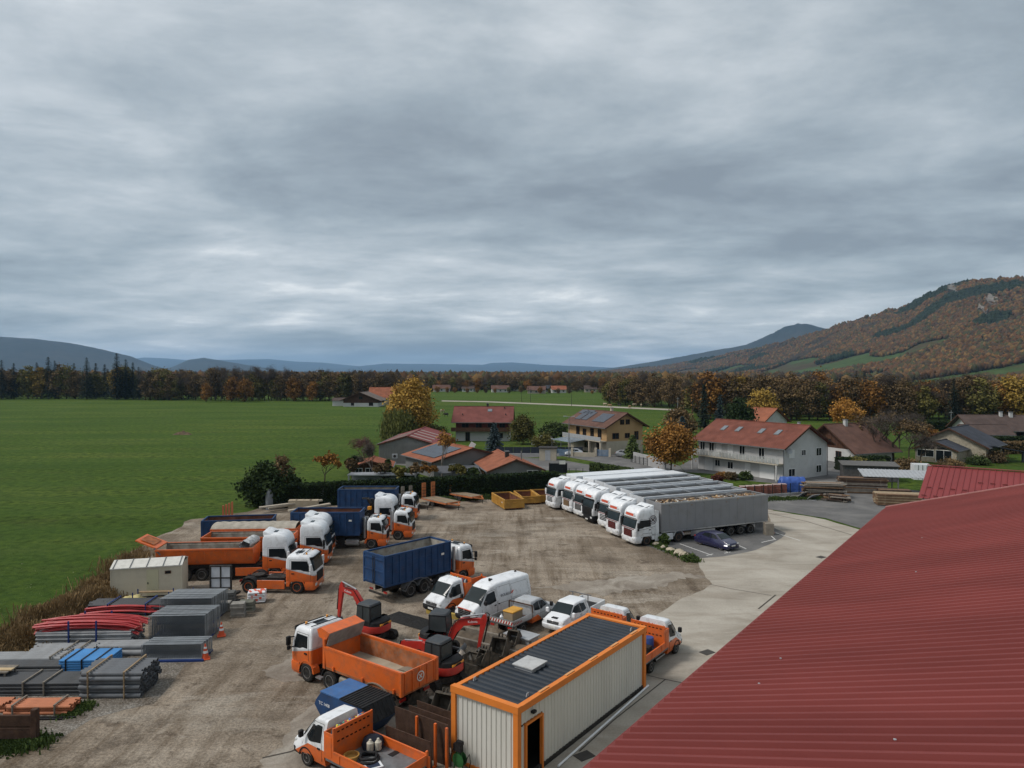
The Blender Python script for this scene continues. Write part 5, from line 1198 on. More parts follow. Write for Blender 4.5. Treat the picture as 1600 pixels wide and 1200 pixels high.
tractor('tall orange and white tractor unit half hidden beside the blue container truck', pC2, hC, 'high', L_truck, None, M_blk, M_rim, M_blk, False, M_org, group='orange and white trucks', deflect=False, trim=M_blk)
tipper_trailer('orange tipper trailer under a beige tarpaulin', pC2, hC, 'shut', 'tarp')
hE = R(1); pE = at(580, 858, -1, hE)
hook_truck('orange and white hooklift truck carrying the blue container with rusty inside', pE, hE, group='orange and white trucks')
def on_truck(p, h, x0, z): return Vector(p) + Vector((math.cos(h), math.sin(h), 0)) * x0 + Vector((0, 0, z))
roro('blue roll off container with rust red inside on the hooklift truck of the left row', on_truck(pE, hE, -7.55, 1.17), hE, M_rustin)
hF = R(-2); pF2 = at(621.5, 844, -1, hF)
hook_truck('orange and white low cab truck at the front of the left row end', pF2, hF, crane=False, group='orange and white trucks')
pF1 = Vector((-13.6, 77.6, 0)); f1 = thing('crane_truck', 'tall cab orange and white truck with black loader crane between the container trucks', 'truck', pF1, hF, 'orange and white trucks')
truck_cab(f1, 'high', L_truck, -.95); chassis(f1, .6, -6); axle_wheels(f1, [0], .52, .32, 1.04, False); axle_wheels(f1, [-4.2], .52, .28, 1.1, True)
MB().box(-1.75, -1.15, -.35, .35, 1.0, 2.6).beam((-1.45, 0, 2.5), (-1.7, -1.0, 3.5), .24).beam((-1.7, -1.0, 3.5), (-2.6, .6, 3.2), .2).cyl((-1.45, 0, 2.5), (-1.45, 0, 3.3), .2, n=10).build('loader_crane', M_blk, f1)
MB().box(-1.78, -1.4, -.9, -.38, 2.25, 2.55).build('crane_valve', M_amber, f1); MB().box(-6, -1.9, -1.2, 1.2, 1.0, 1.15).build('flatbed', M_gry, f1)
hG = R(0); pG = Vector((-12.2, 83.2, 0))
hook_truck('orange and white hooklift truck farthest back by the hedge', pG, hG, group='orange and white trucks')
roro('blue roll off container with pale inside on the truck by the hedge', on_truck(pG, hG, -7.55, 1.17), hG, M_bin)
roro('low blue container with dark rusty inside on the ground at the meadow edge', G(312, 815, 2.35) - Vector((0, -1.25, 2.35)), R(9), M_rustin, 2.35, 6.6)
# centre
hK = math.atan2(4.7, 4.37); cK = Vector((-9.23, 52.3, 0)); kf = Vector((math.cos(hK), math.sin(hK), 0)); kl = Vector((-kf.y, kf.x, 0))
cK = cK + kl * 1.22
pK = cK + kf * 7.75
hook_truck('orange and white hooklift truck seen from behind with a tall blue container', pK, hK, group='orange and white trucks')
roro('tall clean blue container on the truck in the middle of the yard', on_truck(pK, hK, -7.75, 1.10), hK, mat('pale_worn_inside', (.33, .31, .27), .85, var=.25, scale=1.3, dirt=.8, dcol=(.16, .08, .04)), 2.40, 6.4)
hL = R(228)
daily('white and orange flatbed truck facing the camera between the blue container and the white van', G(676, 962) + Vector((.65, .72, 0)) + Vector((-.1, .1, 0)), hL, group='orange flatbed trucks', load=2, lw='flatbed truck beside the white van')
hM = R(226.5); van('white high roof panel van with dark lettering on its side', G(725, 976) + Vector((.72, .75, 0)) * .98, hM)
hN = ANG_U; pN = at(857, 970, -1, hN, .78)
pickup('silver grey pickup with aluminium tray and orange door panel', pN, hN, 'tray')
tb = thing('diesel_tank', 'small tan fuel tank with yellow lid on the pickup tray', 'tank', pN + UX * -3.0 + Vector((0, 0, .85)), hN)
MB().box(-.55, .55, -.4, .4, 0, .50).build('tank_body', mat('tan_plastic', (.30, .23, .15), .7, dirt=.5), tb, bevel=.04); MB().box(-.58, .58, -.43, .43, .502, .60).build('tank_lid', mat('yellow_lid', (.58, .30, .05), .6, dirt=.4), tb, bevel=.03)
cn = MB().lathe([(.11, 0), (.12, .03), (.12, .30), (.05, .38), (.05, .44)], 12, 'z').build('jerrycan', M_wht, None, smooth=40); tag(cn, 'white plastic can on the pickup tray', 'can'); cn.location = pN + UX * -3.85 + VX * -.3 + Vector((0, 0, .845))
hO = ANG_U + math.pi; pickup('white pickup with black bonnet scoop facing the camera behind the site container', G(852, 990) + UX * .95 + VX * .55, hO, 'cab')
hP = ANG_U; pQ = at(1055, 1021, -1, hP, .90)
daily('white and orange flatbed truck with blue drums parked beside the container end', pQ, hP, group='orange flatbed trucks', load=4, lw='flatbed truck at the container end')
daily('orange and white caged flatbed truck half hidden behind the container roof', pQ - VX * 2.95 + UX * .35, hP, group='orange flatbed trucks', load=6, lw='flatbed truck behind the container roof')
for k, (a, b_) in enumerate(((-2.35, .35), (-2.35, -.30), (-2.95, .1))):
    d = MB().lathe([(.27, 0), (.29, .04), (.29, .30), (.30, .33), (.29, .36), (.29, .66), (.27, .70)], 16, 'z').build('drum', mat('blue_drum', (.04, .08, .26), .5, dirt=.3), None, smooth=40); tag(d, 'blue plastic drum on the flatbed by the container end', 'drum', 'blue drums'); d.location = pQ + UX * a + VX * -b_ + Vector((0, 0, .865))
gb = MB().box(-.5, .5, -.4, .4, 0, .35).cyl((0, -.42, .2), (0, .42, .2), .22, n=12).box(-.3, .2, -.3, .3, .35, .6).build('generator', M_blk, None); tag(gb, 'dark generator on the flatbed by the container end', 'generator'); gb.location = pQ + UX * -2.4 + VX * .62 + Vector((0, 0, .865)) + UX * -1.0; gb.rotation_euler = (0, 0, hP)
# excavators
excavator('mini excavator with raised folded boom behind the dump truck cab', Vector((-8.7, 45.4, 0)), ANG_V + math.pi + R(6), 0, 'fold')
excavator('mini excavator with roofed cab and boom stretched towards the site container', Vector((-4.55, 43.2, 0)), R(-14), 0, 'reach')
excavator('red mini excavator with its tail towards the camera behind the dump truck tail', Vector((-3.7, 39.2, 0)), R(118), R(30), 'low', False)
# dump truck
hS = ANG_V + math.pi; pS = at(481, 1065, 1, hS, 1.12)
dt = thing('dump_truck', 'orange and white four axle dump truck with empty sandy tipper body', 'truck', pS, hS, 'orange and white trucks')
truck_cab(dt, 'low', L_truck, -.45, win=(-.1, .98)); chassis(dt, .6, -7.0); axle_wheels(dt, [0, -1.9], .53, .34, 1.05, False); axle_wheels(dt, [-4.9, -6.25], .53, .28, 1.1, True)
for s in (-1, 1):
    arch(dt, -1.9, s * 1.02, .60, .42, M_blk, 8, 172); arch(dt, -5.57, s * 1.0, 1.30, .62, mat('mudguard_tan', (.22, .19, .15), .8, dirt=.5), 20, 160, .05, 'mudguard', .06); tank(dt, -3.9, -2.7, s * .9, .66, .33, mat('tank_tan', (.24, .21, .17), .6, .3, dirt=.6))
    MB().box(-1.2, -.75, s * .95, s * 1.2, .42, .50).build('step', M_alu, dt); MB().cbox((-7.02, s * .85, .8), (.06, .4, .15)).build('tail_lamp', M_tail, dt)
x0, x1, w, z0, z1 = -7.35, -1.55, 1.24, 1.28, 2.32
sand = mat('sandy_floor', (.37, .31, .23), .95, var=.2, scale=1.2, bump=.4)
MB().box(x0, x1, -w, w, z0 - .12, z0).build('tipper_floor', M_orgin, dt); MB().grid(lambda x, y: (x, y, z0 + .05 + .05 * mn.noise((x * .7, y * .9, 2))), [lerp(x0 + .05, x1 - .05, i / 14) for i in range(15)], [lerp(-w + .05, w - .05, i / 6) for i in range(7)]).build('sand_layer', sand, dt, smooth=80)
for s in (-1, 1):
    MB().prism([(s * w, z0), (s * (w + .06), z1 - .08), (s * (w + .06), z1), (s * (w - .03), z1), (s * (w - .05), z0)], 'x', x0, x1).build('tipper_side', M_org, dt)
    MB().box(x0 + .06, x1 - .06, s * (w - .055) - .004, s * (w - .055) + .004, z0 + .02, z1 - .10).build('worn_lining', M_orgin, dt)
    MB().beam((x0, s * (w + .02), z1), (x1, s * (w + .02), z1), .12, .10).build('side_rail', M_org, dt)
    for i in range(3): MB().cbox((lerp(x0 + .5, x1 - .8, i / 2), s * (w + .07), z0 + .06), (.10, .06, .20)).build('hinge', M_org, dt)
    MB().box(x0 - .06, x0 + .10, s * w - .09, s * w + .09, z0 - .1, z1 + .03).build('corner_post', M_org, dt); MB().box(x1 - .10, x1 + .06, s * w - .06, s * w + .06, z0 - .1, z1 + .42).build('front_post', M_org, dt)
tg = MB().box(x0 - .03, x0 + .03, -w + .08, w - .08, z0 - .02, z1 - .02).build('tailgate', M_org, dt)
for k in range(5): MB().box(x0 - .075, x0 - .03, lerp(-w + .2, w - .2, k / 4) - .04, lerp(-w + .2, w - .2, k / 4) + .04, z0, z1 - .06).build('tailgate_rib', M_org, tg)
n = 20; em = MB(); em.add([(x0 - .082, math.cos(k * 6.2832 / n) * r, 1.82 + math.sin(k * 6.2832 / n) * r) for r in (.20, .26) for k in range(n)], [(k, (k + 1) % n, n + (k + 1) % n, n + k) for k in range(n)]); em.beam((x0 - .083, -.1, 1.72), (x0 - .083, .1, 1.92), .006, .06).beam((x0 - .083, .1, 1.72), (x0 - .083, -.1, 1.92), .006, .06)
em.build('round_emblem', M_plate, tg)
MB().box(x1 - .04, x1 + .02, -w, w, z0 - .02, z1 + .40).build('front_board', M_org, dt)
MB().prism([(x1 - .10, z1 + .32), (x1 - .42, z1 + .78), (x1 + .35, z1 + .95), (x1 + .62, z1 + .80), (x1 + .45, z1 + .42)], 'y', -w + .02, w - .02).build('cab_guard', M_org, dt)
MB().prism([(x1 - .115, z1 - .02), (x1 - .42, z1 + .76), (x1 - .435, z1 + .755), (x1 - .14, z1 - .02)], 'y', -w + .03, w - .03).build('guard_plate', mat('bare_metal', (.32, .31, .30), .5, .4, var=.2, dirt=.5), dt)
# bottom small tipper
hU = ANG_V + math.pi; pU = at(481, 1196, 1, hU, .90)
daily('white and orange flatbed truck at the bottom edge with gear in its tray', pU, hU, group='orange flatbed trucks', load=9, lw='flatbed truck at the bottom edge')
car('dark blue hatchback parked on the asphalt beside the grey trailer', G(1152, 862) + Vector((-.5, .75, 0)) + Vector((-.25, .1, 0)), R(-58), mat('dark_blue_paint', (.018, .018, .060), .25, var=.1, coat=.6, dirt=.15))
car('small silver car on the road in front of the solar roofed house', G(888, 713) + Vector((0, .8, 0)), R(180), mat('silver_paint', (.45, .46, .47), .3, .4, var=.05, coat=.4), 3.7, 1.5)
car('grey car parked by the gate post of the house with solar panels', G(985, 716) + Vector((0, .6, 0)), R(-50), mat('grey_car_paint', (.24, .25, .26), .3, .4, var=.05, coat=.4), 4.0, 1.5)
# ================================================================ buildings
M_roofr = mat('maroon_sheet', (.190, .046, .041), .6, var=.16, scale=.6, dirt=.35, dcol=(.115, .027, .026), spec=.12, stretch=(1, .12, 1))
M_roof2 = mat('maroon_sheet_light', (.21, .045, .045), .6, var=.07, scale=.4, spec=.12)
M_concw = mat('grey_render', (.36, .355, .35), .9, var=.10, scale=.7, dirt=.25, bump=.1)
def tiles(name, col, var=.22):
    if name in MAT: return MAT[name]
    m = mat(name, col, .85, var=var, scale=.6, dirt=.4, dcol=tuple(c * .45 for c in col), detail=9); t = m.node_tree; b = t.nodes['Principled BSDF']
    wv = t.nodes.new('ShaderNodeTexWave'); wv.inputs['Scale'].default_value = 1.15; wv.inputs['Distortion'].default_value = .4; wv.bands_direction = 'X'
    t.links.new([n for n in t.nodes if n.type == 'TEX_COORD'][0].outputs['Object'], wv.inputs['Vector'])
    bp = t.nodes.new('ShaderNodeBump'); bp.inputs['Strength'].default_value = .6; bp.inputs['Distance'].default_value = .06
    t.links.new(wv.outputs['Fac'], bp.inputs['Height']); t.links.new(bp.outputs[0], b.inputs['Normal']); return m
T_red = tiles('red_tiles', (.168, .060, .042)); T_org = tiles('orange_tiles', (.27, .098, .055)); T_brn = tiles('brown_tiles', (.125, .068, .052)); T_drk = tiles('slate_tiles', (.052, .056, .068)); T_dbr = tiles('dark_brown_tiles', (.085, .060, .052)); T_mar = tiles('maroon_tiles', (.175, .062, .052))
W_wht = mat('white_render', (.50, .495, .48), .9, var=.07, scale=.5, dirt=.25); W_crm = mat('cream_render', (.42, .37, .29), .9, var=.08, scale=.6, dirt=.2); W_ylw = mat('ochre_render', (.40, .26, .13), .9, var=.08, scale=.6); W_gry = mat('dark_grey_render', (.17, .17, .165), .9, var=.1, scale=.6)
W_wood = mat('dark_wood', (.075, .038, .024), .85, var=.3, scale=3, stretch=(1, 1, .2)); W_redw = mat('red_brown_wood', (.105, .030, .020), .8, var=.25, scale=3); W_stone = mat('stone_wall', (.33, .29, .22), .9, var=.25, scale=2, bump=.3)
M_frame = mat('window_frame_white', (.66, .66, .64), .6, var=.03); M_framed = mat('window_frame_brown', (.10, .05, .03), .7); M_solar = mat('solar_cells', (.040, .045, .060), .22, var=.2, scale=2); M_pale = mat('pale_metal', (.40, .41, .42), .45, .3, var=.1)

def house(name, label, loc, rz, L, Wd, eave, rise, roof_m, wall_m, over=.6, wins=(), base=None, cat='house', th=.18, group=None, wood_gable=None, frame=None):
    """gabled house, ridge along local x; wins = (face, along, z0, w, h, kind)"""
    r = thing(name, label, cat, loc, rz, group); k = rise / (Wd / 2)
    w = MB(); w.box(-L / 2, L / 2, -Wd / 2, Wd / 2, -.3, eave); w.build('wall', wall_m, r)
    g = MB(); g.prism([(-Wd / 2, eave), (Wd / 2, eave), (0, eave + rise)], 'x', -L / 2, L / 2); g.build('gable_wall', wood_gable or wall_m, r)
    if base: MB().box(-L / 2 - .03, L / 2 + .03, -Wd / 2 - .03, Wd / 2 + .03, -.3, base[0]).build('ground_floor_wall', base[1], r)
    for s in (-1, 1):
        y1 = s * (Wd / 2 + over); ze = eave - over * k; n = max(2, int(L + 2 * over)); b = MB()
        P = [(0, eave + rise + .02), (y1, ze + .02), (y1, ze + .02 + th), (0, eave + rise + .02 + th)]
        b.prism(P, 'x', -L / 2 - over, L / 2 + over); o = b.build('roof', roof_m, r)
        MB().beam((-L / 2 - over, y1 + s * .07, ze + .10), (L / 2 + over, y1 + s * .07, ze + .10), .14, .12).build('gutter', M_gry, o)
        for x in (-L / 2 - over - .02, L / 2 + over + .02): MB().beam((x, 0, eave + rise + .06), (x, y1, ze + .06), .05, .26).build('barge_board', W_wood, o)
    MB().beam((-L / 2 - over, 0, eave + rise + .02 + th), (L / 2 + over, 0, eave + rise + .02 + th), .28, .14).build('ridge', roof_m, r)
    for f, a, z0, ww, hh, kind in wins:
        m = MB(); pn = MB(); d = .05
        def bx(B, u0, u1, z0_, z1_, o0, o1):
            if f == 'S': B.box(u0, u1, -Wd / 2 - o1, -Wd / 2 - o0, z0_, z1_)
            elif f == 'N': B.box(u0, u1, Wd / 2 + o0, Wd / 2 + o1, z0_, z1_)
            elif f == 'E': B.box(L / 2 + o0, L / 2 + o1, u0, u1, z0_, z1_)
            else: B.box(-L / 2 - o1, -L / 2 - o0, u0, u1, z0_, z1_)
        o0 = .035 if base and z0 < base[0] else .0
        for u0, u1, za, zb in ((a - ww / 2 - .07, a - ww / 2, z0, z0 + hh), (a + ww / 2, a + ww / 2 + .07, z0, z0 + hh), (a - ww / 2 - .07, a + ww / 2 + .07, z0 + hh, z0 + hh + .08), (a - ww / 2 - .10, a + ww / 2 + .10, z0 - .08, z0)): bx(m, u0, u1, za, zb, o0, o0 + .07)
        if kind != 'garage': bx(m, a - .03, a + .03, z0, z0 + hh, o0, o0 + .06)
        fr_ = m.build('door' if kind in ('door', 'garage') else 'window', frame or M_frame, r)
        bx(pn, a - ww / 2, a + ww / 2, z0, z0 + hh, o0 + .0, o0 + .03)
        pn.build('panel' if kind in ('garage', 'shut') else 'pane', {'garage': M_frame, 'shut': M_frame, 'door': M_frame if False else M_gls}.get(kind, M_gls), fr_)
    return r
def chimney(r, x, y, z0, z1, m=None, s=.5):
    o = MB().box(x - s / 2, x + s / 2, y - s / 2, y + s / 2, z0, z1).build('chimney', m or W_crm, r); MB().box(x - s * .65, x + s * .65, y - s * .65, y + s * .65, z1 + .002, z1 + .1).build('chimney_cap', M_gry, o)
def skylight(r, x, yf, eave, rise, Wd, w=.8, l=1.1, s=-1, th=.2, m=None, name='roof_window'):
    k = rise / (Wd / 2); z = lambda y: eave + rise - abs(y) * k + .03 + th; y0, y1 = s * (yf - l / 2), s * (yf + l / 2); b = MB()
    b.add([(x - w / 2, y0, z(y0)), (x + w / 2, y0, z(y0)), (x + w / 2, y1, z(y1)), (x - w / 2, y1, z(y1)), (x - w / 2, y0, z(y0) + .09), (x + w / 2, y0, z(y0) + .09), (x + w / 2, y1, z(y1) + .09), (x - w / 2, y1, z(y1) + .09)], [(3, 2, 1, 0), (4, 5, 6, 7), (0, 1, 5, 4), (1, 2, 6, 5), (2, 3, 7, 6), (3, 0, 4, 7)])
    o = b.build(name, m or M_gry, r)
    if name == 'roof_window':
        b = MB(); i = .08; b.add([(x - w / 2 + i, lerp(y0, y1, .1), z(lerp(y0, y1, .1)) + .10), (x + w / 2 - i, lerp(y0, y1, .1), z(lerp(y0, y1, .1)) + .10), (x + w / 2 - i, lerp(y0, y1, .9), z(lerp(y0, y1, .9)) + .10), (x - w / 2 + i, lerp(y0, y1, .9), z(lerp(y0, y1, .9)) + .10)], [(0, 1, 2, 3)]); b.build('pane', mat('sky_glass', (.16, .18, .20), .12), o)
    return o
def dirz(v): return math.atan2(v[1], v[0])

# --- the big hall with the maroon corrugated roof under the camera
ZE = 11.0; E1 = G(1384, 795, ZE); E0 = G(920, 1200, ZE); ue = (E0 - E1).normalized(); ve = Vector((-ue.y, ue.x, 0))
if ve.x < 0: ve = -ve
wh = thing('warehouse', 'huge hall with maroon corrugated metal roof filling the lower right', 'building', (E1.x, E1.y, 0), dirz(-ue)); wh_rz = dirz(-ue)
Lh, Wh, sl = 62.0, 13.0, .292
rp_ = MB(); prof = []; pit = .265; x = -Lh
while x < -.001:
    for dx, dz in ((0, 0), (.150, 0), (.172, .075), (.236, .075)): prof.append((min(x + dx, 0), dz))
    x += pit
prof.append((0, 0)); n = len(prof)
for y0, y1, z0_, z1_ in ((0, -Wh, 0, Wh * sl), (-Wh, -2 * Wh, Wh * sl, 0)):
    rp_.add([(a, y0, ZE + z0_ + h) for a, h in prof] + [(a, y1, ZE + z1_ + h) for a, h in prof], [(i, i + 1, n + i + 1, n + i) for i in range(n - 1)])
rp_.build('roof', M_roofr, wh)
MB().box(-Lh, -.25, -2 * Wh + .3, -.30, -.3, ZE - .25).build('wall', mat('beige_cladding', (.40, .38, .34), .6), wh)
MB().prism([(-.35, ZE - .25), (-2 * Wh + .35, ZE - .25), (-Wh, ZE + Wh * sl - .3)], 'x', -.35, -.25).build('gable_wall', mat('beige_cladding', (.4, .38, .34)), wh)
for s, (ya, yb_, za, zb_) in enumerate(((0, -Wh, ZE, ZE + Wh * sl), (-Wh, -2 * Wh, ZE + Wh * sl, ZE))): MB().beam((.03, ya, za + .03), (.03, yb_, zb_ + .03), .10, .16).build('rake_trim', mat('pink_trim', (.40, .19, .17), .5), wh)
MB().beam((-Lh, .05, ZE - .10), (0, .05, ZE - .10), .12, .14).build('gutter', M_roofr, wh); MB().beam((-Lh, -Wh, ZE + Wh * sl + .08), (0, -Wh, ZE + Wh * sl + .08), .4, .06).build('ridge_cap', M_roofr, wh)
rr = random.Random(4)
for i in range(7):
    a, b_ = rr.uniform(-26, -4), rr.uniform(.6, 9); MB().lathe([(.02, .05), (.022, .062), (.004, .066)], 6, 'z').build('roof_screw', M_pale, wh).location = (a, -b_, ZE + b_ * sl)
# --- second hall behind it
an = thing('annexe_hall', 'smaller hall with light maroon ribbed roof and snow guards behind the big roof', 'building', (39.4, 70.0, 0), dirz(-ue)); prof = []
Ln, Wn, z_e, z_r = 17.0, 7.4, 4.7, 7.05; y = 0.0
while y > -Ln:
    for dy, dz in ((0, 0), (-.40, 0), (-.43, .07), (-.47, .07)): prof.append((y + dy, dz))
    y -= .5
n = len(prof); b = MB()
b.add([(0, a, z_e + h) for a, h in prof] + [(Wn, a, z_r + h) for a, h in prof], [(i, i + 1, n + i + 1, n + i) for i in range(n - 1)]); b.add([(Wn, a, z_r + h) for a, h in prof] + [(2 * Wn, a, z_e + h) for a, h in prof], [(i, i + 1, n + i + 1, n + i) for i in range(n - 1)]); b.build('roof', M_roof2, an)
MB().box(.4, 2 * Wn - .4, -Ln, -.3, -.3, z_e - .1).build('wall', mat('beige_cladding', (.4, .38, .34)), an); MB().prism([(.4, z_e - .1), (2 * Wn - .4, z_e - .1), (Wn, z_r - .1)], 'y', -.36, -.3).build('gable_wall', mat('beige_cladding', (.4, .38, .34)), an)
MB().beam((Wn, .05, z_r + .1), (Wn, -Ln, z_r + .1), .35, .06).build('ridge_cap', M_roof2, an)
for row, (f, off) in enumerate(((.06, 0), (.30, .25), (.55, 4.4))):
    for i in range(14):
        yy = -.45 - off - i * 1.0; MB().cbox((Wn * f, yy, lerp(z_e, z_r, f) + .12), (.06, .42, .10)).build('snow_guard', M_maroon, an)

# --- white site container with dark ribbed roof
A = G(808, 1105, 3.3); B = G(1005, 980, 3.3); cu_ = (B - A).normalized(); rzc = dirz(cu_); LC, WC_, HC = (B - A).length, 3.35, 3.3
sc = thing('site_container', 'large white ribbed site container with orange frame and dark roof', 'container', (A.x, A.y, 0), rzc)
M_cw = mat('white_cladding', (.60, .58, .53), .5, var=.05, scale=.7, dirt=.35, dcol=(.36, .34, .30), stretch=(1, 1, .15)); M_corg = mat('orange_frame', (.68, .20, .035), .5, var=.06, scale=1, dirt=.15); M_croof = mat('dark_blue_sheet', (.020, .027, .037), .6, var=.3, scale=.6, dirt=.4, dcol=(.045, .047, .05), spec=.25)
def ribbed(p0, p1, z0_, z1_, nrm, pit, dep, skip=None):
    p0, p1, nrm = Vector(p0), Vector(p1), Vector(nrm); Lw = (p1 - p0).length; d = (p1 - p0).normalized(); P = []; x = 0.0
    while x < Lw:
        for dx, o in ((0, 0), (pit * .6, 0), (pit * .7, dep), (pit * .9, dep)):
            if x + dx < Lw: P.append((x + dx, o))
        x += pit
    P.append((Lw, 0)); b = MB(); n = len(P); b.add([p0 + d * a + nrm * o + Vector((0, 0, z0_)) for a, o in P] + [p0 + d * a + nrm * o + Vector((0, 0, z1_)) for a, o in P], [(i, i + 1, n + i + 1, n + i) for i in range(n - 1)]); return b
D0, D1, DZ = .55, 1.75, 2.35
ribbed((D1 + .08, 0, 0), (LC - .1, 0, 0), .22, HC - .2, (0, -1, 0), .26, .03).build('side_wall', M_cw, sc)
ribbed((.12, 0, 0), (D0 - .05, 0, 0), .22, DZ + .02, (0, -1, 0), .26, .03).build('side_wall', M_cw, sc); ribbed((.12, 0, 0), (D1 + .08, 0, 0), DZ + .1, HC - .2, (0, -1, 0), .26, .03).build('side_wall', M_cw, sc)
ribbed((0, .12, 0), (0, WC_ - .1, 0), .15, HC - .2, (-1, 0, 0), .26, .035).build('end_wall', M_cw, sc); ribbed((LC, WC_ - .1, 0), (LC, .1, 0), .15, HC - .2, (1, 0, 0), .26, .035).build('end_wall', M_cw, sc); ribbed((LC - .1, WC_, 0), (.1, WC_, 0), .15, HC - .2, (0, 1, 0), .26, .03).build('side_wall', M_cw, sc)
for xa in (0, LC):
    for ya in (0, WC_): MB().box(xa - .12, xa + .12, ya - .12, ya + .12, 0, HC - .12).build('corner_post', M_corg, sc)
for ya in (0, WC_): MB().box(.12, LC - .12, ya - .13, ya + .10, HC - .26, HC + .02).build('roof_beam', M_corg, sc); MB().box(.12, LC - .12, ya - .06, ya + .06, .02, .22).build('floor_beam', M_chs, sc)
for xa in (0, LC): MB().box(xa - .14, xa + .14, -.14, WC_ + .14, HC - .24, HC + .05).build('roof_beam', M_corg, sc); MB().box(xa - .06, xa + .06, .12, WC_ - .12, .02, .16).build('floor_beam', M_corg, sc)
b = MB(); P = []; x = .14
while x < LC - .16:
    for dx, o in ((0, 0), (.16, 0), (.22, .06), (.32, .06)): P.append((min(x + dx, LC - .14), o))
    x += .385
n = len(P); b.add([(a, .10, HC - .06 + o) for a, o in P] + [(a, WC_ - .10, HC - .06 + o) for a, o in P], [(i, i + 1, n + i + 1, n + i) for i in range(n - 1)]); b.build('roof_sheet', M_croof, sc)
hp = G(828, 1041, HC); hl = hp - Vector((A.x, A.y, 0)); hx = hl.x * cu_.x + hl.y * cu_.y; hy = -hl.x * cu_.y + hl.y * cu_.x
hh = MB().box(hx - .55, hx + .55, hy - .5, hy + .5, HC - .06, HC + .14).build('roof_hatch', M_pale, sc, bevel=.03); MB().box(hx - .62, hx + .62, hy - .57, hy + .57, HC + .142, HC + .19).build('hatch_lid', mat('hatch_white', (.45, .45, .44), .6, var=.15, scale=2, dirt=.4), hh)
for xx, yy in ((1.0, .25), (LC - .9, .3), (.9, WC_ - .3)): MB().tube([(xx, yy, HC - .02), (xx + .05, yy, HC + .12), (xx + .14, yy, HC + .12), (xx + .16, yy, HC - .02)], .025).build('lifting_eye', M_pale, sc)
for k in range(5): MB().box(1.6 + k * 2.1, 2.3 + k * 2.1, -.05, .07, HC + .022, HC + .06).build('roof_clip', mat('pale_orange', (.62, .30, .12), .5), sc)
MB().box(D0 - .06, D0 + .04, -.10, .05, 0, DZ + .05).box(D1 - .04, D1 + .06, -.10, .05, 0, DZ + .05).box(D0 + .04, D1 - .04, -.09, .05, DZ - .03, DZ + .05).build('door_frame', M_corg, sc)
MB().box(.14, 4.0, .9, .94, .2, HC - .3).box(.14, LC, .1, WC_ - .1, .0, .2).build('inner_wall', M_dark, sc); MB().cbox((1.05, -.10, 2.75), (.22, .16, .10)).build('wall_lamp', M_blk, sc)
wp = MB().cyl((0, 0, .06), (9.6, -.15, .06), .05, n=8).build('plastic_pipe', M_wht); tag(wp, 'long thin white pipe lying on the concrete along the site container', 'pipe'); q = G(872, 1200); wp.location = (q.x, q.y, .02); wp.rotation_euler = (0, 0, dirz(G(1020, 1062) - q))
MB_g = MB().box(-.4, .4, -.3, .3, 0, .02)
for k, (px, py) in enumerate(((913, 1182), (1105, 1020), (1283, 871))):
    o = MB_g.build('drain_cover', mat('cast_iron', (.06, .055, .05), .8)); tag(o, ('iron drain cover in the concrete near the container end', 'iron drain cover beside the flatbed truck', 'round manhole cover near the far end of the big roof')[k], 'drain cover'); q = G(px, py); o.location = (q.x, q.y, .024); o.rotation_euler = (0, 0, .6)

# --- white house with the long balcony
a = Vector((-.55, .835, 0)).normalized(); bv = Vector((.835, .55, 0)); C = Vector((42, 111.7, 0)); L, Wd = 17.2, 11.3; ctr = C + a * (L / 2) + bv * (Wd / 2); rz = dirz(-a)
h1 = house('white_house', 'long white two storey house with rust red roof and full length balcony', ctr, rz, L, Wd, 5.35, 2.9, T_red, W_wht, .9,
    [('S', x, 3.0, 1.0, 1.75, k) for x, k in ((-7.6, 'w'), (-5.6, 'w'), (-4.0, 'shut'), (-1.6, 'shut'), (.8, 'w'), (4.6, 'w'))] + [('S', -4.3, .95, 1.0, 1.0, 'w'), ('S', -1.6, .8, 1.1, 1.1, 'w'), ('S', 1.9, .05, .95, 2.0, 'shut'), ('S', 5.6, .05, 2.6, 2.3, 'garage'), ('S', -6.2, .05, 1.6, 2.2, 'garage')] +
    [('E', -3.6, 3.5, 1.2, 1.1, 'shut'), ('E', -.6, 3.7, 1.0, .8, 'w'), ('E', 3.4, 3.4, 1.3, 1.2, 'w'), ('E', -3.6, .6, 1.5, 1.1, 'w'), ('E', 3.4, .7, 1.3, 1.1, 'w')])
bl = MB().box(-L / 2 - .4, L / 2, -Wd / 2 - 1.4, -Wd / 2 - .01, 2.48, 2.66).build('balcony', W_crm, h1)
MB().box(-L / 2 - .4, L / 2, -Wd / 2 - 1.42, -Wd / 2 - 1.36, 3.58, 3.66).build('handrail', M_pale, bl)
for i in range(26): x = lerp(-L / 2 - .3, L / 2 - .1, i / 25); MB().box(x - .29, x + .29, -Wd / 2 - 1.41, -Wd / 2 - 1.38, 2.70, 3.52).build('balcony_panel', mat('balcony_glass', (.34, .35, .34), .4, var=.25, scale=.8, dirt=.4), bl)
for x in (-L / 2 - .2, L / 2 - .3): MB().cyl((x, -Wd / 2 - 1.3, 0), (x, -Wd / 2 - 1.3, 2.5), .13, n=10).build('column', W_wht, h1)
for x in (-5.5, -2.4, 2.2, 5.4): skylight(h1, x, 2.6, 5.35, 2.9, Wd, .9, 1.3)
MB().cyl((L / 2 + .08, -Wd / 2 - .05, 0), (L / 2 + .08, -Wd / 2 - .05, 5.0), .06, n=8).build('downpipe', M_gry, h1); MB().cyl((L / 2 + .08, Wd / 2 + .05, 0), (L / 2 + .08, Wd / 2 + .05, 4.8), .06, n=8).build('downpipe', M_gry, h1)
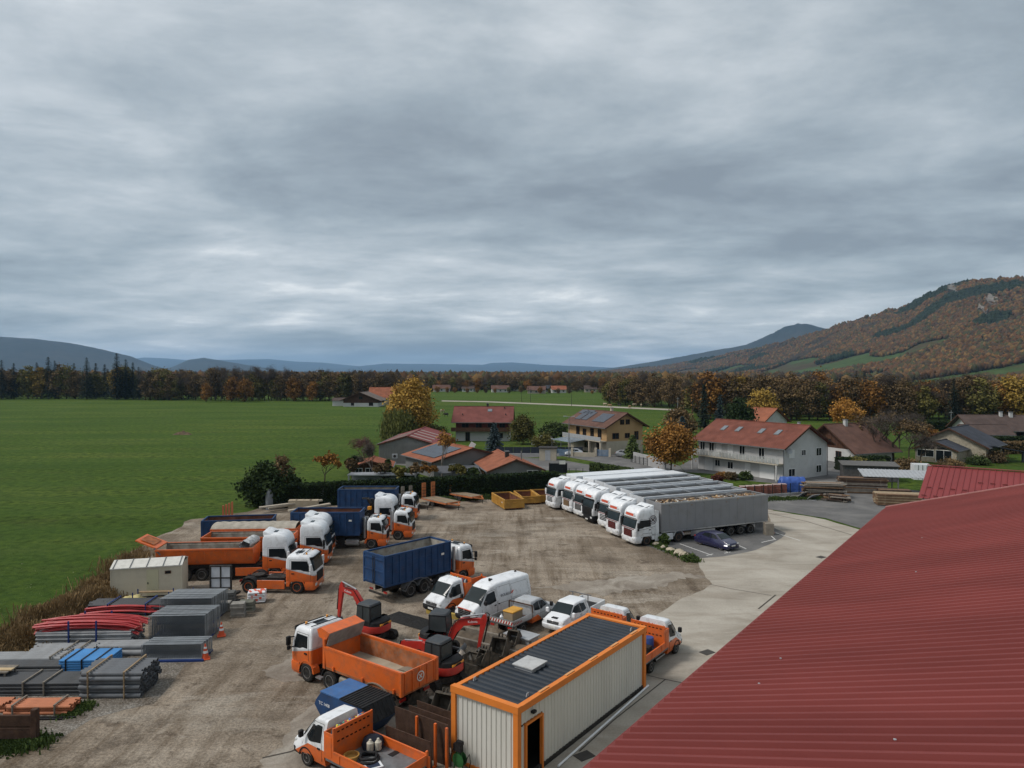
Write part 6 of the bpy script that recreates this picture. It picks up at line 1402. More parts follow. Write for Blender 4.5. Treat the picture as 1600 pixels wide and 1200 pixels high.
sd_ = MB().lathe([(.02, -.10), (.28, -.05), (.42, .05)], 16, 'x').build('satellite_dish', M_pale, h1); sd_.location = (L / 2 + .55, -Wd / 2 + .8, 4.6); sd_.rotation_euler = (0, R(-15), R(-60)); MB().beam((L / 2, -Wd / 2 + .8, 4.4), (L / 2 + .5, -Wd / 2 + .8, 4.6), .05).build('dish_arm', M_gry, h1)
chimney(h1, 6.5, 1.2, 7.2, 8.7, M_pale, .35)
# --- house with solar panels
a = Vector((-.45, .893, 0)).normalized(); bv = Vector((.893, .45, 0)); C = Vector((19.2, 146.6, 0)); L, Wd = 15, 9.0; ctr = C + a * (L / 2) + bv * (Wd / 2)
h2 = house('solar_house', 'ochre two storey house with solar panels on its brown roof', ctr, dirz(-a), L, Wd, 5.9, 2.4, T_brn, W_ylw, 1.0,
    [('E', -2.3, 3.2, 1.5, 1.1, 'w'), ('E', .6, 3.3, 1.1, .9, 'w'), ('E', 2.9, 2.9, .9, 1.6, 'w'), ('E', -.7, 6.1, .9, .9, 'w'), ('E', .7, 6.1, .9, .9, 'w'), ('S', 5, 3.1, 1.2, 1.9, 'w'), ('S', 2.2, 3.1, 1.2, 1.9, 'w'), ('S', -.8, 3.3, 1.2, 1.4, 'w'), ('S', -3.4, 3.1, 1.2, 1.9, 'w'), ('S', 4.5, .1, 1.1, 2.1, 'door'), ('S', 0, .9, 1.2, 1.1, 'w')], (2.7, W_crm), frame=M_framed)
bl = MB().box(-L / 2, L / 2, -Wd / 2 - 1.5, -Wd / 2 - .04, 2.6, 2.78).build('balcony', W_crm, h2); MB().box(-L / 2, L / 2, -Wd / 2 - 1.5, -Wd / 2 - 1.44, 2.8, 3.6).build('railing', M_pale, bl)
for x, w_ in ((-5.2, 2.2), (-2.4, 2.6), (3.2, 4.6)):
    for k in range(int(w_ / .55)): skylight(h2, x - w_ / 2 + .55 * k + .5, 2.3 if x < 3 else 2.5, 5.9, 2.4, Wd, 1.02 if False else .52, 2.9, name='solar_panel', m=M_solar)
for x in (-6.6, -3.9): skylight(h2, x, 1.0, 5.9, 2.4, Wd, 2.4, 1.3, name='solar_panel', m=M_solar)
chimney(h2, 2.5, .2, 8.0, 9.2, W_crm, .5)
for x in (7.2, 3.0): MB().box(x - .2, x + .2, -Wd / 2 - 1.4, -Wd / 2 - 1.0, 0, 2.6).build('column', W_crm, h2)
cp = thing('glass_canopy', 'low glass roofed canopy in front of the house with solar panels', 'canopy', ctr - bv * (Wd / 2 + 3.6) + a * 1.5, dirz(-a)); MB().prism([(-1.9, 2.3), (1.9, 2.75), (1.9, 2.80), (-1.9, 2.35)], 'x', -4, 4).build('canopy_roof', mat('blue_glass', (.14, .17, .20), .2), cp)
for x in (-3.8, 0, 3.8): MB().beam((x, -1.8, 0), (x, -1.8, 2.32), .1).build('post', M_gry, cp)
# --- red wooden house
h3 = house('wooden_house', 'dark red timber house with broad maroon tiled roof facing the yard', Vector((-7.0, 181, 0)), R(-2), 13.0, 10.5, 5.0, 3.0, T_mar, W_redw, 1.0,
    [('S', -4.2, 3.0, 1.6, 1.3, 'w'), ('S', -.9, 2.8, 1.4, 1.9, 'w'), ('S', 2.0, 2.9, 1.4, 1.8, 'w'), ('S', 4.8, 2.9, 1.3, 1.4, 'w'), ('S', -3.6, .1, 1.0, 2.0, 'door'), ('S', 4.2, .8, 1.4, 1.1, 'w')], (2.5, W_wht), frame=M_framed)
MB().box(-7.5, 7.2, -6.9, -5.3, 2.45, 2.6).build('balcony', W_wood, h3); MB().box(-7.5, 7.2, -6.9, -6.84, 2.62, 3.4).build('railing', W_wood, h3); skylight(h3, 1.6, 1.7, 5, 3.0, 10.5, 1.1, 1.0); chimney(h3, .9, .1, 7.9, 8.9, M_chs, .5)
for x, y in ((-5, 3.6), (5.6, 3.6), (5.2, 1.0)): MB().cbox((x, -y, 8.3 - y * .571 + .2), (.25, .25, .35)).build('roof_vent', M_chs, h3)
# --- grey hall with maroon roof
h4 = house('metal_hall', 'grey ribbed metal hall with maroon roof behind the hedge', Vector((-18.9, 143.5, 0)), R(88), 22, 10.4, 3.5, 1.5, M_roofr, mat('grey_cladding', (.19, .185, .175), .6, var=.08, scale=1), .25, [], None, 'building', .1)
for i in range(36): MB().box(-11.06, -11.0, -5.1 + i * .29, -5.04 + i * .29, 0, 3.5).build('cladding_rib', mat('grey_cladding', (.19, .185, .175)), h4)
for x in (-9, -5, -1, 3): skylight(h4, x, 2.3, 3.5, 1.5, 10.4, .9, 4.0, -1, .1, mat('translucent_sheet', (.34, .26, .23), .5), 'roof_light'); skylight(h4, x, 2.3, 3.5, 1.5, 10.4, .9, 4.0, 1, .1, mat('translucent_sheet', (.34, .26, .23)), 'roof_light')
# --- low house group behind the hedge
h5 = house('low_house', 'low grey house wing with orange tiled gable towards the hedge', Vector((-.9, 114.6, 0)), R(103), 13, 8.0, 2.15, 1.5, T_org, W_gry, .5, [('W', -2.6, .5, 1.6, 1.5, 'w')])
chimney(h5, -2.2, .4, 3.2, 4.5, M_chs, .55); MB().cyl((-1.0, -2.2, 2.5), (-1.0, -2.2, 4.4), .11, n=8).build('flue', M_gry, h5)
h6 = house('low_house', 'low house with orange tiles and a field of solar panels behind the hedge', Vector((-9.6, 123.0, 0)), R(121), 11.5, 13.5, 2.6, 1.75, T_org, W_gry, .6, [('S', -3.4, .6, 1.1, 1.2, 'w'), ('S', 3.0, .4, 1.2, 1.6, 'w'), ('W', 3.5, .8, 1.0, 1.2, 'w')])
for k in range(9):
    for j in range(3): skylight(h6, -3.9 + k * 1.04, 2.0 + j * 1.62, 2.6, 1.75, 13.5, 1.0, 1.58, 1, name='solar_panel', m=M_solar)
sdm = MB().box(-.04, .04, -.45, .45, 0, .9).build('satellite_panel', M_frame, h6); sdm.location = (-5.6, .0, 4.5); sdm.rotation_euler = (R(30), 0, R(-30))
h7 = house('garden_annexe', 'small glazed annexe with orange tiled roof beside the metal hall', Vector((-22.8, 118, 0)), R(96), 6, 6.2, 1.7, .9, T_org, W_wood, .4, [('W', -1.6, .4, 1.2, 1.1, 'w'), ('W', .2, .4, 1.2, 1.1, 'w'), ('W', 1.9, .4, 1.0, 1.1, 'w')])
acb = MB().box(-.45, .45, -.2, .2, 0, .75).build('air_conditioner', M_pale); MB().cyl((0, -.205, .38), (0, -.215, .38), .26, n=16).build('fan_grille', M_chs, acb); tag(acb, 'grey air conditioning unit on the wall of the metal hall', 'air conditioner'); acb.location = D(617, 716, 126)
ter = MB().box(-5.2, 5.2, -1.4, 1.4, 1.35, 1.5).box(-5.1, -4.9, -1.3, -1.1, 0, 1.35).box(4.9, 5.1, -1.3, -1.1, 0, 1.35).box(-5.1, 5.1, 1.2, 1.35, 0, 1.35).build('terrace_roof', mat('pale_sheet', (.30, .31, .33), .4, var=.15)); tag(ter, 'flat pale sheet roofed terrace in front of the annexe', 'shelter'); ter.location = (-19.5, 109.5, 0)
cpy = MB().prism([(-1.6, 1.6), (1.6, 2.3), (1.6, 2.36), (-1.6, 1.66)], 'x', -3.2, 3.2).box(-3.1, -2.9, -1.5, -1.3, 0, 1.6).box(2.9, 3.1, -1.5, -1.3, 0, 1.6).build('lean_to', mat('dark_sheet', (.09, .092, .10), .5)); tag(cpy, 'dark lean to roof against the low house', 'shelter'); cpy.location = (-8.2, 110.5, 0); cpy.rotation_euler = (0, 0, R(8))
# --- right hand houses
h8 = house('brown_roof_house', 'house with steep brown roof just right of the long white house', Vector((64.5, 139, 0)), R(22), 9.5, 12.5, 2.6, 4.2, T_brn, W_wht, 1.1, [('W', 0, 3.0, 1.4, 1.2, 'w'), ('W', -2.5, .8, 1.2, 1.2, 'w')], None, wood_gable=W_wood, frame=M_framed); chimney(h8, -1.0, -.5, 6.0, 7.7, W_wht, .6)
h9 = house('villa', 'stone coloured villa with dark slate roof and glazed gable', Vector((87.5, 141.5, 0)), R(42), 10, 12.0, 3.0, 3.0, T_drk, W_stone, .7, [('W', 3.5, .9, 1.2, 1.2, 'w')])
h9b = house('conservatory_wing', 'glazed gable wing at the front of the slate roofed villa', Vector((81.2, 136.6, 0)), R(42), 6.0, 7.0, 2.4, 1.4, T_drk, W_stone, .4, [('W', -1.4, .3, 2.6, 2.0, 'w'), ('W', 1.7, 1.0, 2.8, 1.2, 'w')])
for y in (-1.2, 1.2): MB().prism([(y - .95, 2.5), (y + .95, 2.5), (y + (.95 if y < 0 else -.95), 3.25)], 'x', -3.06, -3.02).build('gable_pane', M_gls, h9b)
vr = MB().prism([(-6.5, 3.05), (0, 1.9), (0, 2.05), (-6.5, 3.2)], 'y', -3, 3).box(-.4, -.1, -2.6, -2.3, 0, 1.9).box(-.4, -.1, 2.3, 2.6, 0, 1.9).build('porch_roof', T_drk); tag(vr, 'sloping slate porch roof on white posts right of the villa', 'porch'); vr.location = (95.3, 137, 0); vr.rotation_euler = (0, 0, R(4))
h10 = house('bungalow', 'white bungalow with dark brown roof at the right edge', Vector((121, 181, 0)), R(-8), 15, 11, 3.0, 2.9, T_dbr, W_wht, 1.2, [('S', -3, .8, 1.6, 1.4, 'w'), ('S', 3, .8, 1.6, 1.4, 'w'), ('W', 0, .2, 2.2, 2.1, 'garage')], frame=M_framed); chimney(h10, 1.0, -.6, 5.4, 6.9, W_wht, .6); chimney(h10, 3.2, -.8, 5.4, 6.8, W_wht, .7)
h11 = house('garage_wing', 'low white garage with brown roof in front of the bungalow', Vector((112, 172, 0)), R(-8), 9, 7, 2.4, 1.7, T_dbr, W_wht, .8, [('S', -1, .1, 2.4, 2.0, 'garage')])
h12 = house('red_roof_house', 'house with orange red roof half hidden behind the dark evergreens', D(1182, 650, 205).to_2d().to_3d(), R(-55), 12, 11, 3.2, 3.4, T_org, W_wht, .9)
h13 = house('farmhouse', 'old timber farmhouse standing alone in the long meadow', Vector((-72, 352, 0)), R(86), 12, 17, 3.4, 3.4, tiles('grey_old_tiles', (.16, .13, .11)), W_wood, 1.5, [('W', -5, .5, 2, 1.6, 'w'), ('W', 4, .6, 1.4, 1.2, 'w'), ('W', 0, 3.6, 1.8, 1.2, 'w')], (1.8, W_wht), frame=M_framed)
h14 = house('farm_barn', 'barn with orange tiled roof behind the timber farmhouse', Vector((-66, 372, 0)), R(4), 13, 12, 4.0, 4.6, T_org, W_crm, .8)
h15 = house('farm_shed', 'small white shed left of the timber farmhouse', Vector((-84, 356, 0)), R(5), 8, 5, 2.6, 1.2, T_dbr, W_wht, .3)
FH = [(689, 612, 26, T_brn, W_wht, 'brown'), (709, 611, 34, T_org, W_crm, 'orange'), (732, 612, 18, T_dbr, W_wht, 'dark'), (781, 613, 26, T_brn, W_wht, 'brown'), (800, 611, 20, T_drk, W_wht, 'slate'), (839, 615, 27, T_brn, W_crm, 'brown'), (853, 612, 14, T_drk, W_wht, 'slate'), (873, 614, 22, T_org, W_wht, 'orange'), (923, 613, 18, T_dbr, W_crm, 'brown'), (900, 610, 16, T_brn, W_crm, 'brown'), (568, 618, 14, T_brn, W_wht, 'brown'), (748, 609, 18, T_org, W_wht, 'orange'), (660, 611, 16, T_dbr, W_wht, 'dark')]
NEAR = ['left of the dark conifers', 'right below the dark conifers', 'right of the conifers, small', 'left of the row of poles', 'behind the field edge poles', 'in the middle of the far row', 'squeezed beside the bright orange roof', 'brightest of the far row', 'at the right end of the far row', 'just left of the last far house', 'peeping out behind the farm', 'set back behind the conifers', 'behind the tall yellow tree']
for (px, py, wpx, rm, wm, wd), nr_ in zip(FH, NEAR):
    g = G(px, py); Lx = wpx / F * g.y; hh = house('far_house', 'distant house with %s roof across the fields, %s' % (wd, nr_), (g.x, g.y + 5, 0), R(RND.choice((0, 6, -8))), Lx, 9, 2.8, 2.6, rm, wm, .7, [('S', Lx * f, .8, 1.3, 1.3, 'w') for f in (-.3, 0, .3)], group='far row of houses')
g = G(857, 720); ub = thing('transformer_hut', 'small cream utility hut with dark flat roof beside the road', 'hut', (g.x, g.y + 1.4, 0), R(-6)); MB().box(-1.6, 1.6, -1.3, 1.3, 0, 2.3).build('wall', W_crm, ub); MB().box(-1.8, 1.8, -1.5, 1.5, 2.302, 2.5).build('roof', M_chs, ub); MB().box(-.5, .5, -1.34, -1.30, .05, 2.0).build('door', M_pale, ub)
# --- beige site cabin by the meadow
C0, C1 = G(173.5, 938), G(284, 930); dcb = (C1 - C0).normalized(); cb = thing('site_cabin', 'cream portable site cabin with white ribbed roof at the meadow edge', 'cabin', (C0.x, C0.y, 0), dirz(dcb)); Lb = (C1 - C0).length; M_cbn = mat('cream_panel', (.53, .475, .37), .6, var=.06, scale=.7, dirt=.25)
MB().box(0, Lb, 0, 2.4, .12, 2.28).build('wall', M_cbn, cb); MB().box(0, Lb, 0, 2.4, 0, .12).build('base_frame', M_chs, cb)
MB().prism([(-.06, 2.26), (1.2, 2.62), (2.46, 2.26), (2.46, 2.34), (1.2, 2.70), (-.06, 2.34)], 'x', -.06, Lb + .06).build('roof', mat('cabin_roof', (.60, .58, .53), .5, var=.06, dirt=.3), cb)
for k in range(5): MB().beam((lerp(.15, Lb - .15, k / 4), -.06, 2.36), (lerp(.15, Lb - .15, k / 4), 1.2, 2.72), .05, .06).build('roof_seam', M_gry, cb)
dd = MB().box(Lb * .50, Lb * .67, -.035, -.002, .15, 2.1).build('door', mat('cabin_door', (.48, .45, .31), .6, var=.04), cb); MB().cbox((Lb * .52, -.05, 1.1), (.06, .05, .14)).build('handle', M_blk, dd)
wv = MB().box(Lb * .76, Lb * .85, -.04, -.002, 1.72, 1.95).build('window', M_framed, cb); MB().box(Lb * .77, Lb * .84, -.05, -.041, 1.75, 1.92).build('pane', M_gls, wv)
for x in (0, Lb): MB().box(x - .04, x + .04, -.035, 2.44, .0, 2.3).build('corner_trim', M_cbn, cb)
# ================================================================ stock on the left
M_pipeg = mat('grey_pvc', (.125, .132, .142), .5, var=.15, scale=2, dirt=.25); M_pipel = mat('light_grey_pvc', (.26, .265, .27), .5, var=.12, scale=2, dirt=.25); M_pipeb = mat('black_pipe', (.014, .015, .020), .45, var=.2, scale=2); M_piper = mat('red_conduit', (.38, .022, .024), .4, var=.12, scale=2, dirt=.15); M_pipeo = mat('orange_pvc', (.46, .17, .085), .55, var=.12, scale=2, dirt=.25); M_piped = mat('dark_grey_pipe', (.065, .068, .072), .5, var=.2, scale=2, dirt=.3)
M_wood = mat('pallet_wood', (.27, .195, .12), .85, var=.25, scale=4, dirt=.4); M_woodg = mat('weathered_wood', (.19, .165, .135), .9, var=.25, scale=4); M_bstake = mat('blue_stake', (.022, .045, .16), .5, var=.1); M_galv = mat('galvanised', (.27, .29, .305), .45, .35, var=.15, scale=2, dirt=.3)
def bundle(label, loc, rz, L, r, rows, cols, m, battens=(.2, .8), bm_=None, jit=.02, name='pipe_bundle', cap=True, seed=1, hexa=True, t=.014):
    root = thing(name, label, 'pipes', loc, rz); rr = random.Random(seed); cache = []
    for k in range(3): cache.append(MB().pipe((0, 0, 0), (L, 0, 0), r, t, 12).mesh('pipe', m, 40, fix=False))
    for j in range(rows):
        nc = cols - (j % 2 if hexa else 0)
        for i in range(nc):
            y = (i + (.5 * (j % 2) if hexa else 0)) * 2 * r; z = r + j * r * (1.74 if hexa else 2.0)
            o = link('pipe', cache[rr.randrange(3)], root, (rr.uniform(-jit, jit) * 6, y, z)); o.rotation_euler = (0, 0, rr.uniform(-jit, jit) * .06)
    H_ = rows * r * (1.74 if hexa else 2) + .3 * r; Wd = cols * 2 * r
    for f in battens:
        x = L * f; b = MB().beam((x, -r - .04, 0), (x, -r - .04, H_ + .08), .09, .05).beam((x, Wd - r + .04, 0), (x, Wd - r + .04, H_ + .08), .09, .05).beam((x, -r - .08, H_ + .06), (x, Wd - r + .08, H_ + .06), .09, .05); b.build('batten_frame', bm_ or M_wood, root)
    return root
q = G(122, 1093); bundle('big bundle of dark grey sewer pipes strapped with brown wooden battens', (q.x, q.y + .15, 0), R(1), 3.15, .125, 6, 9, M_pipeg, (.16, .75), seed=3)
q = G(12, 1119); bundle('low bundle of orange sewer pipes with grey battens', (q.x - .2, q.y + .1, 0), R(1.5), 3.1, .085, 3, 6, M_pipeo, (.14, .80), M_woodg, seed=5)
q = G(-70, 1117); bundle('orange sewer pipes cut by the left edge of the picture', (q.x, q.y + .2, 0), R(1), 2.25, .085, 3, 5, M_pipeo, (), M_woodg, seed=6)
q = G(-60, 1092); bundle('flat bundle of thin dark grey pipes left of the big grey bundle', (q.x, q.y + .3, 0), R(1), 6.0, .055, 7, 14, M_piped, (.5, .68), M_woodg, seed=7)
q = G(0, 1066); bundle('bundle of black pipes left of the blue trunking stack', (q.x - 1.2, q.y + .2, 0), R(2), 4.3, .11, 4, 5, M_piped, (), M_woodg, seed=8)
q = G(-50, 1050); bundle('light grey pipes with wooden frame at the left edge behind the blue stack', (q.x, q.y + .1, 0), R(2), 5.6, .14, 3, 4, M_pipel, (.82, .93), M_woodg, seed=9)
q = G(30, 1042); bundle('bundle of light grey pipes between the blue stack and the red conduits', (q.x, q.y + .6, 0), R(3), 3.6, .12, 3, 6, M_pipel, (.62, .82), M_woodg, seed=10)
q = G(136, 1026); bundle('wide light grey pipes lying left of the nearest fence stack', (q.x, q.y + .1, 0), R(2), 3.3, .17, 2, 4, M_pipel, (), M_woodg, seed=11, t=.02)
q = G(184, 1027); o = MB().pipe((0, 0, 0), (0, 0, .62), .17, .02, 14).build('pipe_stub', M_pipel, None, 40); tag(o, 'short grey pipe stub standing upright by the large pipes', 'pipe'); o.location = (q.x, q.y - .1, 0)
# board sheets on top of the left edge rack
q = G(0, 1066); o = MB().box(0, 2.2, 0, 1.0, .86, .92).box(.1, .18, .05, .13, 0, .86).box(2.0, 2.08, .05, .13, 0, .86).box(.1, .18, .85, .93, 0, .86).box(2.0, 2.08, .85, .93, 0, .86).build('plank_rack', M_woodg); tag(o, 'low rack topped with a pale plank at the left edge', 'rack'); o.location = (q.x - 1.2, q.y - .9, 0)
o = MB().box(0, 2.3, .2, .5, 0, .05).build('plank', mat('fresh_plank', (.48, .36, .21), .8, var=.1)); tag(o, 'pale fresh plank lying on the rack at the left edge', 'plank'); o.location = (q.x - 1.2, q.y - .9, .925)
# blue trunking
q = G(90, 1062); bt = thing('trunking_stack', 'stack of bright blue plastic boards held by black straps', 'stack', (q.x, q.y + .1, 0), R(2)); M_bb = mat('bright_blue_plastic', (.060, .22, .48), .5, var=.12, scale=1, dirt=.2)
for k in range(7): MB().box(0, 2.6, 0, 1.75, .10 + k * .135, .10 + k * .135 + .105).build('board', M_bb, bt, bevel=.012)
for x in (.38, 1.25, 2.05): MB().box(x - .04, x + .04, -.02, 1.77, 1.045, 1.06).box(x - .04, x + .04, -.02, -.005, .08, 1.05).build('strap', M_blk, bt)
for x in (.3, 1.3, 2.3): MB().box(x - .05, x + .05, 0, 1.75, 0, .10).build('bearer', M_woodg, bt)
# red conduits in blue stakes on a grey stack
q = G(60, 1016); bundle('long stack of thin grey pipes under the red conduits', (q.x - .2, q.y + .1, .05), R(2.5), 5.7, .07, 8, 12, M_pipel, (), M_woodg, seed=12)
rk = thing('stake_rack', 'blue steel stake rack holding the red conduits', 'rack', (q.x - .2, q.y + .1, 0), R(2.5))
for x in (2.0, 3.65):
    for y in (-.12, 1.75): MB().beam((x, y, 0), (x, y, 1.75), .08).build('stake', M_bstake, rk)
    MB().beam((x, -.12, .03), (x, 1.75, .03), .08).build('foot', M_bstake, rk)
rr = random.Random(8); ca, sa = math.cos(R(2.5)), math.sin(R(2.5))
for k in range(34):
    y = rr.uniform(0, 1.6); z0_ = 1.13 + (k // 9) * .12; sg = rr.uniform(.12, .32); e0, e1 = rr.uniform(-.3, 0), rr.uniform(5.6, 6.2); dy = rr.uniform(-.25, .25)
    P = [(lerp(e0, e1, f), y + dy * f, z0_ + .10 - sg * (2 * f - 1) ** 2 - (.15 if f > .9 else 0) * (f - .9) * 8) for f in [i / 10 for i in range(11)]]
    o = MB().tube(P, .055, 8).build('conduit', M_piper, None, 50); tag(o, 'long bent red conduit lying in the blue stake rack', 'pipe', 'red conduits in the rack'); o.matrix_world = Matrix.Translation((q.x - .2, q.y + .1, 0)) @ Matrix.Rotation(R(2.5), 4, 'Z')
    for f, c_ in ((0, P[0]), (1, P[-1])): MB().cyl((c_[0] - .02, c_[1], c_[2]), (c_[0] + .02, c_[1], c_[2]), .062, n=8).build('end_cap', mat('pink_cap', (.55, .16, .13), .5), o)
q = G(118, 974)
for k in range(14):
    y = rr.uniform(0, 1.1); P = [(lerp(0, rr.uniform(4.2, 5.4), f), y + .15 * f, .30 + (k // 5) * .13 + .16 * math.sin(f * 3.1)) for f in [i / 8 for i in range(9)]]
    o = MB().tube(P, .06, 8).build('conduit', M_piper, None, 50); tag(o, 'red conduit in the second pile in front of the black pipes', 'pipe', 'red conduits in the second pile'); o.matrix_world = Matrix.Translation((q.x, q.y + .4, 0)) @ Matrix.Rotation(R(3), 4, 'Z')
q = G(132, 966); bundle('long black water pipes on blue stakes behind the red conduits', (q.x, q.y + .4, .0), R(3), 6.4, .11, 4, 8, M_pipeb, (.22, .62), M_bstake, .05, seed=14)
# fence panels
def panel_mesh(w, h, rows=7):
    f = MB()
    for a, b_ in (((0, 0, 0), (w, 0, 0)), ((0, 0, h), (w, 0, h)), ((0, 0, 0), (0, 0, h)), ((w, 0, 0), (w, 0, h))): f.cyl(a, b_, .022, n=6)
    g = MB()
    for i in range(1, int(w / .1)): g.beam((i * .1, 0, 0), (i * .1, 0, h), .009)
    for j in range(1, rows): g.beam((0, .004, h * j / rows), (w, .004, h * j / rows), .010)
    return f.mesh('frame', M_galv, fix=False), g.mesh('wire_mesh', mat('dark_wire', (.15, .165, .175), .5, .5), fix=False)
FR = {h: panel_mesh(3.45, h) for h in (.85, 1.55)}
def fence_stack(px, py, h, n, lab, rz, grp, gap=.12, lean=.10):
    q = G(px, py); rr = random.Random(px)
    for k in range(n):
        o = thing('mesh_barrier', lab, 'barrier', (q.x + rr.uniform(-.03, .03) + k * .012, q.y + .12 + k * gap, .12), rz, grp); o.rotation_euler = (R(-2) + rr.uniform(-lean, lean) * .5, 0, rz + rr.uniform(-.004, .004))
        link('frame', FR[h][0], o); link('wire_mesh', FR[h][1], o)
    b = MB().box(-.1, 3.6, 0, n * gap + .3, .0, .10).beam((-.15, -.05, .06), (3.65, -.05, .06), .12, .12); o = b.build('fence_cradle', M_bstake); tag(o, 'blue steel cradle under the ' + grp, 'cradle'); o.location = (q.x, q.y - .02, 0); o.rotation_euler = (0, 0, rz)
fence_stack(219, 1035, .85, 11, 'low mesh barrier in the nearest stack beside the traffic cone', R(3), 'low barriers in the nearest stack')
fence_stack(231, 1005, 1.55, 17, 'tall mesh fence panel in the middle stack', R(3), 'tall panels in the middle stack')
fence_stack(249, 975, 1.55, 18, 'tall mesh fence panel in the farthest stack', R(3), 'tall panels in the farthest stack')
M_cone = mat('cone_orange', (.62, .10, .04), .5, var=.08)
def cone(px, py, lab, s=1.0):
    q = G(px, py); o = thing('traffic_cone', lab, 'traffic cone', (q.x, q.y, .02), .4); MB().box(-.19, .19, -.19, .19, 0, .04).build('base', M_cone, o, bevel=.01); MB().lathe([(.15, .04), (.105, .26), (.07, .44), (.03, .62), (.022, .66)], 14, 'z').build('cone_body', M_cone, o, 40)
    MB().lathe([(.108, .27), (.088, .37)], 14, 'z').build('white_band', M_wht, o, 40); MB().lathe([(.068, .46), (.052, .54)], 14, 'z').build('white_band', M_wht, o, 40); o.scale = (s, s, s)
cone(321, 1030, 'traffic cone standing beside the nearest fence stack', 1.35); cone(346, 994, 'traffic cone standing beside the tall fence stacks', 1.35); cone(394, 951, 'traffic cone beside the stone slabs', 1.1); cone(1207, 833, 'traffic cone behind the grey trailer at the concrete block', .9); cone(1199, 834, 'second traffic cone behind the grey trailer', .9)
# rusty trench panel bottom left
q = G(-60, 1160); o = thing('trench_box', 'rusty brown steel trench panel cut by the lower left edge', 'trench panel', (q.x, q.y, 0), R(1))
for k in range(2): MB().box(0, 3.15, 0, .12, .12 + k * .58, .12 + k * .58 + .52).build('panel', M_rust, o, bevel=.02)
MB().box(3.152, 3.42, -.06, .22, 0, 1.5).build('end_post', M_rust, o, bevel=.02); MB().box(0, 3.15, .02, .10, .64, .70).build('rail', M_rust, o)
o = MB().box(0, 3.6, 0, .12, 0, .06).box(.4, 4.1, .2, .3, 0, .05).build('steel_bar', M_blk); tag(o, 'dark steel bars lying behind the trench panel', 'bars'); q = G(-20, 1126); o.location = (q.x, q.y, .03)
# pallets, slabs, window crate, barriers near the cabin
def slabs(px, py, n, lab, w=.9, d=.7, m=None, rz=.15, rnd=.03):
    q = G(px, py); o = thing('slab_stack', lab, 'slabs', (q.x, q.y + .4, 0), rz); rr = random.Random(px)
    MB().box(-w / 2 - .05, w / 2 + .05, -d / 2 - .05, d / 2 + .05, .0, .12).build('pallet', M_woodg, o)
    for k in range(n): MB().cbox((rr.uniform(-rnd, rnd), rr.uniform(-rnd, rnd), .17 + k * .105), (w, d, .095), rr.uniform(-rnd, rnd)).build('slab', m or mat('grey_slab', (.24, .225, .20), .9, var=.2, scale=3, bump=.2), o, bevel=.01)
slabs(369, 966, 8, 'stack of grey stone slabs nearest to the fence panels'); slabs(383, 958, 6, 'stack of mossy stone slabs by the traffic cone', 1.0, .8, mat('mossy_slab', (.15, .15, .12), .9, var=.3)); slabs(347, 957, 5, 'low stack of slabs behind the tall fence panels'); slabs(352, 945, 7, 'stack of dark slabs beside the framed panel crate', 1.1, .8, mat('dark_slab', (.11, .11, .105), .9, var=.3)); slabs(330, 940, 4, 'pallet of mixed slabs behind the fence stacks', 1.2, .9)
q = G(341, 930); o = thing('framed_crate', 'tall white four pane panel in a dark frame standing by the cabin', 'panel', (q.x, q.y + .5, 0), R(3)); MB().box(-.82, -.72, -.1, .1, 0, 2.15).box(.72, .82, -.1, .1, 0, 2.15).box(-.72, .72, -.1, .1, 2.05, 2.15).box(-.72, .72, -.1, .1, .35, .45).box(-.04, .04, -.09, .09, .45, 2.05).box(-.72, -.04, -.09, .09, 1.15, 1.22).box(.04, .72, -.09, .09, 1.15, 1.22).build('frame', M_chs, o)
for x in (-.38, .38):
    for z in (.80, 1.635): MB().cbox((x, 0, z), (.64, .05, .66 if z < 1 else .80)).build('panel', mat('white_board', (.56, .57, .60), .5), o)
MB().box(-.8, .8, -.75, .5, 0, .14).box(-.8, .8, -.75, -.68, .14, .55).build('crate_base', mat('concrete_trough', (.30, .28, .24), .9, var=.2), o)
rr = random.Random(2)
for k in range(7): b = MB().lathe([(.22, -.09), (.33, -.07), (.34, 0), (.33, .07), (.22, .09)], 14, 'z').build('tyre', M_tyre, None, 40); tag(b, 'old black tyre among the slabs by the framed panel', 'tyre', 'old tyres by the framed panel'); qq = G(335 + k * 6, 944 - (k % 3) * 4); b.location = (qq.x, qq.y + .5, .12 + (k % 2) * .2); b.rotation_euler = (rr.uniform(-.4, .4), rr.uniform(-.4, .4), 0)
q = G(398, 944); o = thing('barrier_stack', 'stack of red and white plastic road barriers', 'barriers', (q.x, q.y + .5, 0), R(10))
for k in range(6): MB().cbox((0, 0, .14 + k * .13), (1.25, .95, .115), (k % 2) * .05).build('barrier', M_wht, o, bevel=.04); MB().cbox((-.3 + (k % 3) * .3, 0, .14 + k * .13), (.18, .97, .117), (k % 2) * .05).build('red_band', M_sign, o)
for k in range(4): MB().cbox((-.45 + k * .3, -.15 + (k % 2) * .3, .862), (.16, .5, .012), .4).build('red_band', M_sign, o)
MB().box(-.6, .6, -.45, .45, 0, .08).build('pallet', M_blk, o)
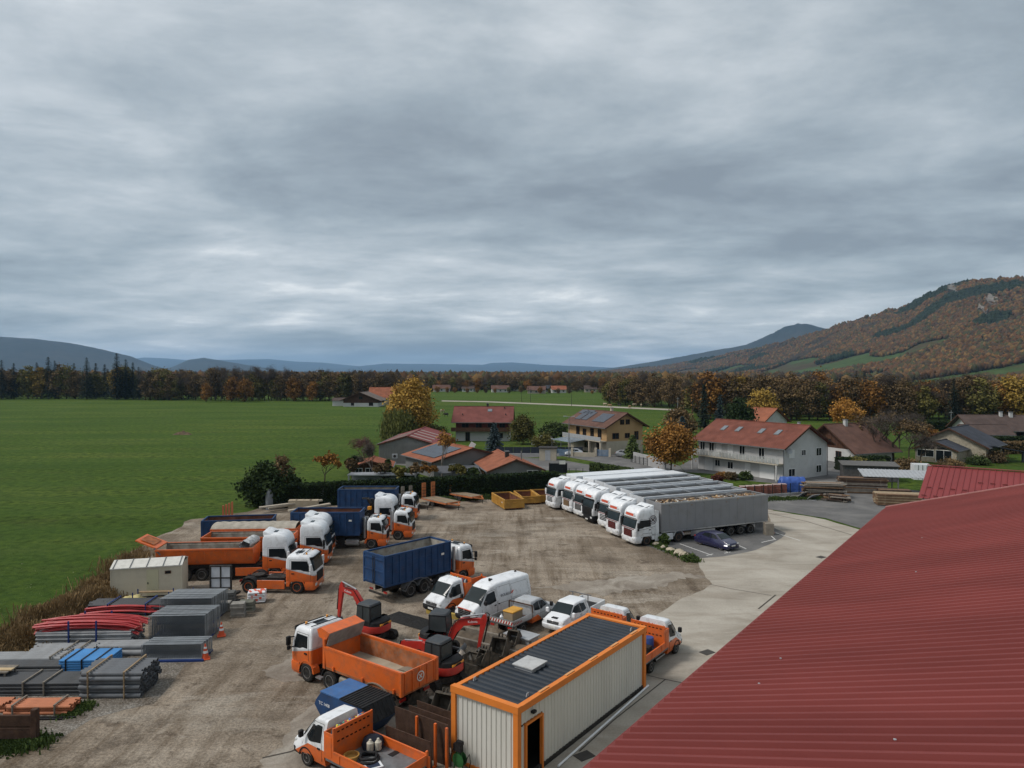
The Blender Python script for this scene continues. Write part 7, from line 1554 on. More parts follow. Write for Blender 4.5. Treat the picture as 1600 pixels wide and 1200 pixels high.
# clutter in front of the cabin
for k, (px, py, w_, lab, m_) in enumerate(((205, 948, 2.6, 'crumpled pale yellow tarp in front of the site cabin', mat('yellow_tarp', (.50, .42, .20), .7, var=.15, bump=.5)), (300, 938, 1.6, 'heap of dark rubble bags beside the cabin', mat('rubble_bags', (.12, .11, .10), .9, var=.4, bump=.5)), (60, 1030, 1.0, 'small heap of earth by the dry grass', mat('earth', (.12, .09, .07), .95, bump=.5)))):
    q = G(px, py); o = MB(); o.grid(lambda u, v: (u * w_ / 2, v * .6, max(-.02, (.62 * math.sqrt(max(0, 1 - u * u)) * math.sqrt(max(0, 1 - v * v)) * (1 + .6 * mn.noise((u * 3, v * 3, k * 7.0)))))), [-1 + i / 10 for i in range(21)], [-1 + i / 5 for i in range(11)]); o = o.build('tarp_heap', m_, None, 60); tag(o, lab, 'heap'); o.location = (q.x, q.y + .4, 0)
for k, (px, py, L_, z) in enumerate(((213, 945, 4.2, .75), (230, 942, 4.4, .62), (205, 952, 3.8, .4))):
    q = G(px, py); o = MB().box(0, L_, 0, .35, 0, .07).build('long_plank', (M_wood, mat('pale_plank', (.46, .42, .35), .8, var=.15), M_woodg)[k]); tag(o, ('brown plank', 'pale plank', 'grey plank')[k] + ' laid on the rack in front of the cabin', 'plank'); o.location = (q.x, q.y + .3, z); o.rotation_euler = (0, 0, R(5))
q = G(205, 950); o = thing('plank_trestle', 'blue trestle carrying long planks in front of the cabin', 'trestle', (q.x, q.y, 0), R(5))
for x in (.1, 2.6, 4.0): MB().beam((x, 0, 0), (x, 0, 1.1), .06).beam((x, .9, 0), (x, .9, 1.1), .06).beam((x, 0, .36), (x, .9, .36), .06).build('stake', M_bstake, o)
# orange sheet piles and ramps behind the blue container
q = G(352, 806); o = thing('fence_posts', 'row of short orange posts standing behind the low blue container', 'posts', (-30.4, 75.6, 0), .15)
for k in range(4): MB().box(k * .3, k * .3 + .18, 0, .12, 0, 2.9 + k * .12).build('post', mat('orange_post', (.50, .15, .07), .7, dirt=.4), o)
# IBC tanks and block pallets by the hedge
def ibc(px, py, z, lab):
    q = G(px, py, z); o = thing('ibc_tank', lab, 'tank', (q.x, q.y + .6, z), R(RND.uniform(-6, 6))); MB().loft([[(x, y, zz_) for x, y in rrect(-.55 * k, .55 * k, .48 * k, .1, .1, 3)] for zz_, k in ((.16, .96), (.20, 1), (1.02, 1), (1.08, .9))]).build('bottle', mat('ibc_white', (.62, .64, .66), .4, var=.08, dirt=.3), o, 40)
    g = MB()
    for x in (-.58, -.29, 0, .29, .58): g.beam((x, -.51, .15), (x, -.51, 1.05), .022).beam((x, .51, .15), (x, .51, 1.05), .022)
    for zz_ in (.2, .48, .76, 1.04): g.beam((-.58, -.51, zz_), (.58, -.51, zz_), .022).beam((-.58, .51, zz_), (.58, .51, zz_), .022).beam((.58, -.51, zz_), (.58, .51, zz_), .022).beam((-.58, -.51, zz_), (-.58, .51, zz_), .022)
    g.build('cage', M_galv, o); MB().box(-.6, .6, -.5, .5, 0, .13).build('pallet', M_chs, o)
ibc(480, 775, 1.12, 'white caged tank, upper left of the pair by the hedge'); ibc(497, 777, 1.12, 'white caged tank, upper right of the pair by the hedge'); ibc(480, 789, 0, 'white caged tank under the upper left one'); ibc(498, 790, 0, 'white caged tank under the upper right one'); ibc(465, 786, 0, 'grey white tank at the left end of the hedge')
for k, px in enumerate((455, 466, 478, 488)):
    q = G(px, 800); o = thing('block_pallet', ('first', 'second', 'third', 'fourth')[k] + ' pallet of sand coloured blocks counted from the meadow', 'pallet', (q.x, q.y + .8, 0), R(8)); MB().box(-.5, .5, -.5, .5, 0, .13).build('pallet', M_woodg, o)
    for z in range(5): MB().box(-.5, .5, -.5, .5, .13 + z * .24, .13 + z * .24 + .23).build('block_layer', mat('sand_block', (.40, .33, .24), .9, var=.12, scale=2), o)
for k, (px, py, L_, an_) in enumerate(((420, 800, 6.5, 28), (452, 806, 5.0, 32), (405, 803, 4.5, 20))):
    q = G(px, py); o = MB().box(0, L_, 0, .6, 0, .18).build('concrete_beam', mat('pale_concrete', (.40, .35, .28), .9, var=.12, dirt=.3)); tag(o, ('long pale concrete beam lying by the dark bush', 'shorter concrete beam next to the block pallets', 'concrete beam half hidden behind the low blue container')[k], 'beam'); o.location = (q.x, q.y, .3 + k * .15); o.rotation_euler = (0, R(-4), R(an_))
q = G(421, 796); o = MB().lathe([(.45, 0), (.45, 1.8), (.3, 2.2), (.12, 2.5)], 12, 'z').build('shrouded_post', mat('grey_shroud', (.16, .17, .18), .7, var=.2, bump=.4), None, 40); tag(o, 'grey shrouded column standing in front of the dark bush', 'column'); o.location = (q.x, q.y, 0)
q = G(518, 788); o = thing('brick_pallet', 'tall pallet of pinkish bricks left of the back blue container', 'bricks', (q.x, q.y, 0), 0)
for z in range(9): MB().box(-.5, .5, -.5, .5, .05 + z * .26, .05 + z * .26 + .25).build('brick_layer', mat('pink_brick', (.40, .22, .15), .9, var=.15), o)
# low loader trailers and yellow skips by the hedge
def lowloader(px, py, s, col, lab, ramps, rz):
    q = G(px, py); o = thing('plant_trailer', lab, 'trailer', (q.x, q.y, 0), rz); L_ = 5.2 * s; m_ = mat('trailer_orange', (.42, .14, .05), .7, var=.2, dirt=.6) if col == 'o' else mat('trailer_grey', (.22, .20, .17), .8, var=.2, dirt=.6)
    MB().box(-L_, 0, -1.15 * s, 1.15 * s, .62, .80).build('deck_frame', m_, o)
    for k in range(7): MB().box(-L_ + .1, -.1, (-1.08 + k * .31) * s, (-.80 + k * .31) * s, .802, .84).build('deck_board', M_wood if k % 3 else M_woodg, o)
    for sg in (-1, 1):
        MB().beam((0, sg * .8 * s, .7), (1.3 * s, 0, .6), .12).build('drawbar', m_, o)
        for x in (-L_ * .55, -L_ * .72): wheel(o, x, sg * 1.0 * s, .38, .24)
        if ramps: MB().box(-L_ - .05, -L_ + .02, (sg * .72 - .30) * s, (sg * .72 + .30) * s, .80, .80 + ramps).build('ramp', m_, o); [MB().box(-L_ + .021, -L_ + .05, (sg * .72 - .27) * s, (sg * .72 + .27) * s, .95 + j * .38, 1.01 + j * .38).build('ramp_rung', M_chs, o) for j in range(int(ramps / .4))]
    MB().cyl((1.1 * s, 0, 0), (1.1 * s, 0, .6), .05, n=8).build('jockey_leg', M_chs, o)
lowloader(662, 795, .8, 'g', 'small grey plant trailer with upright ramps beside the last truck', 1.5, R(-52)); lowloader(708, 795, 1.0, 'o', 'large orange plant trailer with tall upright ramps by the hedge', 1.9, R(-48)); lowloader(746, 785, .85, 'o', 'smaller orange plant trailer between the large one and the yellow skips', 1.0, R(-44))
M_ysk = mat('skip_yellow', (.46, .25, .055), .65, var=.2, scale=1, dirt=.7, dcol=(.18, .09, .04))
roro('yellow skip with open top nearest the plant trailers', G(778, 797) + Vector((.3, 5.4, 0)), R(-72), M_rustin, 1.25, 5.6, m=M_ysk, name='yellow_skip', nr=9); roro('middle yellow skip full of twigs', G(828, 789) + Vector((-.8, 4.6, 0)), R(-78), M_rustin, 1.05, 4.6, m=M_ysk, name='yellow_skip', nr=7); roro('yellow skip next to the farthest white truck', G(852, 787) + Vector((-.6, 4.6, 0)), R(-80), M_rustin, 1.05, 4.6, m=M_ysk, name='yellow_skip', nr=7)
# yard clutter in the centre
q = [(505.5, 1085), (548.5, 1067), (564, 1108), (611, 1085)]; c0 = (G(*q[0], 1.6) + G(*q[3], 1.6)) / 2
skp = thing('covered_skip', 'blue covered skip with black ribbed lids beside the dump truck', 'skip', (c0.x - .1, c0.y + .05, 0), ANG_V); Ls, Ws = 3.6, 1.85
b = MB(); b.loft([[(x, y, z) for x, y in ((-a_, -w_), (a_, -w_), (a_, w_), (-a_, w_))] for a_, w_, z in ((Ls * .33, Ws * .46, .12), (Ls * .52, Ws * .5, .95), (Ls * .50, Ws * .5, 1.15), (Ls * .40, Ws * .48, 1.62))]); b.build('body', M_blu, skp)
MB().box(-Ls * .41, -.1, -Ws * .49, Ws * .49, 1.622, 1.68).build('lid', mat('skip_lid_blue', (.05, .13, .30), .5, var=.15, dirt=.4), skp); ld = MB().box(-.09, Ls * .42, -Ws * .49, Ws * .49, 1.622, 1.69).build('lid', M_blk, skp)
for k in range(8): MB().box(-.05 + k * .19, .02 + k * .19, -Ws * .48, Ws * .48, 1.692, 1.72).build('lid_rib', M_blk, ld)
fl = MB().add([(Ls * .42, -Ws * .49, 1.66), (Ls * .42, Ws * .49, 1.66), (Ls * .545, Ws * .5, .98), (Ls * .545, -Ws * .5, .98), (Ls * .40, -Ws * .49, 1.64), (Ls * .40, Ws * .49, 1.64), (Ls * .525, Ws * .5, .96), (Ls * .525, -Ws * .5, .96)], [(0, 1, 2, 3), (7, 6, 5, 4), (0, 4, 5, 1), (1, 5, 6, 2), (2, 6, 7, 3), (3, 7, 4, 0)]).build('end_flap', M_blk, skp)
for k in range(7): y = -Ws * .42 + k * .26; MB().beam((Ls * .425, y, 1.66), (Ls * .55, y, .98), .06, .03).build('flap_rib', M_blk, fl)
for sg in (-1, 1):
    for x in (-.9, .1, 1.0): MB().beam((x, sg * Ws * .50, .95), (x * .8, sg * Ws * .475, .15), .08, .06).build('rib', M_blu, skp)
    MB().cyl((-1.2, sg * (Ws / 2 - .02), .6), (-1.2, sg * (Ws / 2 + .12), .6), .06, n=8).build('lifting_pin', M_chs, skp)
text('TC 1408', .22, M_wht, skp, (-1.15, -Ws * .503, 1.12), (R(90), 0, 0)); MB().cbox((.75, -Ws * .505, 1.2), (.22, .012, .22)).build('sticker', M_plate, skp)
# steel road plates standing between the skip and the container
for k, (px, py, L_, h_, lab) in enumerate(((625, 1190, 2.6, 1.5, 'dark steel plate held by orange posts, nearest of the plates'), (640, 1172, 3.1, 1.9, 'large rusty steel plate behind the orange posts'), (660, 1150, 2.7, 1.35, 'long rusty steel plate, third of the upright plates'), (672, 1137, 2.6, 1.2, 'farthest of the upright rusty plates'))):
    q = G(px, py); o = MB().box(-.35, L_ - .35, -.02, .02, 0, h_).build('steel_plate', M_rust); tag(o, lab, 'steel plate'); o.location = (q.x - .3, q.y + .1, .03); o.rotation_euler = (R(5), 0, ANG_V + R(2))
q = G(620, 1196); o = thing('plate_stand', 'orange post stand holding the upright steel plates', 'stand', (q.x, q.y - .15, 0), ANG_V)
for x in (.25, 1.35, 2.0): MB().beam((x, -.12, 0), (x, -.12, 1.15), .10).build('post', M_org, o); MB().beam((x, 1.0, 0), (x, 1.0, 1.9), .10).build('post', M_org, o); MB().beam((x, -.15, .04), (x, 1.05, .04), .1).build('foot', M_org, o)
BK = [bucket_mesh(.95, 1.5), bucket_mesh(.5, 1.2), bucket_mesh(.7, 1.3)]; rr = random.Random(6)
LABB = ['large digging bucket lying open behind the steel plates', 'second open bucket beside the large digging bucket', 'narrow bucket under the dump truck tail', 'bucket in front of the stretched excavator', 'toothed bucket in the row along the container, nearest', 'toothed bucket in the row along the container, second', 'toothed bucket in the row along the container, third', 'toothed bucket in the row along the container, fourth', 'toothed bucket in the row along the container, farthest', 'small bucket next to the excavator blade']
for k, (px, py) in enumerate(((690, 1122), (668, 1112), (640, 1100), (735, 1045), (752, 1043), (765, 1036), (778, 1028), (790, 1021), (800, 1013), (722, 1058))):
    q = G(px, py); o = BK[k % 3].build('excavator_bucket', mat('worn_bucket', (.085, .075, .062), .75, .2, var=.4, scale=3, dirt=.7, dcol=(.20, .16, .11)), None); tag(o, LABB[k], 'bucket'); o.location = (q.x, q.y, .45); o.rotation_euler = (0, R(90 + rr.uniform(-20, 20)) if k % 2 else R(20), ANG_U + rr.uniform(-.4, .4))
# material bay, skip plates, asphalt heap
def bay(px, py, L_, W_, lab, m_, fill, rz, hgt=.38):
    q = G(px, py); o = thing('material_bay', lab, 'bay', (q.x, q.y, 0), rz)
    MB().box(0, L_, -.1, .1, 0, hgt).build('kerb', m_, o, bevel=.02); MB().box(0, L_, W_ - .1, W_ + .1, 0, hgt).build('kerb', m_, o, bevel=.02); MB().box(-.1, .1, .1, W_ - .1, 0, hgt).build('kerb', m_, o, bevel=.02)
    MB().grid(lambda x, y: (x, y, .06 + hgt * .8 * math.sin(math.pi * min(1, max(0, y / W_))) * (1 + .4 * mn.noise((x * 2, y * 2, 1)))), [L_ * i / 16 for i in range(17)], [.08 + (W_ - .16) * i / 8 for i in range(9)]).build('fill', fill, o, 60)
asp = mat('asphalt_chips', (.025, .024, .023), .85, var=.4, scale=9, bump=.8); bay(667, 958, 3.0, 1.5, 'yellow edged bay heaped with black asphalt in front of the white van', mat('yellow_kerb', (.42, .30, .07), .8, var=.2, dirt=.6), asp, ANG_V + R(6))
bay(700, 1000, 5.4, 1.7, 'timber edged bay with soil along the site container', M_woodg, mat('soil', (.105, .082, .06), .95, var=.3, bump=.7), ANG_V + R(4))
q = G(640, 968); o = MB(); o.grid(lambda u, v: (u * 1.9, v * .9, .02 + max(0, .22 * (1 - u * u) * (1 - v * v) * (1 + mn.noise((u * 4, v * 4, 3))))), [-1 + i / 8 for i in range(17)], [-1 + i / 5 for i in range(11)]); o = o.build('asphalt_heap', asp, None, 60); tag(o, 'flat heap of black asphalt left of the yellow edged bay', 'heap'); o.location = (q.x, q.y - .2, 0); o.rotation_euler = (0, 0, ANG_V)
q = G(815, 1004); o = MB().box(-1.0, 1.0, -.6, .6, .5, .56).box(-.9, .9, -.5, .5, 0, .5).build('metal_chest', M_pale); tag(o, 'low chest with pale metal lid behind the container roof', 'chest'); o.location = (q.x, q.y, 0); o.rotation_euler = (0, 0, ANG_V)
q = G(724, 1035); o = MB(); o.grid(lambda u, v: (u * .8, v * .6, max(0, .6 * (1 - u * u) * (1 - v * v) * (1 + .8 * mn.noise((u * 3, v * 3, 9))))), [-1 + i / 6 for i in range(13)], [-1 + i / 5 for i in range(11)]); o = o.build('gravel_bag', mat('pale_bag', (.36, .32, .27), .9, var=.2, bump=.5), None, 60); tag(o, 'pale sack of sand under the stretched excavator boom', 'sack'); o.location = (q.x, q.y, 0)
# load of the bottom flatbed
pf = Vector((math.cos(hU), math.sin(hU), 0)); pl = Vector((-pf.y, pf.x, 0))
def in_tray(a, b_, z=.862): return pU + pf * a + pl * b_ + Vector((0, 0, z))
o = MB().loft([[(x * k, y * k, z) for x, y in rrect(-.45, .45, .32, .2, .2, 3)] for z, k in ((0, .9), (.2, 1.05), (.42, .9), (.55, .5))]).build('tool_bag', mat('navy_cloth', (.02, .023, .035), .8, var=.3, bump=.4), None, 50); tag(o, 'dark cloth bag in the tray of the bottom flatbed', 'bag'); o.location = in_tray(-2.4, -.65)
for k, (a_, b_) in enumerate(((-2.55, -.35), (-2.75, -.62))): o = MB().lathe([(.13, 0), (.15, .05), (.15, .34), (.06, .42), (.05, .48)], 12, 'z').build('canister', mat('canister_white', (.58, .54, .44), .5, dirt=.3), None, 40); tag(o, ('cream canister beside the dark bag', 'second cream canister behind the dark bag')[k], 'canister'); o.location = in_tray(a_, b_, .92 + .0 * k)
t_ = [(math.cos(a_) * .42, math.sin(a_) * .42, .07 + .03 * math.sin(3 * a_)) for a_ in [i * 6.2832 / 24 for i in range(25)]]; o = MB().tube(t_, .06, 8).tube([(x * .8, y * .8, z + .12) for x, y, z in t_], .06, 8).build('hose_coil', M_blk, None, 50); tag(o, 'coiled black hose in the tray of the bottom flatbed', 'hose'); o.location = in_tray(-3.0, .15)
o = MB().lathe([(.34, 0), (.36, .10), (.33, .20), (.28, .20), (.28, .06)], 18, 'z').build('cable_reel', mat('ochre_plastic', (.42, .23, .06), .6, dirt=.4), None, 40); tag(o, 'ochre round basin with tools in the tray of the bottom flatbed', 'basin'); o.location = in_tray(-2.35, .50)
o = MB().box(-.36, .36, -.26, .26, 0, .05).build('framed_sign', M_wht, None); tag(o, 'white framed sign lying in the tray of the bottom flatbed', 'sign'); MB().box(-.26, .26, -.17, .17, .051, .056).build('sign_face', mat('sign_navy', (.03, .04, .07), .5), o); o.location = in_tray(-3.5, .35); o.rotation_euler = (0, 0, .5)
# green tool frame beside the container
q = G(716, 1206); o = thing('hose_cart', 'green hose cart with black cables at the container corner', 'cart', (q.x, q.y, 0), ANG_V); gc = mat('green_paint', (.03, .11, .035), .5, var=.2)
for x in (-.25, .25): MB().beam((x, 0, 0), (x * .5, .05, 1.0), .05).build('frame_leg', gc, o); MB().tube([(x, .1, .4), (x * 1.8, .2, .8), (x * 2.2, .15, .5), (x * 1.9, .1, .05)], .02).build('cable', M_blk, o)
MB().box(-.2, .2, -.1, .1, .9, 1.2).box(-.05, .25, -.08, .08, 1.2, 1.35).build('motor', M_blk, o); MB().lathe([(.05, -.15), (.3, -.13), (.3, -.1), (.1, -.09), (.1, .09), (.3, .1), (.3, .13), (.05, .15)], 16, 'y').build('drum', gc, o).location = (0, .1, .5)
# boulders and weeds at the parking
for k, (px, py, s) in enumerate(((1026, 853, .62), (1036, 857, .5), (1048, 862, .68), (1060, 867, .8), (1072, 873, 1.0))):
    q = G(px, py); b = bmesh.new(); bmesh.ops.create_icosphere(b, subdivisions=3, radius=.5)
    for v in b.verts: v.co *= 1 + .35 * mn.noise(v.co * 2.2 + Vector((k * 7, 0, 0))) ; v.co.z *= .75
    me = bpy.data.meshes.new('boulder'); b.to_mesh(me); b.free(); me.materials.append(mat('limestone_boulder', (.40, .345, .26), .9, var=.25, scale=3, bump=.5)); me.shade_smooth(); me.set_sharp_from_angle(angle=R(28)); o = link('boulder', me); tag(o, ('first', 'second', 'third', 'fourth', 'fifth and largest')[k] + ' pale boulder in the row at the parking, counted from the truck', 'boulder'); o.location = (q.x, q.y, .26 * s); o.scale = (s * 1.35, s, s); o.rotation_euler = (0, 0, k * 1.3)
q = G(1203, 837); o = MB().box(-.45, .45, -.4, .4, 0, 1.25).build('concrete_block', mat('weathered_concrete', (.24, .21, .17), .9, var=.2, scale=2, dirt=.4), None, bevel=.04); tag(o, 'weathered concrete block behind the grey trailer', 'block'); o.location = (q.x, q.y + .4, 0)
# ---- lumber yard on the right
def lumber(px, py, L_, W_, n, lab, rz, m_list, messy=.0, th=.09):
    q = G(px, py); o = thing('lumber_stack', lab, 'lumber', (q.x, q.y + W_ / 2, 0), rz); rr = random.Random(px)
    for k in range(n):
        z = .12 + k * (th + .07)
        for j in range(3): MB().cbox((rr.uniform(-1, 1) * messy, (j - 1) * W_ / 3 + rr.uniform(-1, 1) * messy * .3, z + th / 2), (L_ * rr.uniform(1 - messy * .3, 1), W_ / 3 * .94, th), rr.uniform(-1, 1) * messy * .15).build('board', rr.choice(m_list), o)
        for x in (-L_ * .35, L_ * .35): MB().cbox((x, 0, z - .035), (.08, W_ * .98, .066)).build('sticker', M_woodg, o)
WB = [mat('board_brown', (.20, .125, .075), .85, var=.25, scale=3), mat('board_grey', (.22, .195, .165), .9, var=.2, scale=3), mat('board_dark', (.075, .05, .038), .9, var=.3, scale=3), mat('board_pale', (.33, .25, .16), .85, var=.2, scale=3)]
lumber(1292, 779, 5.2, 2.2, 12, 'messy stack of dark and brown boards beside the blue tarpaulin', R(-12), WB[:3], .35); lumber(1353, 772, 6.2, 2.4, 13, 'tall neat stack of grey boards behind the asphalt lot', R(-14), WB[:3], .12); lumber(1418, 792, 6.5, 2.4, 9, 'stack of fresh yellow brown boards next to the maroon roof', R(-14), [WB[3], WB[0]], .1); lumber(1400, 778, 4.0, 1.8, 6, 'low pile of reddish boards between the lumber stacks', R(-10), [WB[0], WB[2]], .2); lumber(1312, 785, 2.6, 1.4, 5, 'jumble of scrap boards in front of the messy stack', R(-35), WB, .7)
for k, (px, py) in enumerate(((1262, 778), (1277, 782))): q = G(px, py); o = MB().prism([(-1.2, .0), (-.2, .75), (-.16, .72), (-1.12, 0)], 'y', -.8, .8).box(-1.2, .0, -.75, .75, 0, .05).build('leaning_panel', M_pale); tag(o, ('grey panel leaning on the scrap boards, left one', 'grey panel leaning on the scrap boards, right one')[k], 'panel'); o.location = (q.x, q.y, 0); o.rotation_euler = (0, 0, R(-60))
q = G(1428, 775); o = thing('open_shed', 'open lumber shelter with grey corrugated roof beside the maroon hall', 'shed', (q.x - 1, q.y + 3, 0), R(-14)); MB().prism([(-1.8, 2.3), (1.8, 2.9), (1.8, 2.96), (-1.8, 2.36)], 'x', -4.5, 4.5).build('roof', M_pale, o)
for k in range(18): MB().beam((-4.4 + k * .51, -1.8, 2.40), (-4.4 + k * .51, 1.8, 3.0), .07, .05).build('roof_rib', M_pale, o)
for x in (-4.2, 0, 4.2):
    for y in (-1.6, 1.6): MB().beam((x, y, 0), (x, y, 2.35 if y < 0 else 2.85), .14).build('post', M_gry, o)
q = G(1375, 755); o = thing('wooden_shed', 'long low grey timber shed behind the lumber stacks', 'shed', (q.x - .3, q.y + 3, 0), R(-15)); Wg = mat('grey_boards', (.085, .08, .078), .9, var=.25, scale=3)
for k in range(9): MB().box(-3.9, 3.9, -1.5, -1.45, .1 + k * .26, .34 + k * .26).build('board', Wg, o)
MB().box(-3.85, 3.85, -1.44, 1.5, 0, 2.4).build('wall', Wg, o); MB().prism([(-1.8, 2.42), (1.8, 2.72), (1.8, 2.80), (-1.8, 2.50)], 'x', -4.1, 4.1).build('roof', mat('felt_roof', (.12, .115, .11), .9), o)
q = G(1444, 750); o = thing('storage_box', 'white metal storage container edge showing beside the maroon hall', 'container', (q.x, q.y + 1, 0), R(-14)); MB().box(-1.2, 1.2, -1, 1, 0, 2.4).build('box', M_wht, o); [MB().box(x - .04, x + .04, -1.05, -1.0, .1, 2.3).build('door_rod', M_gry, o) for x in (-.6, 0, .6)]
# blue tarpaulin and brick pallets along the fence
q = G(1243, 770); tp = MB(); tp.grid(lambda u, a_: (u * 1.75 * (1 + .03 * math.sin(a_ * 5)), -1.0 * math.cos(a_) * (1 + .08 * mn.noise((u * 3, a_ * 3, 2))), 2.1 * max(0, math.sin(a_)) ** .45 * (1 + .06 * mn.noise((u * 4, a_ * 2, 7))) * (1 if abs(u) < .95 else .8)), [-1 + i / 12 for i in range(25)], [math.pi * k / 16 for k in range(17)])
for sg in (-1, 1): tp.add([(sg * 1.75, -1.0 * math.cos(a_), 2.1 * .8 * max(0, math.sin(a_)) ** .45) for a_ in [math.pi * k / 16 for k in range(17)]], [tuple(range(17))])
o = tp.build('covered_pile', mat('blue_tarp', (.03, .085, .32), .45, var=.25, scale=2, bump=.6), None, 70); tag(o, 'pile covered with a bright blue tarpaulin beside the white house', 'tarpaulin'); o.location = (q.x, q.y + 1.2, 0); o.rotation_euler = (0, 0, R(-8))
M_brk = mat('wrapped_bricks', (.24, .085, .06), .6, var=.2, scale=3, dirt=.3, dcol=(.4, .35, .33))
for k in range(7):
    q = G(1164, 776).lerp(G(1226, 772), k / 6); o = thing('brick_pallet', 'shrink wrapped red brick pallet by the fence, number %s from the trucks' % ('one', 'two', 'three', 'four', 'five', 'six', 'seven')[k], 'bricks', (q.x, q.y + .8, 0), R(-6)); MB().box(-.48, .48, -.5, .5, 0, .12).build('pallet', M_woodg, o)
    for z in range(4): MB().box(-.47, .47, -.5, .5, .12 + z * .29, .40 + z * .29).build('brick_layer', M_brk, o)
    MB().box(-.48, .48, -.51, .51, 1.282, 1.31).build('film', mat('pink_film', (.45, .32, .29), .4), o)
def fence(lab, A_, B_, h, n, m_, wire=True, name='fence', wall=None):
    A_, B_ = Vector(A_), Vector(B_); o = thing(name, lab, 'fence', (A_.x, A_.y, 0), dirz(B_ - A_)); L_ = (B_ - A_).length
    for k in range(n + 1): MB().box(L_ * k / n - .04, L_ * k / n + .04, -.04, .04, 0, h + .08).build('post', m_, o)
    if wall: MB().box(0, L_, -.1, .1, 0, wall).build('base_wall', M_concw, o)
    if wire:
        g = MB(); x = .0
        while x < L_: g.beam((x, 0, wall or .05), (x, 0, h), .012); x += .16
        for z in (.3, .75, 1.2, h): g.beam((0, 0, z), (L_, 0, z), .016)
        g.build('wire_mesh', m_, o)
    return o
M_fdk = mat('dark_fence', (.02, .025, .025), .5); M_fgr = mat('green_fence', (.02, .06, .035), .5)
fence('dark wire fence behind the brick pallets and the blue tarpaulin', G(1150, 780), G(1262, 772), 1.6, 8, M_fdk, True, wall=.35); fence('green wire fence in front of the forecourt of the white house', G(1020, 744), G(1072, 753), 1.3, 5, M_fgr); fence('dark wire fence on a low wall beside the small road', G(868, 744), G(932, 744), 1.2, 6, M_fdk, wall=.3); fence('dark fence along the concrete wall by the solar house', G(986, 722), G(1012, 728), 1.3, 4, M_fdk)
o = thing('privacy_fence', 'dark panel fence in front of the wooden house', 'fence', G(775, 712), 0)
for k in range(10): MB().box(k * 1.75, k * 1.75 + 1.7, -.04, .04, .05, 1.75).build('panel', mat('anthracite_panel', (.030, .036, .048), .6), o)
MB().box(0, 17.4, -.1, .1, 0, .5).build('base_wall', M_concw, o).location.y = -.16
for k, (px0, px1, py, lab) in enumerate(((868, 894, 712, 'blue grey metal gate left of the silver car'), (931, 953, 713, 'blue metal gate in front of the house with solar panels'))):
    A_, B_ = G(px0, py), G(px1, py + 1); o = thing('metal_gate', lab, 'gate', A_, dirz(B_ - A_)); L_ = (B_ - A_).length; mg = mat('gate_blue', (.14, .20, .28), .5)
    for j in range(int(L_ / .22)): MB().box(j * .22, j * .22 + .17, -.02, .02, .1, 1.35 + .2 * abs(j * .22 / L_ - .5)).build('slat', mg, o)
    for x in (0, L_): MB().box(x - .22, x + .22, -.22, .22, 0, 1.7).build('pillar', W_crm, o)
    MB().box(0, L_, -.03, .03, .25, .33).build('rail', mg, o)
A_, B_ = G(990, 722), G(1040, 735); o = thing('garden_wall', 'grey concrete garden wall right of the house with solar panels', 'wall', A_, dirz(B_ - A_)); MB().box(0, (B_ - A_).length, -.1, .1, 0, 1.9).build('wall_slab', M_concw, o)
A_, B_ = G(895, 713), G(930, 714); o = thing('garden_wall', 'low cream wall between the two blue gates', 'wall', A_, dirz(B_ - A_)); MB().box(0, (B_ - A_).length, -.12, .12, 0, .85).build('wall_slab', W_crm, o)
A_ = G(872, 742); o = thing('sign_board', 'dark notice board with a white sign at the yard entrance', 'sign', A_, 0); MB().box(-1.5, 1.5, -.05, .05, .3, 1.9).build('board', mat('board_black', (.015, .016, .018), .6), o); MB().box(.2, 1.2, -.06, -.052, 1.75, 2.35).build('white_sign', M_plate, o); [MB().box(x - .06, x + .06, -.05, .05, 0, 2.0).build('post', M_gry, o) for x in (-1.4, 1.4)]
# poles and lamps
def pole(px, base, top, lab, m_, kind='pole'):
    q = G(px, base); h = (base - top) / F * q.y; o = thing('street_lamp' if kind == 'lamp' else 'utility_pole', lab, kind, (q.x, q.y, 0)); MB().cyl((0, 0, 0), (0, 0, h), .012 * h + .03, .05, 8).build('mast', m_, o)
    if kind == 'lamp': [MB().beam((0, 0, h), (s * .7, 0, h + .1), .06).cbox((s * .85, 0, h + .1), (.6, .3, .12)).build('lamp_head', M_pale, o) for s in (-1, 1)]
    else: MB().box(-.6, .6, -.06, .06, h - .8, h - .68).build('cross_arm', m_, o)
pole(889, 715, 651, 'double headed street lamp in front of the house with solar panels', M_gry, 'lamp'); pole(1059, 648, 620, 'pale utility pole in front of the wood on the right', M_pale); pole(1486, 662, 641, 'pale pole on the lawn before the wood at the far right', M_pale)
for k, px in enumerate((815, 829, 893, 953)): pole(px, 634 - (6 if k < 2 else 0), 609 - (k % 2) * 2, ('thin dark pole in the far field, leftmost', 'thin dark pole in the far field, second', 'thin dark pole in the far field, third', 'tall thin pole above the house with solar panels')[k], M_chs)
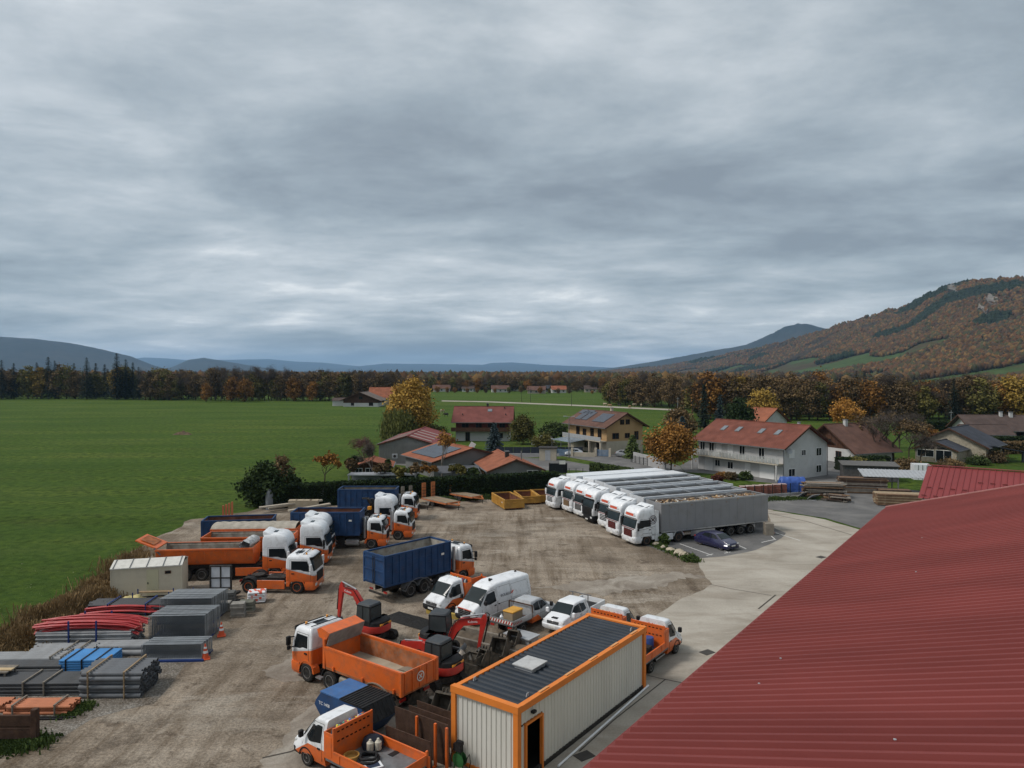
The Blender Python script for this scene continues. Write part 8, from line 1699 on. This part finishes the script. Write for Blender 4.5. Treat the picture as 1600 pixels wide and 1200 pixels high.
# cows
cow_m = [mat('cow_cream', (.45, .36, .26), .9), mat('cow_black', (.03, .028, .026), .9), mat('cow_tan', (.34, .22, .12), .9)]
def cow(px, py, k, rz):
    q = G(px, py); b = MB(); b.loft([[(x, math.cos(a_) * w_, z + math.sin(a_) * h_) for a_ in [i * 6.2832 / 10 for i in range(10)]] for x, z, w_, h_ in ((-.85, 1.05, .12, .16), (-.75, 1.05, .30, .34), (-.2, .98, .36, .42), (.4, 1.0, .32, .38), (.75, 1.08, .22, .28), (1.0, 1.0, .13, .17), (1.2, .75, .11, .15), (1.42, .48, .07, .09))])
    for x, y in ((-.62, .2), (-.62, -.2), (.5, .2), (.5, -.2)): b.tube([(x, y, .85), (x + .03, y, .45), (x, y, 0)], .11, 6, .06)
    b.tube([(-.85, 0, 1.15), (-.95, 0, .8), (-.95, 0, .5)], .035, 5); b.tube([(1.1, .1, 1.05), (1.12, .25, 1.1)], .05, 5, .02); b.tube([(1.1, -.1, 1.05), (1.12, -.25, 1.1)], .05, 5, .02)
    o = b.build('cow', cow_m[k], None, 50); tag(o, ('cream cow grazing in the far field', 'black cow grazing in the far field', 'tan cow grazing in the far field')[k], 'cow', 'cows in the far field'); o.location = q; o.rotation_euler = (0, 0, rz)
for k, (px, py, c_) in enumerate(((945, 634, 0), (953, 636, 2), (968, 635.5, 1), (991, 635, 0), (996, 634, 2), (1002, 635.5, 0), (1008, 634.5, 0), (984, 638, 2), (1013, 633.5, 0), (691, 645, 0), (697, 651, 1))): cow(px, py, c_, RND.uniform(0, 6.28))
o = MB(); o.grid(lambda u, v: (u * 2.4, v * 1.1, max(0, .8 * (1 - u * u) * (1 - v * v) * (1 + mn.noise((u * 3, v * 3, 3))))), [-1 + i / 8 for i in range(17)], [-1 + i / 5 for i in range(11)]); o = o.build('dung_heap', mat('heap_brown', (.12, .085, .055), .95, var=.4, bump=.6), None, 50); tag(o, 'small brown heap in the middle of the long meadow', 'heap'); o.location = G(285, 679)
# ================================================================ near vegetation
def ntree(name, label, meshes, px, base, s=1.0, rz=0.0, sz=None, group=None):
    q = G(px, base); return tree(name, label, meshes, (q.x, q.y, 0), s, rz, group, sz)
ntree('poplar_tree', 'large golden yellow tree behind the metal hall', broadleaf(101, 15.5, 11.8, leafmat('leaves_gold', (.22, .125, .026), (.50, .31, .065)), 170, 110, .22, .05, top=.72), 642, 690)
ntree('willow_tree', 'green weeping willow in front of the golden tree', broadleaf(102, 8.6, 8.6, leafmat('leaves_willow', (.060, .068, .018), (.20, .20, .055)), 110, 110, .14, .04, weep=1.1), 624, 694)
ntree('autumn_tree', 'rust brown tree beside the forecourt of the white house', broadleaf(103, 8.2, 8.4, LEAF['orange'], 95, 85, .17, .22), 1048, 739)
ntree('round_shrub', 'tall olive shrub at the right end of the wooden house', broadleaf(104, 6.8, 6.4, LEAF['olive'], 70, 90, .16, .03), 817, 694); ntree('spruce', 'grey green spruce in front of the wooden house', conifer(105, 6.4, 4.8, LEAF['blue']), 772, 708)
ntree('dark_bush', 'big dark evergreen bush at the left end of the hedge', broadleaf(106, 5.4, 6.2, LEAF['hedge'], 90, 110, .15, .02), 418, 790); ntree('dark_bush', 'second dark evergreen bush leaning on the hedge end', broadleaf(107, 3.6, 5.0, LEAF['hedge'], 70, 100, .15, .02), 445, 788); ntree('bare_tree', 'thin half bare tree above the dark bush', bare(108, 6.0, 4.0, bark, 500, LEAF['brown'], 5), 440, 787)
ntree('autumn_shrub', 'sparse orange shrub behind the hedge', bare(109, 4.6, 4.6, bark, 900, LEAF['orange'], 5, .5), 508, 758); ntree('bare_tree', 'pale bare birch in front of the low house', bare(110, 7.6, 4.0, bark_pale, 600, LEAF['orange'], 5, .35), 690, 750); ntree('bare_tree', 'pale bare tree in front of the annexe', bare(111, 6.2, 4.6, bark_pale, 0, None, 5, .45), 583, 752); ntree('bare_shrub', 'reddish bare shrub at the corner of the metal hall', bare(112, 5.6, 6.2, mat('red_twig', (.12, .06, .05), .9), 0, leafmat('red_twigs', (.07, .035, .03), (.17, .09, .075)), 5, .5), 570, 738)
ntree('conifer', 'small green fir in the garden behind the hedge', conifer(113, 3.4, 2.6, LEAF['green']), 606, 752); ntree('garden_shrub', 'round green shrub by the terrace', broadleaf(114, 2.2, 2.6, LEAF['green'], 40, 70, .13, .02), 640, 753)
ntree('conifer', 'tall dark fir left of the long white house', conifer(115, 13.5, 5.2, LEAF['conifer']), 1100, 672); ntree('spruce', 'blue spruce beside the tall dark fir', conifer(116, 10.5, 5.4, LEAF['blue']), 1125, 672); ntree('evergreen_tree', 'rounded dark evergreen behind the white house roof', broadleaf(117, 10, 8.6, LEAF['hedge'], 90, 90, .22, .03), 1156, 682); ntree('autumn_tree', 'yellow green round tree behind the white house roof', broadleaf(118, 12, 10, LEAF['yellow'], 90, 90, .24, .03), 1190, 672); ntree('autumn_tree', 'glowing orange tree behind the brown roofed house', broadleaf(119, 8.5, 9, leafmat('leaves_glow', (.20, .09, .02), (.50, .25, .05)), 80, 80, .22, .08), 1322, 668); ntree('spruce', 'small blue spruce by the reddish shrub', conifer(120, 7.0, 4.6, LEAF['blue']), 1066, 700); ntree('red_shrub', 'brown red tree left of the small blue spruce', broadleaf(121, 8.5, 8, LEAF['brown'], 80, 80, .2, .02), 1062, 688); ntree('conifer', 'dark bushy conifer beside the house with solar panels', conifer(122, 4.6, 4.0, LEAF['green']), 988, 716); ntree('garden_tree', 'spreading low tree left of the house with solar panels', broadleaf(123, 4.8, 7.0, LEAF['green'], 60, 80, .18, .35), 865, 694)
for k, (px, py, h, w_) in enumerate(((1345, 716, 7.5, 7), (1370, 722, 8.5, 8), (1395, 722, 9, 9), (1420, 725, 8, 8), (1438, 728, 6, 6), (1405, 705, 9, 9), (1380, 700, 8, 8), (1358, 705, 8, 8), (1430, 705, 8, 7))): ntree('bare_shrub', 'grey brown bare thicket between the brown roofed house and the villa', bare(130 + k, h, w_, bark, 500 if k % 3 == 0 else 0, LEAF['brown'] if k % 3 == 0 else None, 5, .55), px, py, group='bare thicket by the villa')
for k, (px, py, h, w_, c_, lab) in enumerate(((1372, 740, 2.4, 4, 'green', 'green bush behind the timber shed'), (1340, 735, 2.2, 4, 'olive', 'olive bush right of the white house'), (1420, 742, 2.6, 5, 'brown', 'brown bush beside the white storage container'), (1330, 716, 2, 5, 'hedge', 'clipped dark bush under the brown roofed house'), (1355, 712, 1.8, 2.6, 'red', 'small reddish bush by the brown roofed house'), (1455, 690, 3, 4, 'orange', 'rust orange bush left of the villa'), (1440, 678, 3.2, 6, 'brown', 'brown bush on the lawn before the wood'), (1545, 722, 2.0, 6, 'brown', 'brown garden bush right of the glazed gable'), (1528, 726, 1.6, 4, 'green', 'green garden bush right of the glazed gable'), (1484, 730, 1.2, 5, 'brown', 'low brown bush under the glazed gable'), (1595, 668, 4, 4, 'yellow', 'yellow bush at the right picture edge'), (848, 698, 2.6, 6, 'olive', 'low olive hedge bush beside the parked camper'), (1128, 748, 1.0, 2, 'orange', 'small rust shrub in the flower bed of the white house'), (1142, 750, 1.2, 2, 'brown', 'brown shrub in the flower bed of the white house'), (1165, 750, 1.3, 2.6, 'green', 'green shrub before the white house door'), (1120, 753, 1.0, 1.8, 'red', 'dark red shrub on the lawn corner'), (1100, 757, .9, 2.2, 'brown', 'brown shrub on the lawn edge'), (1038, 851, 1.1, 1.0, 'weed', 'green weed growing between the boulders'), (1078, 876, .45, 1.8, 'weed', 'low weeds at the last boulder'), (558, 742, 3.2, 3, 'hedge', 'dark conical shrub left of the reddish bare shrub'), (680, 690, 4.5, 5.5, 'olive', 'olive bush between the golden tree and the wooden house'))):
    ntree('garden_bush', lab, broadleaf(150 + k, h, w_, LEAF[c_], 34, 70, min(.16, .05 + h * .04), .01), px, py)
def hedge(lab, P, w_, h, dens, m_, seed, leaf=.11):
    rg = np.random.default_rng(seed); C, T = [], []; core = MB(); P = [Vector(p).to_2d() for p in P]
    for a_, b_ in zip(P, P[1:]):
        d = b_ - a_; L_ = d.length; d.normalize(); n_ = Vector((-d.y, d.x)); n = int(L_ * dens)
        core.beam((a_.x, a_.y, h * .46), (b_.x, b_.y, h * .46), w_ * .86, h * .9)
        for _ in range(n):
            u = rg.uniform(0, L_); f = rg.integers(0, 3); jit = rg.normal() * .07
            if f == 0: y, z = -w_ / 2 + jit, rg.uniform(0, h)
            elif f == 1: y, z = rg.uniform(-w_ / 2, w_ / 2), h + jit
            else: y, z = (w_ / 2 + jit), rg.uniform(0, h)
            p = a_ + d * u + n_ * y; C.append((p.x, p.y, z + .05 * mn.noise((p.x, p.y, 0)))); T.append(.25 + .35 * mn.noise((p.x * .8, p.y * .8, z)) + rg.uniform(-.15, .2))
    A_, B_ = rand_axes(rg, len(C), leaf, .2); o = thing('hedge', lab, 'hedge', (0, 0, 0)); link('foliage', quads_mesh('foliage', np.array(C), A_, B_, T, m_), o); core.build('branches', mat('hedge_core', (.012, .016, .008), .95), o); return o
hedge('long clipped dark green hedge behind the trailers and skips', [(-31, 89.5, 0), (-22, 92.3, 0), (6.5, 101.5, 0)], 1.6, 2.75, 520, LEAF['hedge'], 1); hedge('bright green hedge between the small road and the white trailers', [tuple(G(926, 742)), tuple(G(960, 748)), tuple(G(985, 752))], 1.5, 1.9, 520, LEAF['green'], 2); hedge('clipped hedge in front of the bungalow', [(100, 160, 0), (118, 163, 0), (128, 166, 0)], 1.8, 2.2, 300, LEAF['hedge'], 3, .15); hedge('broad bright green hedge right of the villa', [(93, 120, 0), (104, 128, 0)], 3.0, 2.4, 420, LEAF['weed'], 4, .13); hedge('dark hedge below the brown roofed house', [(56, 124, 0), (66, 127, 0)], 1.6, 2.0, 400, LEAF['hedge'], 5, .13)
hedge('brown beech hedge behind the villa', [(98, 148, 0), (125, 152, 0)], 1.8, 2.4, 300, LEAF['brown'], 6, .15); hedge('dark hedge on the lawn before the right hand wood', [(112, 205, 0), (135, 208, 0)], 2, 2.6, 250, LEAF['hedge'], 7, .18)
# tall dry grass along the meadow edge
def grass(name, label, P, n, h, m_, spread, seed, wid=.02):
    rg = np.random.default_rng(seed); C, A_, B_, T = [], [], [], []; P = [Vector(p).to_2d() for p in P]; ws = np.array([(b_ - a_).length for a_, b_ in zip(P, P[1:])]); ws /= ws.sum()
    for _ in range(n):
        i = rg.choice(len(ws), p=ws); p = P[i].lerp(P[i + 1], rg.uniform()); x, y = p.x + rg.normal() * spread, p.y + rg.normal() * spread; k = max(.25, .75 + mn.noise((x * .5, y * .5, 3)))
        hh = h * k * rg.uniform(.5, 1.15); ln = rg.normal(size=2) * .22 * hh; a_ = rg.uniform(0, 6.28)
        C.append((x + ln[0] * .5, y + ln[1] * .5, hh * .5)); B_.append((ln[0] * .5, ln[1] * .5, hh * .5)); A_.append((math.cos(a_) * wid * 1.6, math.sin(a_) * wid * 1.6, 0)); T.append(.3 * k + rg.uniform(-.1, .4))
    o = link(name, quads_mesh(name, np.array(C), np.array(A_), np.array(B_), T, m_)); stuff(o); return tag(o, label, 'grass')
grass('dry_grass', 'tall brown dry grass between the meadow and the pipe stacks', [tuple(G(-60, 1040)), tuple(G(30, 1012)), tuple(G(70, 985)), tuple(G(110, 955)), tuple(G(168, 930))], 26000, 1.0, LEAF['straw'], .9, 1)
grass('dry_grass', 'brown dry grass behind the site cabin', [tuple(G(150, 930)), tuple(G(172, 905)), tuple(G(215, 870))], 5000, .9, LEAF['straw'], .6, 2)
grass('weeds', 'green weeds at the foot of the rusty trench panel', [tuple(G(-20, 1170)), tuple(G(60, 1160))], 4000, .28, LEAF['weed'], .4, 3, .03); grass('weeds', 'weeds at the foot of the orange pipes', [tuple(G(105, 1118)), tuple(G(130, 1105))], 1500, .2, LEAF['weed'], .25, 4, .03); grass('weeds', 'weedy strip along the fence by the lumber yard', [tuple(G(1150, 783)), tuple(G(1230, 780)), tuple(G(1310, 778))], 6000, .3, LEAF['weed'], .5, 5, .03)
grass('weeds', 'weeds along the foot of the long hedge', [(-20, 90.5, 0), (6, 99.5, 0)], 7000, .5, LEAF['weed'], .5, 6, .03); grass('weeds', 'low weeds between the parking boulders', [tuple(G(1022, 851)), tuple(G(1085, 878))], 3500, .35, LEAF['weed'], .28, 7, .03)
# small stones and clods on the yard
rg = np.random.default_rng(9); P, Hs, Cs = [], [], []
for _ in range(2600):
    px, py = rg.uniform(-40, 1000), rg.uniform(880, 1230); q = G(px, py)
    if px > 650 and py > 1000: continue
    if mn.noise((q.x * .5, q.y * .5, 8)) < .05: continue
    P.append((q.x, q.y, .0)); Hs.append(rg.uniform(.015, .05)); Cs.append(np.array((.34, .29, .23)) * rg.uniform(.7, 1.3))
blob_wood('loose_stones', np.array(P), np.array(Hs), np.array(Cs), 3); tag(bpy.data.objects['loose_stones'], 'loose stones and clods scattered over the yard', 'stones')
car('white camper van parked beside the privacy fence', G(838, 696), R(170), M_wht, 5.2, 2.3, 'camper_van')
for k, (px, py, h, w_, c_) in enumerate(((600, 756, 2.6, 3.2, 'brown'), (628, 757, 2.2, 3.0, 'olive'), (655, 756, 2.8, 3.0, 'brown'), (672, 757, 2.4, 2.4, 'orange'), (712, 756, 2.4, 3.0, 'olive'), (735, 755, 2.0, 2.6, 'green'), (545, 752, 3.0, 3.4, 'brown'), (760, 752, 1.9, 2.4, 'brown'))): ntree('garden_shrub', ('brown', 'olive', 'brown', 'orange', 'olive', 'green', 'brown', 'brown')[k] + ' garden shrub just behind the long hedge, ' + ('below the annexe', 'by the terrace', 'left of the birch', 'at the birch', 'below the lean to roof', 'before the grey house wall', 'left of the annexe', 'below the orange gable')[k], bare(300 + k, h * 1.15, w_, bark, 1100, LEAF[c_], 5, .55), px, py)
